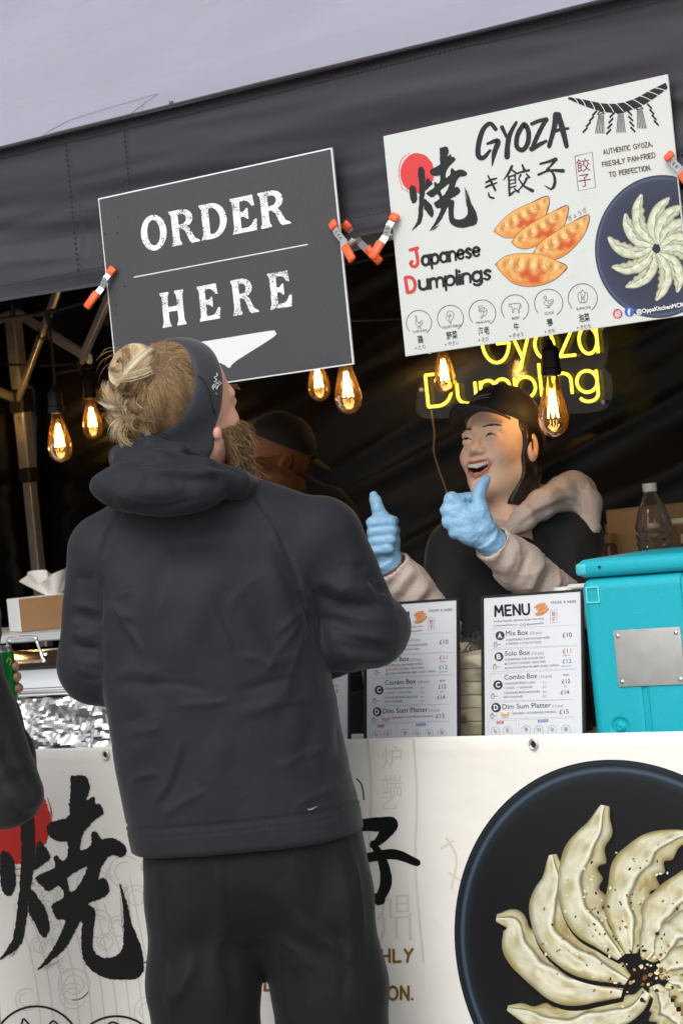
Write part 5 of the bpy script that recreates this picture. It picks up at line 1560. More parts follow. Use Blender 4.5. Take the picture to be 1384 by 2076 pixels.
# ------------------------------------------------------------------ shelf with supplies behind
sh = thing('supply_table', 'dark supply table at the back of the tent holding bottle and cardboard box', 'table', (1.2, .95, 0))
MB().box((.72, .76, 1.0), (2.2, 1.16, 1.03), bev=.003).obj('table_top', mat('dark_top', (.03, .028, .026), .5), sh, False)
for x in (.76, 2.16):
    for y in (.80, 1.12):
        MB().tube([(x, y, 0), (x, y, 1.0)], .014, 8).obj('leg', m_alu, sh)
cb = thing('cardboard_box', 'plain brown cardboard box standing behind the teal insulated box', 'box', tuple(at(1300, 1100, .93)[:2]) + (1.0302,), (0, 0, -.25))
MB().box((-.055, -.05, 0), (.065, .09, .292), bev=.002).obj('carton', mat('carton_brown', srgb('c39a6e'), .7, var=.06), cb, False, True)
MB().box((-.0535, -.0512, .2922), (.0635, .0885, .294)).obj('flap', MATS['carton_brown'], cb, False, True)
wb = thing('water_bottle', 'clear ribbed plastic bottle with blue label behind the teal insulated box', 'bottle', tuple(at(1322, 1050, .83)[:2]) + (1.0302,), (0, 0, .3))
pf = [(0, 0), (.038, 0), (.042, .008)]
pf += [(.042, .02), (.042, .14)]
for i in range(6):
    z = .15 + i * .018
    pf += [(.0375, z), (.041, z + .006), (.041, z + .012)]
pf += [(.038, .262), (.03, .29), (.018, .315), (.014, .325), (.014, .332)]
MB().lathe(pf, n=28).obj('bottle_body', thin_glass('clear_pet', (.97, .97, .97), .16, (.95, .95, .95), 1.6, .06), wb, 30, True)
MB().lathe([(.0425, .10), (.0428, .10), (.0428, .172), (.0425, .172)], n=28).obj('label', mat('blue_label', srgb('2f6d8e'), .4), wb, 40, True)
MB().lathe([(0, .345), (.0155, .345), (.016, .342), (.016, .327), (0, .327)], n=20).obj('cap', MATS['white_plastic'], wb, 40, True)
pb = thing('pump_bottle', 'dark bottle with cream pump head at the back beside the clear bottle', 'bottle', tuple(at(1392, 1080, .9)[:2]) + (1.0302,))
MB().lathe([(0, 0), (.032, 0), (.033, .01), (.033, .17), (.02, .2), (.014, .205), (0, .205)], n=22).obj('bottle_body', mat('amber_plastic', srgb('5a3a12'), .3), pb, 40, True)
MB().lathe([(0, .205), (.016, .205), (.016, .225), (.006, .227), (.006, .25), (0, .25)], n=18).obj('pump_collar', mat('cream_plastic', (.7, .6, .45), .4), pb, 40, True)
MB().box((-.05, -.008, .248), (.014, .008, .262), bev=.003).obj('pump_spout', MATS['cream_plastic'], pb, False, True)
for i, (x, y, h) in enumerate(tuple((at(q, 1080, yy)[0], yy, hh) for q, yy, hh in ((1228, .88, .24), (1212, .95, .2), (1242, .99, .26)))):
    j = thing('spice_jar', 'small amber spice jar standing beside the cardboard box', 'jar', (x, y, 1.0302), group='amber spice jars at the back')
    MB().lathe([(0, 0), (.02, 0), (.021, .005), (.021, h - .03), (.016, h - .02), (0, h - .02)], n=18).obj('jar_body', mat('jar_amber', (.16, .06, .02), .25), j, 40, True)
    MB().lathe([(0, h), (.018, h), (.018, h - .02), (0, h - .02)], n=18).obj('lid', mat('jar_cap', (.35, .2, .08), .4), j, 40, True)
# ------------------------------------------------------------------ people
class Sp:
    """a person's own frame: r to the side, b towards the photographer, z up"""
    def __init__(s, D): s.D = D
    def p(s, px, py, b=0.0):
        d = ray(px, py); k = s.D - b
        return A([d @ RT * k, b, CAM[2] + d[2] * k])
    def w(s, V):
        V = np.asarray(V, float)
        return np.append(CAM[:2], 0) + V[..., :1] * RT + (s.D - V[..., 1:2]) * FW + V[..., 2:3] * UP
def unit(v): v = A(v, float); return v / np.linalg.norm(v)

def build(sp, f, lo, hi, h, name, m, parent, fold=None, amp=None, cols=None, iters=2, smooth=True):
    V, Q = nets(f, lo, hi, h, iters)
    N = vnormals(V, Q)
    if fold: V = folds(V, N, fold)
    if amp is not None: V = V + N * amp(V)[:, None]
    c = cols(V) if cols else None
    # (r,b,z) is a left-handed triple (r x b points down), so the winding flips on the way to the world
    return mesh(name, sp.w(V), Q[:, ::-1] if FLIP else Q, m, parent, smooth, cols=c)
FLIP = np.linalg.det(np.stack([RT, -FW, UP])) < 0

m_skin = mat('skin', rough=.5, attr='Col', sss=.12, bump=.15, bscale=600, bdist=.0006, spec=.4)
m_jacket = mat('jacket_cloth', srgb('202228'), .68, var=.08, vscale=7, bump=.5, bscale=1100, bdist=.0006, sheen=.10, spec=.26, wrinkle=(14.0, .10, .003))
m_trouser = mat('trouser_cloth', srgb('131517'), .68, var=.08, vscale=7, bump=.5, bscale=1000, bdist=.0006, sheen=.08, spec=.24, wrinkle=(12.0, .10, .003))
m_shoe = mat('shoe_black', (.02, .02, .022), .5)

# --- heads
def head_sdf(male=False, ears=True):
    def f(p):
        ax = p * A([1, 1, 1]); q = np.abs(p[:, 0])
        s = np.column_stack([q, p[:, 1], p[:, 2]])
        d = sd_ell(p, (0, -.015, .035), (.076, .096, .088))
        d = smin(d, sd_ell(p, (0, .026, -.03), (.062, .063, .088)), .03)
        d = smin(d, sd_cap(s, (.050, .0, -.06), (.0, .064, -.104), .020, .019), .025)
        d = smin(d, sd_ell(s, (.036, .056, -.030), (.026, .026, .024)), .018)
        d = smin(d, sd_ell(p, (0, .072, -.104), (.02, .018, .016)), .018)
        d = smin(d, sd_cap(s, (.012, .081, .021), (.048, .066, .020), .009 if not male else .012, .008), .014)
        d = smax(d, -sd_ell(s, (.032, .100, .001), (.019, .018, .011)), .012)
        d = smin(d, sd_ell(s, (.032, .0735, .001), (.017, .0145, .0125)), .004)
        if male:
            d = smin(d, sd_cap(p, (0, .086, .008), (0, .1075, -.031), .0075, .0115), .010)
        else:
            d = smin(d, sd_cap(p, (0, .083, .004), (0, .1000, -.027), .0070, .0110), .012)
        d = smin(d, sd_ell(s, (.0130, .092, -.032), (.0090, .009, .0065)), .006)
        d = smin(d, sd_cap(p, (0, -.025, -.06), (0, -.055, -.21), .052 if not male else .062, .056 if not male else .070), .03)
        # ear
        e = sd_ell(s, (.080, -.012, -.004), (.010, .019, .031), None)
        e = smax(e, -sd_ell(s, (.091, -.008, -.002), (.008, .010, .017)), .006)
        return smin(d, e, .006) if ears else d
    return f
def smile(f):
    def g(p):
        s = np.column_stack([np.abs(p[:, 0]), p[:, 1], p[:, 2]])
        d = f(p)
        # lips round an open, laughing mouth
        d = smin(d, sd_chain(s, [(.030, .077, -.050), (.014, .0905, -.0525), (0, .093, -.055)], [.0030, .0042, .0042], .003), .004)
        d = smin(d, sd_chain(s, [(.030, .077, -.052), (.020, .087, -.071), (0, .093, -.0825)], [.0030, .0048, .0052], .003), .004)
        m_ = np.maximum(sd_ell(s, (0, .092, -.0535), (.0290, .028, .0250)), p[:, 2] + .0565 - .12 * s[:, 0])
        return smax(d, -m_, .004)
    return g
def skin_cols(tone, lip=None, mouth=False, blush=.25):
    t = A(srgb(tone))
    def c(q):
        C = np.repeat(t[None], len(q), 0)
        s = np.column_stack([np.abs(q[:, 0]), q[:, 1], q[:, 2]])
        k = np.exp(-(np.linalg.norm(s - A([.042, .07, -.03]), axis=1) / .026) ** 2) * blush + np.exp(-(np.linalg.norm(q - A([0, .11, -.034]), axis=1) / .016) ** 2) * blush * .8
        k = k + np.exp(-(np.linalg.norm(s - A([.085, -.01, -.01]), axis=1) / .025) ** 2) * .3
        C = C * (1 - k[:, None]) + C * A([1.0, .55, .5]) * k[:, None]
        if lip:
            d1, _ = line_dist(s, [(.030, .077, -.051), (.014, .0925, -.0525), (0, .096, -.055)])
            d2, _ = line_dist(s, [(.030, .077, -.052), (.020, .089, -.0715), (0, .096, -.083)])
            k = np.clip(1.6 - np.minimum(d1, d2) / .0046, 0, 1)[:, None]
            C = C * (1 - k) + A(srgb(lip)) * k
        if mouth:
            r = np.maximum(sd_ell(s, (0, .092, -.0535), (.0290, .05, .0250)), q[:, 2] + .0565 - .12 * s[:, 0])
            k = (np.clip(-r / .002 + .4, 0, 1) * (q[:, 1] < .088))[:, None]
            C = C * (1 - k) + A(srgb('4a1512')) * k
        C = C * (1 + .05 * fbm(q * 60, 3, 2))[:, None]
        return C
    return c
class Head:
    """head placed at c with forward f and up u in the person's frame"""
    def __init__(s, c, f, u, scale=1.0, sx=1.0):
        f = unit(f); u = A(u, float); u = unit(u - f * (u @ f))
        # (r,b,z) is handed the other way round from the world, so the side axis is taken with that in mind
        s.R = np.stack([np.cross(f, u), f, u], 1); s.c, s.k = A(c, float), scale * A([sx, 1.0, 1.0])
    def loc(s, P): return (np.asarray(P) - s.c) @ s.R / s.k
    def out(s, L): return np.asarray(L, float) @ s.R.T * s.k + s.c
def head_mesh(sp, H, sdf, cols, parent, name='head', h=.0026, zmin=-.2):
    V, Q = nets(sdf, (-.105, -.125, zmin), (.105, .135, .135), h)
    return mesh(name, sp.w(H.out(V)), Q[:, ::-1] if np.linalg.det(H.R) * (-1 if FLIP else 1) < 0 else Q, m_skin, parent, True, cols=cols(V))
def radial(sdf, D, c=(0, -.005, .02)):
    lo, hi = np.zeros(len(D)), np.full(len(D), .2)
    for _ in range(26):
        md = (lo + hi) / 2; ins = sdf(A(c) + D * md[:, None]) < 0
        lo = np.where(ins, md, lo); hi = np.where(ins, hi, md)
    return lo
def sphere_patch(sp, H, sdf, axis, t0, t1, offs, name, m, parent, nphi=96, nt=16, phi0=0, phi1=2 * np.pi, c=(0, -.005, .02), extra=None):
    """a closed shell that follows the head between polar angles t0 and t1 round axis (head coordinates)"""
    a_ = unit(axis); e1 = unit(np.cross(a_, A([.3, .9, .2]))); e2 = np.cross(a_, e1)
    ph = np.linspace(phi0, phi1, nphi, endpoint=abs(phi1 - phi0 - 2 * np.pi) > 1e-6)
    rows = []
    tt = np.linspace(0, 1, nt)
    prof = [(t, 0.0) for t in tt[:1]] + [(t, offs * (1 - (2 * t - 1) ** 8)) for t in tt] + [(tt[-1], 0.0)]
    for t, o in prof:
        T0 = t0(ph) if callable(t0) else t0; T1 = t1(ph) if callable(t1) else t1
        th = np.radians(T0 + (T1 - T0) * t) * np.ones(len(ph))
        D = np.cos(th)[:, None] * a_ + np.sin(th)[:, None] * (np.cos(ph)[:, None] * e1 + np.sin(ph)[:, None] * e2)
        r = radial(sdf, D, c) + o - (.002 if o == 0 else 0)
        P = A(c) + D * r[:, None]
        if extra is not None: P = P + D * extra(P, t)[:, None]
        rows.append(P)
    V = np.concatenate(rows); n_ = len(ph); closed = abs(phi1 - phi0 - 2 * np.pi) < 1e-6
    F = [[i * n_ + j, i * n_ + (j + 1) % n_, (i + 1) * n_ + (j + 1) % n_, (i + 1) * n_ + j] for i in range(len(rows) - 1) for j in range(n_ if closed else n_ - 1)]
    return mesh(name, sp.w(H.out(V)), F, m, parent), V

# --- hair
m_hair = mat('hair', rough=.38, attr='Col', spec=.6)
def strands(sp, S, rad, cols, name, parent, m=None):
    """S (k,n,3) in the person's frame; thin three-sided tubes in one mesh"""
    S = np.asarray(S, float); k, n = S.shape[:2]
    T_ = np.gradient(S, axis=1); T_ /= np.linalg.norm(T_, axis=2)[..., None] + 1e-9
    U = np.cross(T_, A([.31, .52, .79])); U /= np.linalg.norm(U, axis=2)[..., None] + 1e-9
    W_ = np.cross(T_, U)
    rad = np.asarray(rad) * np.ones((k, 1)); tp = np.interp(np.linspace(0, 1, n), [0, .1, .7, 1], [.8, 1, .9, .25])
    R = rad * tp[None]
    V = np.stack([S + R[..., None] * (U * math.cos(a_) + W_ * math.sin(a_)) for a_ in (0, 2.094, 4.189)], 2)   # k,n,3,3
    idx = np.arange(k * n * 3).reshape(k, n, 3)
    F = np.concatenate([np.stack([idx[:, :-1, j], idx[:, :-1, (j + 1) % 3], idx[:, 1:, (j + 1) % 3], idx[:, 1:, j]], -1).reshape(-1, 4) for j in range(3)])
    C = np.repeat(np.asarray(cols)[:, None], n * 3, 1).reshape(-1, 3)
    return mesh(name, sp.w(V.reshape(-1, 3)), F, m or m_hair, parent, True, cols=C)
def mixcol(pal, k):
    pal = A([srgb(q) for q in pal]); w_ = rng.dirichlet(np.ones(len(pal)) * .7, k)
    return (w_ @ pal) * rng.uniform(.8, 1.2, (k, 1))

# ================================================================== customer in the dark jacket
S1 = Sp(3.93)
man = thing('person', 'customer in dark hooded jacket and black headband with blond hair bun, seen from behind', 'person', S1.w(A([-.18, 0, 0])))
p = S1.p
# torso outline (left edge, right edge) read at several heights
LE = A([p(215, 1060), p(207, 1150), p(205, 1250), p(213, 1400), p(224, 1460), p(238, 1560), p(255, 1650), p(270, 1716)])
RE = A([p(625, 1010), p(640, 1120), p(650, 1250), p(668, 1360), p(690, 1450), p(708, 1560), p(725, 1620), p(736, 1684)])
zl_, rl_ = LE[::-1, 2], LE[::-1, 0]; zr_, rr_ = RE[::-1, 2], RE[::-1, 0]
ZH = (LE[-1, 2] + RE[-1, 2]) / 2
SL, SR = p(212, 1120), p(655, 1092)
EL, ER = p(192, 1352, -.02), p(742, 1283, 0.0)
NK = p(372, 930)
def f_jacket(q):
    z = q[:, 2]
    L = np.interp(z, zl_, rl_); R = np.interp(z, zr_, rr_)
    c = (L + R) / 2; a_ = (R - L) / 2
    b_ = np.interp(z, [.7, .85, 1.1, 1.3, 1.45, 1.52], [.150, .155, .150, .135, .10, .07])
    x = np.abs(q[:, 0] - c) / a_; y = np.abs(q[:, 1] - np.interp(z, [.8, 1.1, 1.35, 1.5], [-.01, .0, .01, -.01])) / b_
    d = ((x ** 2.5 + y ** 2.5) ** (1 / 2.5) - 1) * np.minimum(a_, b_) * .85
    d = smax(d, z - 1.36, .12)
    # yoke from the neck out to both shoulders
    d = smin(d, sd_cap(q, NK + A([-.03, .01, -.078]), SL + A([.02, 0, .0]), .074, .066), .06)
    d = smin(d, sd_cap(q, NK + A([.05, .005, -.088]), SR + A([-.02, 0, .008]), .070, .066), .06)
    # sleeves, bent at the elbow with the hands in the front pockets
    d = smin(d, sd_cap(q, SL, EL, .067, .064), .02)
    d = smin(d, sd_chain(q, [EL, EL + A([.03, -.14, .0]), EL + A([.12, -.22, -.04])], [.064, .058, .05], .02), .022)
    d = smin(d, sd_cap(q, SR, ER, .074, .066), .02)
    d = smin(d, sd_chain(q, [p(700, 1302, .015), p(760, 1275, -.03), p(768, 1272, -.14), p(650, 1330, -.2)], [.056, .060, .056, .05], .012), .012)
    d = smax(d, (ZH + .0 * q[:, 0]) - z, .004)
    return d
def P_(*a): return [p(x, y, .16) for x, y in a]
jf = [(P_((305, 1640), (340, 1590), (368, 1500)), .007, .006), (P_((318, 1640), (352, 1592), (380, 1505)), .012, -.004),
      (P_((455, 1120), (400, 1240), (345, 1370)), .03, .008), (P_((300, 1100), (270, 1250), (262, 1400)), .03, -.007), (P_((345, 1120), (318, 1260), (310, 1390)), .022, .006),
      (P_((560, 1080), (605, 1200), (640, 1340)), .02, -.010), (P_((530, 1090), (575, 1210), (615, 1350)), .022, .009), (P_((470, 1200), (540, 1330), (600, 1420)), .022, .006),
      (P_((490, 1205), (560, 1330), (622, 1420)), .018, -.006), (P_((215, 1375), (270, 1365), (335, 1372)), .012, .005), (P_((225, 1395), (270, 1390), (330, 1392)), .012, -.004),
      (P_((480, 1330), (525, 1338), (565, 1348)), .008, .004), (P_((520, 1370), (560, 1345), (600, 1330)), .01, .004), (P_((470, 1455), (540, 1430), (590, 1400)), .012, .004),
      (P_((240, 1560), (300, 1500), (320, 1420)), .02, .005), (P_((600, 1560), (640, 1480), (655, 1400)), .02, -.007), (P_((650, 1620), (685, 1540), (690, 1470)), .014, -.006), (P_((420, 1690), (430, 1560), (470, 1480)), .03, .005),
      ([p(640, 1190, .09), p(690, 1235, .09), p(770, 1240, .06)], .014, -.009), ([p(650, 1170, .09), p(705, 1200, .09), p(765, 1205, .06)], .014, .008), ([p(665, 1250, .09), p(730, 1300, .07), p(800, 1310, .03)], .013, -.007), ([p(690, 1330, .08), p(750, 1335, .05), p(810, 1325, .0)], .012, .006), ([p(745, 1160, .07), p(760, 1190, .06), p(800, 1205, .03)], .008, -.008),
      ([p(720, 1120, .08), p(700, 1180, .08), p(670, 1240, .09)], .016, .006),
      ([p(140, 1240, .06), p(180, 1260, .07), p(205, 1250, .06)], .012, -.007), ([p(138, 1285, .06), p(172, 1290, .07), p(205, 1280, .06)], .010, .007), ([p(140, 1300, .06), p(175, 1315, .07), p(205, 1310, .06)], .010, -.008), ([p(150, 1350, .06), p(185, 1370, .06), p(215, 1390, .05)], .012, .006), ([p(165, 1150, .07), p(178, 1230, .07), p(190, 1330, .06)], .012, -.006)]
# sharp creases: radiating from the armpits, across the elbows, slanting over the back
def fan(o, ends, wd, am):
    for e in ends:
        m_ = ((o[0] + e[0]) / 2 + rng.uniform(-8, 8), (o[1] + e[1]) / 2 + rng.uniform(-8, 8))
        jf.append((P_(o, m_, e), wd * rng.uniform(.8, 1.2), am * rng.uniform(.7, 1.3)))
fan((628, 1225), ((560, 1290), (540, 1360), (575, 1420), (600, 1180)), .006, .0075)
fan((215, 1215), ((270, 1260), (290, 1330), (262, 1190)), .006, .0070)
for a0, b0 in (((236, 1468), (300, 1452)), ((245, 1500), (330, 1478)), ((480, 1405), (600, 1372)), ((520, 1440), (640, 1420)), ((300, 1385), (420, 1400)), ((360, 1430), (470, 1420)), ((560, 1560), (670, 1520)), ((330, 1660), (420, 1600)), ((590, 1640), (690, 1600)), ((255, 1600), (330, 1570)), ((420, 1210), (470, 1330)), ((330, 1210), (300, 1330))):
    jf.append((P_(a0, ((a0[0] + b0[0]) / 2 + rng.uniform(-10, 10), (a0[1] + b0[1]) / 2 + rng.uniform(-8, 8)), b0), rng.uniform(.004, .006), rng.uniform(.005, .0075) * (1 if rng.uniform() < .65 else -1)))
for (x0, y0), (x1, y1) in (((655, 1215), (790, 1228)), ((660, 1240), (815, 1262)), ((668, 1275), (800, 1300)), ((676, 1305), (812, 1322)), ((700, 1180), (755, 1190)), ((690, 1140), (742, 1150)), ((140, 1225), (205, 1235)), ((138, 1262), (207, 1270)), ((138, 1300), (210, 1300)), ((145, 1335), (212, 1345)), ((155, 1370), (215, 1375)), ((150, 1170), (200, 1165))):
    jf.append(([p(x0, y0, .07), p((x0 + x1) / 2, (y0 + y1) / 2 + rng.uniform(2, 9), .08), p(x1, y1, .05)], .006, rng.uniform(.006, .010) * (1 if rng.uniform() < .5 else -1)))
seam1 = [p(245, 1030, .1), p(215, 1075, .12), p(204, 1130, .1), p(203, 1260, .08)]
seam2 = [p(500, 985, .1), p(560, 1070, .14), p(600, 1170, .12), p(632, 1290, .1)]
def j_amp(V):
    q = np.stack([V[:, 0] * 9 + V[:, 2] * 2, V[:, 1] * 6, V[:, 2] * 4 - V[:, 0] * 3], 1)
    rg = lambda a, sd_, e=5: (1 - np.abs(noise(a, sd_))) ** e
    mk = np.clip(noise(V * 5.0, 51) + .35, 0, 1)
    d = .0026 * fbm(q, 3, 11) + .0022 * mk * rg(np.stack([V[:, 0] * 7 + V[:, 2] * 5, V[:, 1] * 5, V[:, 2] * 6 - V[:, 0] * 5], 1), 61, 7) - .002 * np.clip(.5 - mk, 0, 1) * rg(np.stack([V[:, 0] * 9 - V[:, 2] * 6, V[:, 1] * 5, V[:, 2] * 5 + V[:, 0] * 4], 1), 71, 7) + .0022 * (np.abs(noise(np.stack([V[:, 0] * 16 - V[:, 2] * 9, V[:, 1] * 9, V[:, 2] * 13 + V[:, 0] * 10], 1), 5)) - .3)
    for sm in (seam1, seam2):
        dd, _ = line_dist(V[:, [0, 2]], [q_[[0, 2]] for q_ in sm]); d = d - .0045 * np.exp(-(dd / .003) ** 2) + .0015 * np.exp(-((dd - .008) / .005) ** 2) * (V[:, 1] > .0)
    d = d + .0022 * np.clip((ZH + .048 - V[:, 2]) / .003, 0, 1) - .003 * np.exp(-((V[:, 2] - ZH - .050) / .0028) ** 2) - .0018 * np.exp(-((V[:, 2] - ZH - .040) / .002) ** 2)
    return d
jacket = build(S1, f_jacket, (p(100, 1200)[0] - .06, -.36, ZH - .02), (p(840, 1200)[0] + .06, .24, 1.56), .0052, 'jacket', m_jacket, man, jf, j_amp)

# hood lying on the back
NC = p(385, 925, -.01)
def f_hood(q):
    d = None
    ring_ = [p(262, 935, .09), p(330, 948, .135), p(410, 962, .13), p(478, 978, .085), p(512, 992, .0), p(485, 992, -.09), p(380, 975, -.12), p(285, 940, -.07), p(250, 930, .02), p(262, 935, .09)]
    rr = [.026, .029, .029, .026, .023, .022, .022, .024, .025, .026]
    d = sd_chain(q, ring_, rr, .01)
    up_ = sd_chain(q, [p(256, 918, .05), p(305, 905, .10), p(365, 914, .105), p(425, 945, .085), p(485, 980, .04)], [.020, .017, .014, .011, .009], .012)
    d = smin(d, up_, .012)
    Rp = rot((0, 1, 0), .14)
    d = smin(d, sd_ell(q, p(318, 990, .125), (.120, .052, .050), Rp), .009)
    d = smin(d, sd_cap(q, p(255, 985, .11), p(235, 985, .08), .036, .030), .02)
    d = smin(d, sd_cap(q, p(400, 988, .12), p(478, 985, .07), .030, .016), .02)
    d = smax(d, -sd_cap(q, p(395, 860, -.01), p(390, 960, -.01), .088, .085), .012)
    return d
hf = [(P_((222, 958), (300, 944), (400, 942), (500, 958)), .004, -.006), (P_((240, 905), (300, 898), (380, 902), (450, 918)), .004, -.004), (P_((205, 985), (260, 1010), (330, 1020), (420, 1000)), .005, .005), (P_((340, 960), (370, 1000), (380, 1035)), .004, -.004), (P_((300, 955), (280, 990), (285, 1035)), .005, .004), (P_((440, 950), (450, 975), (440, 1005)), .004, .004),
      (P_((225, 948), (300, 935), (400, 930), (495, 955)), .012, -.010), (P_((215, 962), (290, 952), (390, 952), (470, 962)), .012, .006),
      (P_((230, 1000), (300, 1005), (380, 995)), .02, .006), (P_((250, 1020), (320, 1025), (400, 1010)), .012, -.005), (P_((320, 968), (400, 975), (470, 960)), .008, -.005), (P_((260, 915), (300, 925), (360, 918)), .006, -.004)]
build(S1, f_hood, (p(170, 950)[0], -.2, 1.38), (p(560, 950)[0], .24, 1.60), .005, 'hood', m_jacket, jacket, hf, lambda V: .0016 * fbm(V * 22, 3, 4) + .0015 * (1 - np.abs(noise(V * A([9, 12, 20]), 7))) ** 6)
# small curved mark and pull cord at the hem
sw = [p(622, 1640, .165), p(628, 1644, .166), p(645, 1634, .166), p(626, 1638, .166)]
def on_front(px, py, off=.0012):
    a_, b_ = p(px, py, .28), p(px, py, -.05)
    for t in np.linspace(0, 1, 200):
        q_ = a_ + (b_ - a_) * t
        if f_jacket(q_[None])[0] < 0: break
    return p(px, py, q_[1] + .008 + off)
V = A([on_front(*c) for c in ((622, 1638), (625, 1643), (632, 1642), (646, 1633), (631, 1638), (625, 1640))])
mesh('hem_mark', S1.w(V), [[0, 1, 2, 3, 4, 5]], mat('grey_mark', srgb('77787c'), .5), jacket, False)
MB().tube(S1.w(smooth_line([p(722, 1578, .07), p(732, 1590, .07), p(736, 1608, .07), p(737, 1622, .07)], 6)), .0018, 6).obj('hem_cord', m_blackpl, jacket)

# trousers
CR = p(536, 1955)
HL, HR = p(405, 1760), p(632, 1750)
KL, KRt = p(425, 2250), p(690, 2240)
def ground_pt(q, z): return A([q[0], q[1], z])
AL, AR = A([p(432, 2500)[0], 0, .06]), A([p(712, 2490)[0], .02, .06])
def f_trouser(q):
    d = sd_cap(q, p(400, 1700), HL + A([0, 0, -.06]), .098, .106)
    d = smin(d, sd_cap(q, p(622, 1685), HR + A([0, 0, -.06]), .098, .108), .05)
    d = smin(d, sd_ell(q, p(515, 1740, .0), (.18, .125, .14)), .05)
    d = smin(d, sd_chain(q, [HL + A([0, 0, -.06]), p(412, 2000), p(420, 2120), KL, AL], [.106, .098, .092, .086, .072], .04), .015)
    d = smin(d, sd_chain(q, [HR + A([0, 0, -.06]), p(668, 2000), p(675, 2120), KRt, AR], [.108, .100, .094, .088, .072], .04), .015)
    d = smin(d, sd_cap(q, p(528, 1780), p(533, 1905), .095, .044), .05)
    d = smax(d, .035 - q[:, 2], .004)
    return smax(d, q[:, 2] - (ZH + .03), .004)
def T_(*a): return [p(x, y, .13) for x, y in a]
tf_ = [(T_((600, 1850), (650, 1905), (700, 1935)), .006, .008), (T_((560, 1905), (610, 1940), (655, 1990)), .006, .008), (T_((330, 2040), (370, 2000), (395, 1930)), .006, .008), (T_((680, 1880), (700, 1960), (690, 2060)), .006, -.008), (T_((700, 1700), (722, 1800), (735, 1950)), .006, .008), (T_((440, 1740), (450, 1850), (430, 1990)), .006, .008), (T_((330, 1740), (335, 1880), (350, 2050)), .006, -.008),
       (T_((495, 1780), (510, 1880), (535, 1930)), .02, -.004),  (T_((560, 1790), (600, 1860), (660, 1930)), .02, .007), (T_((590, 1830), (640, 1880), (700, 1930)), .012, -.005), (T_((545, 1920), (590, 1950), (640, 2010)), .018, .006), (T_((640, 1890), (690, 1940), (720, 1960)), .01, .005),
       (T_((650, 1720), (655, 1800), (640, 1880)), .02, -.005), (T_((700, 1750), (705, 1850), (715, 2000)), .018, .006), (T_((340, 1740), (350, 1850), (340, 1960)), .025, .006), (T_((400, 1740), (420, 1850), (410, 2000)), .025, -.006), (T_((330, 2050), (370, 2010), (400, 1950)), .012, .006), (T_((620, 1960), (600, 2020), (590, 2076)), .016, -.006), (T_((445, 1920), (470, 2000), (480, 2076)), .014, -.006)]
build(S1, f_trouser, (p(250, 1900)[0], -.2, .02), (p(800, 1900)[0] + .05, .22, ZH + .14), .008, 'trousers', m_trouser, man, tf_, lambda V: .003 * fbm(V * A([10, 10, 3]), 3, 21) + .004 * (1 - np.abs(noise(V * A([9, 6, 1.6]), 27))) ** 5)
MB().tube(S1.w(smooth_line([p(746, 1768, .04), p(749, 1800, .04), p(753, 1840, .04)], 6)), .0022, 6).obj('pocket_zip', m_blackpl, man)
for q_ in (AL, AR):
    def f_shoe(v):
        d = sd_cap(v, q_ + A([0, .06, -.012]), q_ + A([.02, -.14, -.02]), .043, .038)
        return smax(smin(d, sd_cap(v, q_ + A([0, .03, .0]), q_ + A([0, .03, .06]), .042, .044), .03), .004 - v[:, 2], .004)
    build(S1, f_shoe, q_ + A([-.1, -.22, -.06]), q_ + A([.12, .14, .14]), .008, 'shoe', m_shoe, man)

# head, headband, hair and beard
H1 = Head(p(377, 831, -.005), (.68, -.70, .20), (-.08, .38, .9), 1.04)
hs1 = head_sdf(True); hs0 = head_sdf(True, False)
def hs1l(q):
    s_ = np.column_stack([np.abs(q[:, 0]), q[:, 1:]])
    return smin(hs0(q), sd_ell(s_, (.0775, -.004, -.033), (.0065, .009, .012)), .005)
head_mesh(S1, H1, hs1l, skin_cols('e3ac95'), man, h=.0032)
bax = H1.R.T @ unit((-.58, .76, .30))
m_band = mat('headband_knit', srgb('33343c'), .7, bump=.2, bscale=1500, bdist=.0004, sheen=.3)
_e1 = unit(np.cross(unit(bax), A([.3, .9, .2]))); _e2 = np.cross(unit(bax), _e1)
_dl = H1.loc(p(440, 872, .05)) - A([0, -.005, .02])
ph_ear = math.atan2(_dl @ _e2, _dl @ _e1)
band, bandV = sphere_patch(S1, H1, hs0, bax, 51, lambda ph: 95 + 15 * np.clip(np.cos(ph - ph_ear), 0, 1) ** 2, .009, 'headband', m_band, man, 140, 22)
# seam and stitched mark on the band
def band_pt(px, py, off):
    a_, b_ = p(px, py, .25), p(px, py, -.15)
    for t in np.linspace(0, 1, 400):
        q_ = a_ + (b_ - a_) * t
        if hs0(H1.loc(q_)[None])[0] < .0092: return p(px, py, q_[1] + off)
    return p(px, py, 0)
sm_ = [band_pt(160 + x / 3.295, 660 + y / 3.295, .0012) for x, y in ((795, 335), (830, 360), (862, 420), (880, 480), (893, 540), (912, 600))]
MB().tube(S1.w(smooth_line(sm_, 5)), .0010, 5).obj('band_seam', m_blackpl, band)
lg = MB()
for st_ in ([(920, 315), (925, 335), (905, 345), (920, 360), (910, 372)], [(905, 375), (935, 385), (900, 395), (895, 420), (915, 400), (920, 425), (935, 395)], [(935, 370), (950, 385), (940, 395)], [(890, 410), (900, 430)], [(915, 452), (922, 458)]):
    lg.tube(S1.w(smooth_line([band_pt(160 + x / 3.295, 660 + y / 3.295, .0014) for x, y in st_], 4)), .0008, 5)
lg.obj('stitched_mark', mat('thread_white', (.7, .7, .68), .7), band)
HP = ('8f7352', 'b3946b', 'd9c096', '6e553a', 'c7ab7e')
m_scalp = mat('hair_base', srgb('6b533a'), .6, var=.3, vscale=60)
sphere_patch(S1, H1, hs0, bax, 1, 55, .004, 'hair_cap', m_scalp, man, 80, 14)
bc = p(278, 752, .085)                                  # bun
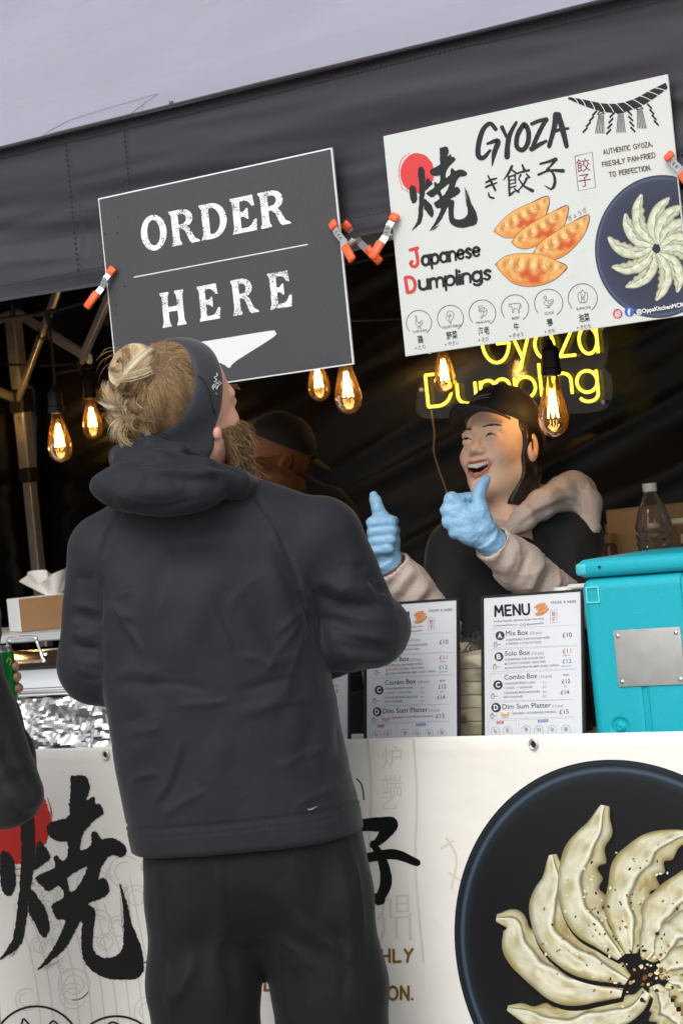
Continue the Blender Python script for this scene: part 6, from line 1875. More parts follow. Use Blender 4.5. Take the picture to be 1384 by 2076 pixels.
br = A([.049, .047, .047])
def f_bun(q): return smin(sd_ell(q, bc, br * .86), sd_ell(q, p(285, 822, .07), (.034, .034, .026)), .015)
build(S1, f_bun, bc - .1, bc + .1, .005, 'hair_core', m_scalp, man, None, lambda V: .003 * noise(V * 90, 2))
root = p(318, 752, .085)
# strands combed from the edge of the band to the bun
a_ = unit(bax); e1 = unit(np.cross(a_, A([.3, .9, .2]))); e2 = np.cross(a_, e1)
K = 3800
ph = rng.uniform(0, 2 * np.pi, K); t0_ = np.radians(rng.uniform(49, 56, K))
rl = H1.loc(root); cc = A([0, -.005, .02])
D0 = np.cos(t0_)[:, None] * a_ + np.sin(t0_)[:, None] * (np.cos(ph)[:, None] * e1 + np.sin(ph)[:, None] * e2)
D1 = unit(rl - cc) + rng.normal(0, .10, (K, 3))
S_ = []
for t in np.linspace(0, 1, 9):
    Dm = D0 * (1 - t) + D1 * t; Dm /= np.linalg.norm(Dm, axis=1)[:, None]
    r_ = radial(hs0, Dm) + .004 + .006 * np.sin(np.pi * t) * rng.uniform(.6, 1.3, K) + .012 * t ** 3 + .0015 * np.sin(t * 9 + ph * 7)
    S_.append(cc + Dm * r_[:, None])
S_ = H1.out(np.stack(S_, 1))
hair = strands(S1, S_, rng.uniform(.0004, .0008, (K, 1)), mixcol(('8a6f50', '9b7d58', '715a3e', 'b0936c'), K), 'hair', man)
# bun: loops wound round its centre
K = 0; out = []; lc = []; bax2 = unit(A([-.5, .5, .45]))
BP = A([srgb(q) for q in ('83694b', 'a1855f', 'c3aa84', 'd8c4a0', '775f46', 'b69b74', 'e4d5b8')])
for j in range(95):
    nrm = unit(bax2 + rng.normal(0, .36, 3)); u_ = unit(np.cross(nrm, rng.normal(0, 1, 3))); v_ = np.cross(nrm, u_)
    L_ = rng.uniform(2.0, 4.4); s0 = rng.uniform(0, 6.28); o0 = rng.uniform(-.038, .038); R0 = rng.uniform(.92, 1.05); col = BP[rng.integers(len(BP))]
    tw = rng.uniform(-.5, .5)
    for i in range(38):
        t = np.linspace(s0, s0 + L_ * rng.uniform(.85, 1.05), 14)
        off = o0 + rng.normal(0, .0036) + tw * .006 * np.sin(t)
        sc_ = np.sqrt(np.clip(1 - (off / .047) ** 2, .2, 1)) * (R0 + rng.normal(0, .020) + .035 * np.sin(t * 1.7 + j))
        out.append(bc + nrm * off[:, None] + (np.cos(t)[:, None] * u_ + np.sin(t)[:, None] * v_) * br * sc_[:, None])
        lc.append(col * rng.uniform(.8, 1.2)); K += 1
strands(S1, out, rng.uniform(.0004, .0007, (K, 1)), A(lc), 'hair_bun', man)
# loose locks hanging below the bun, each curling back on itself
out, lc = [], []
for j in range(64):
    st_ = p(rng.uniform(252, 330), rng.uniform(795, 855), .07 + rng.uniform(-.01, .02)); col = BP[rng.integers(len(BP))]
    ang = rng.uniform(2.6, 4.4); R0 = rng.uniform(.018, .036); sp_ = rng.choice([-1, 1]) * rng.uniform(1.6, 3.0); wz = rng.uniform(-.5, .5)
    for i in range(24):
        t = np.linspace(0, 1, 12); a_ = ang + sp_ * t * rng.uniform(.9, 1.1); j_ = rng.normal(0, .0030, 3); R1 = R0 * rng.uniform(.9, 1.1)
        x = np.cumsum(np.cos(a_)) * R1 * .16; z = np.cumsum(np.sin(a_)) * R1 * .16
        out.append(st_ + j_ + np.stack([x, wz * .02 * t + .012 * np.sin(t * 3), z], 1) + rng.normal(0, .002, 3) * t[:, None] ** 2); lc.append(col * rng.uniform(.75, 1.15))
strands(S1, out, rng.uniform(.0004, .0007, (len(out), 1)), A(lc), 'loose_hair', man)
K = 46; out = []
for i in range(K):
    st_ = bc + unit(rng.normal(0, 1, 3)) * .04; d = unit((st_ - bc) + rng.normal(0, .03, 3)); tg = unit(np.cross(d, rng.normal(0, 1, 3))); t = np.linspace(0, 1, 12)[:, None]; l_ = rng.uniform(.025, .065)
    out.append(st_ + d * l_ * np.sin(t * 2.2) * .6 + tg * l_ * t * 1.1 + A([0, 0, -.02]) * t ** 2)
for px, py, dx, dy in ((255, 860, -15, 45), (300, 870, 20, 50), (330, 880, 30, 40), (240, 830, -45, -10), (270, 870, 0, 50), (310, 880, 5, 40)):
    for k in range(4):
        t = np.linspace(0, 1, 12); j = rng.normal(0, 8, 2)
        out.append([p(px + dx * s_ + j[0] * s_, py + dy * s_ * s_ + j[1] * s_, .07) for s_ in t])
strands(S1, out, .00028, mixcol(HP, len(out)), 'flyaway_hair', man)
# beard
K = 5200; out = []
Dn = rng.normal(0, 1, (22000, 3)); Dn /= np.linalg.norm(Dn, axis=1)[:, None]
Ls = A([0, .0, -.02]) + Dn * radial(hs1, Dn, (0, 0, -.02))[:, None]
ok = (Ls[:, 2] < -.030 + .0 * Ls[:, 1]) & (Ls[:, 2] > -.125) & (Ls[:, 1] > .012 - .35 * (Ls[:, 2] + .03)) & ~((np.abs(Ls[:, 0]) < .03) & (Ls[:, 2] > -.045) & (Ls[:, 1] > .07))
Ls = Ls[ok][:K]; K = len(Ls)
nr = Ls - A([0, .0, -.03]); nr /= np.linalg.norm(nr, axis=1)[:, None]
ln = np.clip(.010 + (-.03 - Ls[:, 2]) * .85 + .25 * np.clip(Ls[:, 1] - .02, 0, .1), .007, .078) * rng.uniform(.6, 1.25, K)
dr = nr * .45 + A([0, .22, -.85]) + rng.normal(0, .15, (K, 3)); dr /= np.linalg.norm(dr, axis=1)[:, None]
cu = rng.normal(0, .35, (K, 3))
out = np.stack([Ls - nr * .002 + dr * ln[:, None] * t + cu * ln[:, None] * t * t * .6 + nr * ln[:, None] * .3 * math.sin(t * 3.1) for t in np.linspace(0, 1, 7)], 1)
strands(S1, H1.out(out), rng.uniform(.0004, .0008, (K, 1)), mixcol(('94744f', '7a5b3c', 'b79a72', 'a27c52', '6a4e35'), K), 'beard', man)
# eyebrow hairs
out = []
for i in range(150):
    x = rng.uniform(.014, .05) * (1 if i % 2 else -1); y = .086 - abs(x) * .25; z = .022 + .004 * math.sin((abs(x) - .014) * 70)
    q_ = A([x, y + .009, z + rng.normal(0, .0025)]); t = np.linspace(0, 1, 5)[:, None]
    out.append(H1.out(q_ + A([.012 * np.sign(x), -.003, .002]) * t))
strands(S1, out, .0005, mixcol(('8a6a48', '6b5038'), len(out)), 'eyebrow', man)
# ================================================================== laughing vendor with thumbs up
S2 = Sp(4.58)
wom = thing('person', 'laughing vendor in black cap, grey hood and blue gloves giving two thumbs up', 'person', S2.w(A([.36, -.06, 0])))
p2 = S2.p
H2 = Head(p2(1012, 912, .0), (-.56, .72, .30), (.16, -.30, 1.0), 1.02, .93)
hs2 = smile(head_sdf(False)); hs2b = head_sdf(False, False)
head_mesh(S2, H2, hs2, skin_cols('f0c9af', 'c4766f', True, .26), wom, h=.0022, zmin=-.19)
def hw(*q): return S2.w(H2.out(A(q, float)))
# teeth: an arc of separate crowns
tm = MB()
for i in range(-5, 6):
    x = i * .0049; y = .0885 - 9.5 * x * x; w_ = .0024 if abs(i) < 4 else .002
    hgt = .0125 - .0007 * abs(i)
    zt = -.0535 + .14 * abs(x)
    v, f = rbox((x - w_, y - .004, zt - hgt), (x + w_, y + .0015, zt + .004), .0012, 2)
    tm.add(S2.w(H2.out(v)), f)
tm.obj('upper_teeth', mat('tooth', (.80, .76, .68), .25), wom, 40)
tm = MB()
for i in range(-3, 4):
    x = i * .0046; y = .0815 - 9 * x * x
    v, f = rbox((x - .0021, y - .004, -.0775), (x + .0021, y + .001, -.0725), .001, 2); tm.add(S2.w(H2.out(v)), f)
tm.obj('lower_teeth', MATS['tooth'], wom, 40)
# eyes narrowed by the smile
def on_face(x, z, off, sdf=None):
    y = np.linspace(.14, .0, 240); q_ = np.column_stack([np.full(240, x), y, np.full(240, z)])
    i = np.argmax((sdf or hs2)(q_) < 0)
    return A([x, y[i] + off, z])
for s_ in (-1, 1):
    n_ = 15; up_, dn_, lash = [], [], []
    for t in np.linspace(-1, 1, n_):
        x = s_ * .032 + t * .0135
        zc = -.0008 + .0036 * (1 - t * t)
        op = .0015 * (1 - t * t) ** .6
        up_.append(on_face(x, zc + op, .0006)); dn_.append(on_face(x, zc - op * .7, .0006)); lash.append(on_face(x, zc + op + .0008, .0009))
    V = up_ + dn_[::-1]
    mesh('eye', S2.w(H2.out(V)), [list(range(len(V)))], mat('eye_white', (.22, .17, .15), .2), wom, False)
    iris = [on_face(s_ * .0305 + .0050 * math.cos(a_), .0026 + .0016 * math.sin(a_), .0011) for a_ in np.linspace(0, 6.28, 14)[:-1]]
    mesh('iris', S2.w(H2.out(iris)), [list(range(13))], mat('iris_dark', (.012, .008, .006), .12), wom, False)
    MB().tube(S2.w(H2.out(lash)), [.0005 + .0010 * math.sin(math.pi * k / (n_ - 1)) for k in range(n_)], 5).obj('eyelid_line', mat('lash', (.015, .01, .008), .5), wom)
    out = []
    for i in range(90):
        t = rng.uniform(0, 1); x = s_ * (.014 + .036 * t); z = .0205 + .0055 * math.sin(t * 2.4) + rng.normal(0, .0013) * (1 - .5 * t)
        a_ = on_face(x, z, .0008); b_ = on_face(x + s_ * .007, z + .0012 - .003 * t, .0014)
        out.append(H2.out(A([a_, (a_ + b_) / 2, b_])))
    strands(S2, out, .0006, mixcol(('3a2a20', '241a15', '4a382b'), len(out)), 'eyebrow', wom)
# hair tucked behind the ear, then the cap
m_hair_d = mat('dark_hair', rough=.35, attr='Col', spec=.6)
def f_hair(q):
    d = hs2b(q) - .007
    d = np.maximum(d, q[:, 1] - .012 + np.clip(q[:, 2] - .03, 0, 1) * .0)
    d = np.maximum(d, -.125 - q[:, 2]); d = np.maximum(d, q[:, 2] - .07)
    d = smin(d, sd_chain(np.column_stack([np.abs(q[:, 0]), q[:, 1:]]), [(.060, .02, .04), (.075, .004, .01), (.070, -.035, -.05), (.055, -.05, -.11)], [.012, .007, .016, .012], .01), .012)
    return d
V, Q = nets(f_hair, (-.11, -.13, -.15), (.11, .06, .09), .0045, 1)
V = V + vnormals(V, Q) * (.0018 * noise(V * A([160, 160, 22]), 3))[:, None]
WD = np.linalg.det(H2.R) * (-1 if FLIP else 1) < 0
mesh('hair', S2.w(H2.out(V)), Q[:, ::-1] if WD else Q, mat('hair_dark', (.022, .014, .010), .38, var=.4, vscale=80), wom)
m_cap = mat('cap_black', (.013, .012, .012), .75, bump=.4, bscale=900, bdist=.0008, sheen=.15)
capx = unit((0, -.24, 1.0))
cap, cv = sphere_patch(S2, H2, hs2b, capx, .5, 83, .013, 'cap', m_cap, wom, 96, 20, c=(0, -.008, .026), extra=lambda P, t: .010 * np.clip(1 - abs(t - .35) * 1.8, 0, 1) + 0 * P[:, 0] + .0012 * np.cos(np.arctan2(P[:, 1] + .01, P[:, 0]) * 6))
br_ = []
for i, a_ in enumerate(np.radians(np.linspace(-66, 66, 27))):
    for j, t in enumerate(np.linspace(0, 1, 10)):
        x = math.sin(a_) * (.072 + .010 * t); y = .030 + math.cos(a_) * (.062 + .072 * t * math.cos(a_) ** .6)
        z = .058 + .004 * t - .020 * (abs(math.sin(a_)) ** 2.0) - .010 * t * t
        br_.append((x, y, z))
V = A(br_); V2 = V - A([0, 0, .003]); nq = 10
F = [[i * nq + j, (i + 1) * nq + j, (i + 1) * nq + j + 1, i * nq + j + 1] for i in range(26) for j in range(nq - 1)]
k = len(V); ed = [i * nq + nq - 1 for i in range(27)]
mesh('cap_brim', S2.w(H2.out(np.vstack([V, V2]))), F + [[q + k for q in f[::-1]] for f in F] + [[ed[i], ed[i + 1], ed[i + 1] + k, ed[i] + k] for i in range(26)], m_cap, cap)
lgm = MB()
for a_, b_ in (((-.030, .0), (.022, .010)), ((-.018, -.006), (.028, .002)), ((-.01, .008), (.03, .016))):
    pts = []
    for t in np.linspace(0, 1, 6):
        x = a_[0] + (b_[0] - a_[0]) * t; z = .088 + a_[1] + (b_[1] - a_[1]) * t
        D_ = unit(A([x, .09, z]) - A([0, -.008, .026])); r_ = radial(hs2b, D_[None], (0, -.008, .026))[0] + .022
        pts.append(A([0, -.008, .026]) + D_ * r_)
    lgm.tube(S2.w(H2.out(pts)), .0009, 5)
tag(lgm.obj('cap_mark', mat('grey_mark', srgb('77787c'), .5), cap), kind='stuff')

# clothes
m_grey = mat('grey_marl', srgb('c9b8ae'), .85, var=.10, vscale=220, bump=.4, bscale=500, bdist=.001, sheen=.2)
m_blk = mat('black_cotton', (.010, .010, .011), .8, bump=.3, bscale=700, bdist=.0008, sheen=.15)
NKw = p2(1050, 1030, -.04)
ShR, ShL = p2(1165, 1098, -.03), p2(925, 1118, -.03)       # image right, image left
ElR, ElL = p2(1150, 1235, .05), p2(885, 1270, .03)
WrR, WrL = p2(990, 1093, .20), p2(785, 1140, .10)
PLw = A([p2(1050, 1300)[0], -.05, .95])
def f_shirt(q):
    d = sd_ell(q, (PLw[0] + .0, -.05, 1.12), (.185, .115, .26))
    d = smin(d, sd_cap(q, NKw + A([-.02, 0, -.06]), ShL, .062, .058), .05)
    d = smin(d, sd_cap(q, NKw + A([.02, 0, -.06]), ShR, .062, .060), .05)
    d = smin(d, sd_cap(q, ShR, ElR * .75 + ShR * .25, .064, .058), .02)
    d = smin(d, sd_cap(q, ShL, ElL * .75 + ShL * .25, .060, .056), .02)
    d = smin(d, sd_ell(q, (PLw[0], -.05, .93), (.165, .115, .14)), .04)
    return smax(d, .84 - q[:, 2], .004)
sf = [([p2(1010, 1080, .08), p2(1000, 1140, .09), p2(1010, 1200, .09)], .02, -.007), ([p2(1100, 1090, .06), p2(1090, 1150, .07), p2(1060, 1210, .08)], .02, .007), ([p2(1180, 1090, .03), p2(1185, 1150, .03), p2(1150, 1190, .05)], .015, -.008), ([p2(930, 1120, .05), p2(950, 1170, .07), p2(980, 1220, .08)], .018, .007)]
shirt = build(S2, f_shirt, (PLw[0] - .36, -.24, .82), (PLw[0] + .34, .14, 1.42), .008, 'black_shirt', m_blk, wom, sf, lambda V: .004 * fbm(V * A([12, 12, 8]), 3, 6))
def f_hood2(q):
    pts = [p2(1028, 1078, .10), p2(1060, 1050, .085), p2(1098, 1022, .045), p2(1140, 1000, -.01), p2(1172, 1000, -.06), p2(1150, 1015, -.12), p2(1080, 1020, -.13), p2(1020, 1035, -.08), p2(1003, 1050, -.01), p2(1010, 1070, .06), p2(1028, 1078, .10)]
    rr = [.012, .023, .030, .035, .038, .040, .038, .030, .022, .014, .012]
    d = sd_chain(q, pts, rr, .014)
    d = smin(d, sd_chain(q, [p2(1160, 990, -.03), p2(1188, 1020, -.02), p2(1196, 1070, .0)], [.036, .032, .022], .012), .012)
    d = smin(d, sd_ell(q, p2(1120, 1060, -.12), (.10, .06, .06)), .02)
    return d
hf2 = [([p2(1045, 1062, .1), p2(1090, 1030, .08), p2(1150, 1000, .03)], .005, .006), ([p2(1080, 1058, .1), p2(1130, 1030, .06), p2(1185, 1030, .02)], .005, -.007), ([p2(1120, 985, .05), p2(1150, 1000, .04), p2(1190, 1050, .03)], .005, -.006), ([p2(1040, 1075, .1), p2(1080, 1045, .08), p2(1140, 1020, .03), p2(1180, 1020, .0)], .007, -.006), ([p2(1090, 1015, .06), p2(1130, 990, .02), p2(1165, 985, -.02)], .008, .005), ([p2(1150, 980, .0), p2(1180, 1000, .0), p2(1190, 1040, .0)], .006, -.006)]
build(S2, f_hood2, (p2(960, 1030)[0], -.24, 1.20), (p2(1225, 1030)[0], .16, 1.45), .0045, 'grey_hood', m_grey, wom, hf2, lambda V: .0010 * fbm(V * 40, 3, 14) + .003 * (1 - np.abs(noise(V * A([14, 14, 26]), 9))) ** 6)
def sleeve(El, Wr, r0, r1, name, cuff_dir, fl):
    ax_ = unit(El - Wr)
    def f(q):
        d = sd_chain(q, [Wr, Wr + (El - Wr) * .35, El], [r1, (r0 + r1) / 2, r0], .02)
        d = smax(d, -((q - Wr) @ ax_), .004)                                       # open end
        d = smax(d, -sd_cap(q, Wr - ax_ * .05, Wr + ax_ * .05, r1 - .006, r1 - .008), .003)
        return d
    lo_ = np.minimum(El, Wr) - .09; hi_ = np.maximum(El, Wr) + .09
    fd = []
    for t, am in ((.10, -.005), (.2, .005), (.33, -.006), (.48, .006), (.6, -.006), (.72, .006)):
        c = Wr + (El - Wr) * t; u_ = unit(np.cross(ax_, A([0, 1.0, .2]))); rr = (r1 + (r0 - r1) * t)
        fd.append(([c + u_ * rr * .9 + A([0, rr * .5, 0]), c + A([0, rr, 0]) + ax_ * .01, c - u_ * rr * .9 + A([0, rr * .5, 0]) + ax_ * .02], .008, am))
    return build(S2, f, lo_, hi_, .005, name, m_grey, wom, fd, lambda V: .0012 * fbm(V * 30, 3, fl) + .003 * (1 - np.abs(noise(V * A([22, 22, 30]), fl))) ** 6)
sleeve(ElR, WrR + unit(ElR - WrR) * .012, .056, .040, 'grey_sleeve', 0, 31)
sleeve(ElL, WrL + unit(ElL - WrL) * .010, .054, .043, 'grey_sleeve', 0, 33)
def f_tw(q):
    d = sd_ell(q, (PLw[0], -.05, .9), (.17, .12, .12))
    for s_ in (-1, 1):
        d = smin(d, sd_chain(q, [(PLw[0] + s_ * .085, -.05, .88), (PLw[0] + s_ * .095, -.045, .48), (PLw[0] + s_ * .1, -.05, .08)], [.09, .07, .055], .03), .02)
    return smax(smax(d, .05 - q[:, 2], .004), q[:, 2] - .9, .004)
build(S2, f_tw, (PLw[0] - .22, -.22, .03), (PLw[0] + .22, .12, .94), .014, 'trousers', m_blk, wom)
for s_ in (-1, 1):
    q0 = A([PLw[0] + s_ * .1, -.03, .045])
    build(S2, lambda v: smax(sd_cap(v, q0 + A([0, -.04, 0]), q0 + A([-.01, .13, -.008]), .042, .036), .004 - v[:, 2], .004), q0 - A([.08, .14, .06]), q0 + A([.08, .22, .08]), .009, 'shoe', m_shoe, wom)
# gloved hands
m_glove = mat('nitrile_glove', srgb('93c3e8'), .38, var=.04, vscale=60, bump=.4, bscale=140, bdist=.001, spec=.5, wrinkle=(70.0, .35, .0016))
def hand_mesh(f, c, name, fd=None):
    return build(S2, f, c - .11, c + .11, .0028, name, m_glove, wom, fd, lambda V: .0010 * fbm(V * 110, 3, 7))
B0 = .215
kn = [p2(915, 1012, B0), p2(907, 1034, B0), p2(910, 1058, B0), p2(922, 1080, B0)]
def f_h1(q):
    d = None
    for i, k_ in enumerate(kn):
        r_ = (.0145, .0150, .0142, .0125)[i]
        e = sd_chain(q, [WrR + A([-.004, .0, .012 - .006 * i]), WrR * .45 + k_ * .55 + A([0, .008, .0]), k_], [.020, .019, r_], .006)
        d = e if d is None else smin(d, e, .012)
    for i, k_ in enumerate(kn):      # fingers curl away from us, back into the palm
        r_ = (.0140, .0142, .0135, .0120)[i]
        d = smin(d, sd_chain(q, [k_, k_ + A([.002, -.042, -.002]), k_ + A([.034, -.050, -.002]), k_ + A([.040, -.026, .0])], [r_, r_ * .95, r_ * .88, r_ * .8], .004), .005)
    d = smin(d, sd_chain(q, [p2(985, 1068, B0), p2(972, 1035, B0 + .004), p2(969, 1005, B0), p2(977, 985, B0 - .002), p2(984, 972, B0 - .004)], [.020, .0185, .0135, .0118, .0098], .006), .012)
    # flared glove cuff
    ax_ = unit(ElR - WrR)
    t = (q - WrR) @ ax_
    cf = np.abs(np.linalg.norm((q - WrR) - t[:, None] * ax_, axis=1) - (.027 + .1 * np.clip(t, 0, .05))) - .0022
    cf = np.maximum(cf, np.abs(t - .004) - .016)
    return smin(d, cf, .008)
fd1 = [([p2(965, 1022, B0 + .02), p2(985, 1020, B0 + .018)], .002, -.0022), ([p2(967, 1012, B0 + .02), p2(985, 1010, B0 + .015)], .002, -.0022), ([p2(968, 1002, B0 + .02), p2(985, 1000, B0 + .012)], .002, -.002), ([p2(925, 1075, B0 + .02), p2(960, 1062, B0 + .025), p2(985, 1075, B0 + .02)], .004, -.002), ([p2(955, 1085, B0 + .02), p2(975, 1075, B0 + .025), p2(992, 1060, B0 + .02)], .003, .002)]
hand_mesh(f_h1, p2(950, 1040, B0), 'gloved_hand', fd1)
B1 = .12
def f_h2(q):
    d = sd_chain(q, [WrL, p2(778, 1100, B1 - .012), p2(772, 1065, B1 - .012)], [.026, .032, .028], .01)
    for i in range(4):
        y = 1060 + i * 18.5; x0, x1 = 754 + 2 * i, 797 - (4 if i == 3 else 0) + (2 if i == 1 else 0); r_ = (.0118, .0122, .0118, .0105)[i]
        d = smin(d, sd_chain(q, [p2(x0, y, B1 - .03), p2(x0, y, B1 + .010), p2(x1 - 6, y - 3, B1 + .020), p2(x1, y - 3, B1 - .006)], [r_, r_, r_, r_ * .95], .004), .0045)
    d = smin(d, sd_chain(q, [p2(785, 1090, B1 - .006), p2(776, 1058, B1), p2(766, 1032, B1 + .002), p2(761, 1015, B1), p2(757, 1004, B1)], [.02, .018, .0125, .0108, .0092], .006), .010)
    ax_ = unit(ElL - WrL); t = (q - WrL) @ ax_
    cf = np.abs(np.linalg.norm((q - WrL) - t[:, None] * ax_, axis=1) - (.029 + .08 * np.clip(t, 0, .05))) - .0022
    return smin(d, np.maximum(cf, np.abs(t + .002) - .010), .008)
hand_mesh(f_h2, p2(778, 1080, B1), 'gloved_hand')
for Wr, El in ((WrR, ElR), (WrL, ElL)):
    ax_ = unit(El - Wr)
    build(S2, lambda q: sd_cap(q, Wr - ax_ * .004, Wr + ax_ * .10, .0245, .029), np.minimum(Wr, Wr + ax_ * .12) - .04, np.maximum(Wr, Wr + ax_ * .12) + .04, .006, 'wrist', mat('wrist_skin', srgb('ecc2a6'), .5), wom)

# ================================================================== helper with lowered head at the back
S3 = Sp(5.75)
hel = thing('person', 'helper in dark cap and brown hood looking down at the back of the tent', 'person', S3.w(A([-.22, 0, 0])))
p3 = S3.p
H3 = Head(p3(566, 930), (.72, -.42, -.55), (.42, .05, .9), .92)
hs3 = head_sdf(True); hs3b = head_sdf(True, False)
head_mesh(S3, H3, hs3, skin_cols('85573b'), hel, h=.004)
c3, _ = sphere_patch(S3, H3, hs3b, (0, -.2, 1.0), .5, 82, .012, 'cap', m_cap, hel, 72, 14, c=(0, -.008, .026))
V = A(br_); V2 = V - A([0, 0, .003])
mesh('cap_brim', S3.w(H3.out(np.vstack([V, V2]))), F + [[q + k for q in f[::-1]] for f in F], m_cap, c3)
m_brown = mat('brown_hood', srgb('6e4a2c'), .85, bump=.4, bscale=500, bdist=.001)
def f_top3(q):
    c = p3(565, 1150)
    d = sd_ell(q, (c[0] + .05, -.02, 1.13), (.23, .15, .32))
    for a_ in (p3(455, 1060), p3(660, 1050, .02)):
        d = smin(d, sd_cap(q, p3(555, 1010), a_, .08, .075), .06)
        d = smin(d, sd_chain(q, [a_, a_ + A([.02, .06, -.26]), a_ + A([.16, .16, -.32])], [.072, .06, .045], .03), .03)
    return smax(d, .82 - q[:, 2], .004)
build(S3, f_top3, (p3(400, 1050)[0] - .1, -.25, .8), (p3(700, 1050)[0] + .3, .3, 1.5), .012, 'dark_jacket', m_blk, hel, None, lambda V: .007 * fbm(V * 10, 3, 3))
build(S3, lambda q: smin(sd_chain(q, [p3(600, 985, .07), p3(570, 975, .1), p3(530, 965, .06), p3(515, 955, -.03), p3(560, 955, -.1), p3(610, 985, -.05)], [.03, .034, .036, .036, .034, .03], .015), sd_cap(q, p3(575, 935, .05), p3(525, 950, .04), .028, .034), .02), (p3(470, 960)[0], -.2, 1.3), (p3(650, 960)[0], .2, 1.6), .007, 'brown_hood', m_brown, hel, [([p3(530, 945, .1), p3(570, 950, .12), p3(600, 965, .1)], .012, -.008), ([p3(525, 975, .1), p3(560, 985, .13), p3(600, 990, .1)], .012, -.008)], lambda V: .003 * fbm(V * 30, 2, 9))
c3x = p3(565, 1150)[0] + .05
def f_t3(q):
    d = sd_ell(q, (c3x, -.02, .88), (.17, .12, .12))
    for s_ in (-1, 1): d = smin(d, sd_cap(q, (c3x + s_ * .09, -.02, .86), (c3x + s_ * .1, -.02, .06), .09, .06), .02)
    return smax(smax(d, .02 - q[:, 2], .004), q[:, 2] - .9, .004)
build(S3, f_t3, (c3x - .25, -.2, .0), (c3x + .25, .16, .95), .016, 'trousers', m_blk, hel)

# ================================================================== customer with the green can
S4 = Sp(4.12)
cus = thing('person', 'customer in black sleeve holding a green drink can beside the counter', 'person', S4.w(A([-.86, 0, 0])))
p4 = S4.p
SHD, ELB, WRI = p4(-74, 1330, .03), p4(24, 1612, .0), p4(2, 1440, -.18)
cx4 = p4(-280, 1400)[0]
def f_top4(q):
    d = sd_ell(q, (cx4, .0, 1.18), (.19, .13, .32))
    d = smin(d, sd_cap(q, A([cx4 + .02, 0, 1.40]), SHD + A([0, 0, .08]), .08, .07), .06)
    d = smin(d, sd_cap(q, A([cx4 - .02, 0, 1.40]), A([cx4 - .22, 0, 1.3]), .08, .07), .06)
    d = smin(d, sd_chain(q, [SHD + A([0, 0, .08]), SHD, ELB], [.07, .066, .058], .02), .04)
    d = smin(d, sd_chain(q, [A([cx4 - .22, 0, 1.3]), A([cx4 - .25, .02, 1.02]), A([cx4 - .12, -.2, .98])], [.07, .055, .045], .02), .04)
    d = smin(d, sd_chain(q, [ELB, ELB * .5 + WRI * .5, WRI], [.056, .048, .038], .02), .015)
    return smax(d, .80 - q[:, 2], .004)
f4 = [([p4(8, 1545, .06), p4(40, 1585, .06), p4(72, 1592, .03)], .005, .005), ([p4(0, 1605, .06), p4(40, 1640, .05), p4(74, 1645, .01)], .005, -.005), ([p4(15, 1450, .06), p4(28, 1520, .06), p4(58, 1590, .05)], .005, .004), ([p4(5, 1480, .06), p4(12, 1540, .06), p4(30, 1600, .05)], .005, -.004),
      ([p4(20, 1560, .06), p4(50, 1590, .05), p4(75, 1600, .02)], .010, -.007), ([p4(5, 1590, .06), p4(45, 1625, .05), p4(78, 1635, .02)], .010, .007), ([p4(10, 1630, .05), p4(45, 1650, .04), p4(70, 1655, .0)], .008, -.006), ([p4(5, 1500, .06), p4(30, 1560, .06), p4(55, 1600, .05)], .012, -.007)]
build(S4, f_top4, (cx4 - .36, -.28, .78), (p4(100, 1600)[0] + .05, .2, 1.55), .008, 'black_sweatshirt', m_blk, cus, f4, lambda V: .004 * fbm(V * 14, 3, 2) + .004 * (1 - np.abs(noise(V * A([8, 8, 12]), 9))) ** 6)
H4 = Head(A([cx4, -.02, 1.62]), (.3, -.9, 0), (0, 0, 1.0), 1.0)
head_mesh(S4, H4, head_sdf(True), skin_cols('d9a386'), cus, h=.006)
sphere_patch(S4, H4, head_sdf(True, False), (0, -.35, 1.0), .5, 85, .010, 'hair', mat('hair_short', (.04, .025, .015), .6), cus, 48, 12)
m_pale = mat('pale_trousers', srgb('cfc6c8'), .8, bump=.3, bscale=500, bdist=.001)
def f_t4(q):
    d = sd_ell(q, (cx4 + .03, .0, .84), (.19, .14, .13))
    for s_ in (-1, 1): d = smin(d, sd_cap(q, (cx4 + .02 + s_ * .1, .0, .8), (cx4 + s_ * .11, .0, .08), .10, .07), .02)
    return smax(smax(d, .04 - q[:, 2], .004), q[:, 2] - .93, .004)
build(S4, f_t4, (cx4 - .3, -.2, .02), (cx4 + .3, .2, .97), .014, 'trousers', m_pale, cus)
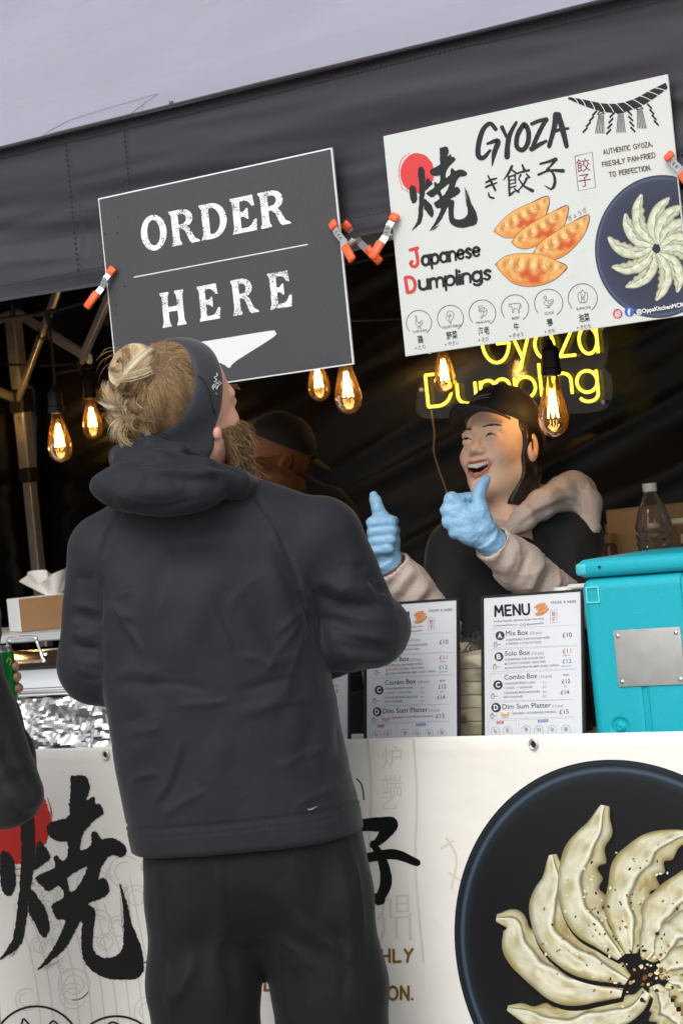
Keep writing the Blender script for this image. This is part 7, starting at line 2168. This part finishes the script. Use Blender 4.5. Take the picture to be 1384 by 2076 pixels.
for s_ in (-1, 1):
    q0 = A([cx4 + s_ * .11, .0, .045])
    build(S4, lambda v: smax(sd_cap(v, q0 + A([0, .05, 0]), q0 + A([0, -.13, -.008]), .042, .036), .004 - v[:, 2], .004), q0 - A([.08, .22, .06]), q0 + A([.08, .14, .08]), .010, 'shoe', m_shoe, cus)
# hand round the can
CB = -.20
CN = p4(2, 1368, CB)
def f_h4(q):
    d = sd_chain(q, [WRI, p4(2, 1425, CB + .01), p4(-10, 1400, CB - .015)], [.03, .03, .026], .01)
    for i, (y, xx) in enumerate(((1350, 27), (1372, 31), (1395, 35), (1412, 24))):
        r_ = (.0095, .0100, .0098, .0085)[i]
        d = smin(d, sd_chain(q, [p4(-18, y + 14, CB - .03), p4(14, y + 4, CB - .048), p4(xx + 2, y, CB - .02), p4(xx, y + 2, CB + .006)], [.011, .0105, r_, r_ * .88], .005), .005)
    d = smin(d, sd_chain(q, [p4(-15, 1400, CB + .01), p4(-35, 1375, CB + .03), p4(-28, 1350, CB + .04)], [.018, .013, .010], .005), .01)
    return d
V, Q = nets(f_h4, CN + A([-.11, -.1, -.10]), CN + A([.09, .12, .08]), .004)
mesh('hand', S4.w(V), Q[:, ::-1] if FLIP else Q, m_skin, cus, True, cols=skin_cols('dba58c')(V * 0 + 1))
can = thing('drink_can', 'green drink can with silver top held beside the chafing dish', 'can', S4.w(CN) + A([0, 0, -.06]))
MB().lathe([(0, 0), (.024, 0), (.029, .008), (.031, .014), (.031, .100), (.0295, .106)], n=32).obj('can_body', mat('can_green', srgb('169a45'), .28, .35), can, 40, True)
MB().lathe([(.0295, .106), (.0265, .114), (.0272, .1165), (.0255, .117), (.0248, .114), (0, .1135)], n=32).obj('can_top', m_zinc, can, 40, True)
ar = Art(lambda x, z: A([.0313 * math.sin(x / .0313), -.0313 * math.cos(x / .0313), z]), (0, 0, 0), 0, 0)
for x in np.linspace(-.09, .09, 9):
    ar.stroke([(x - .006, .086), (x, .094), (x + .006, .086), (x, .080)], .0022, 'e9e27a', n=2)
mesh('can_print', np.concatenate(ar.v) * A([1.004, 1.004, 1]), ar.f, m_print, can, False, True, np.concatenate(ar.c))
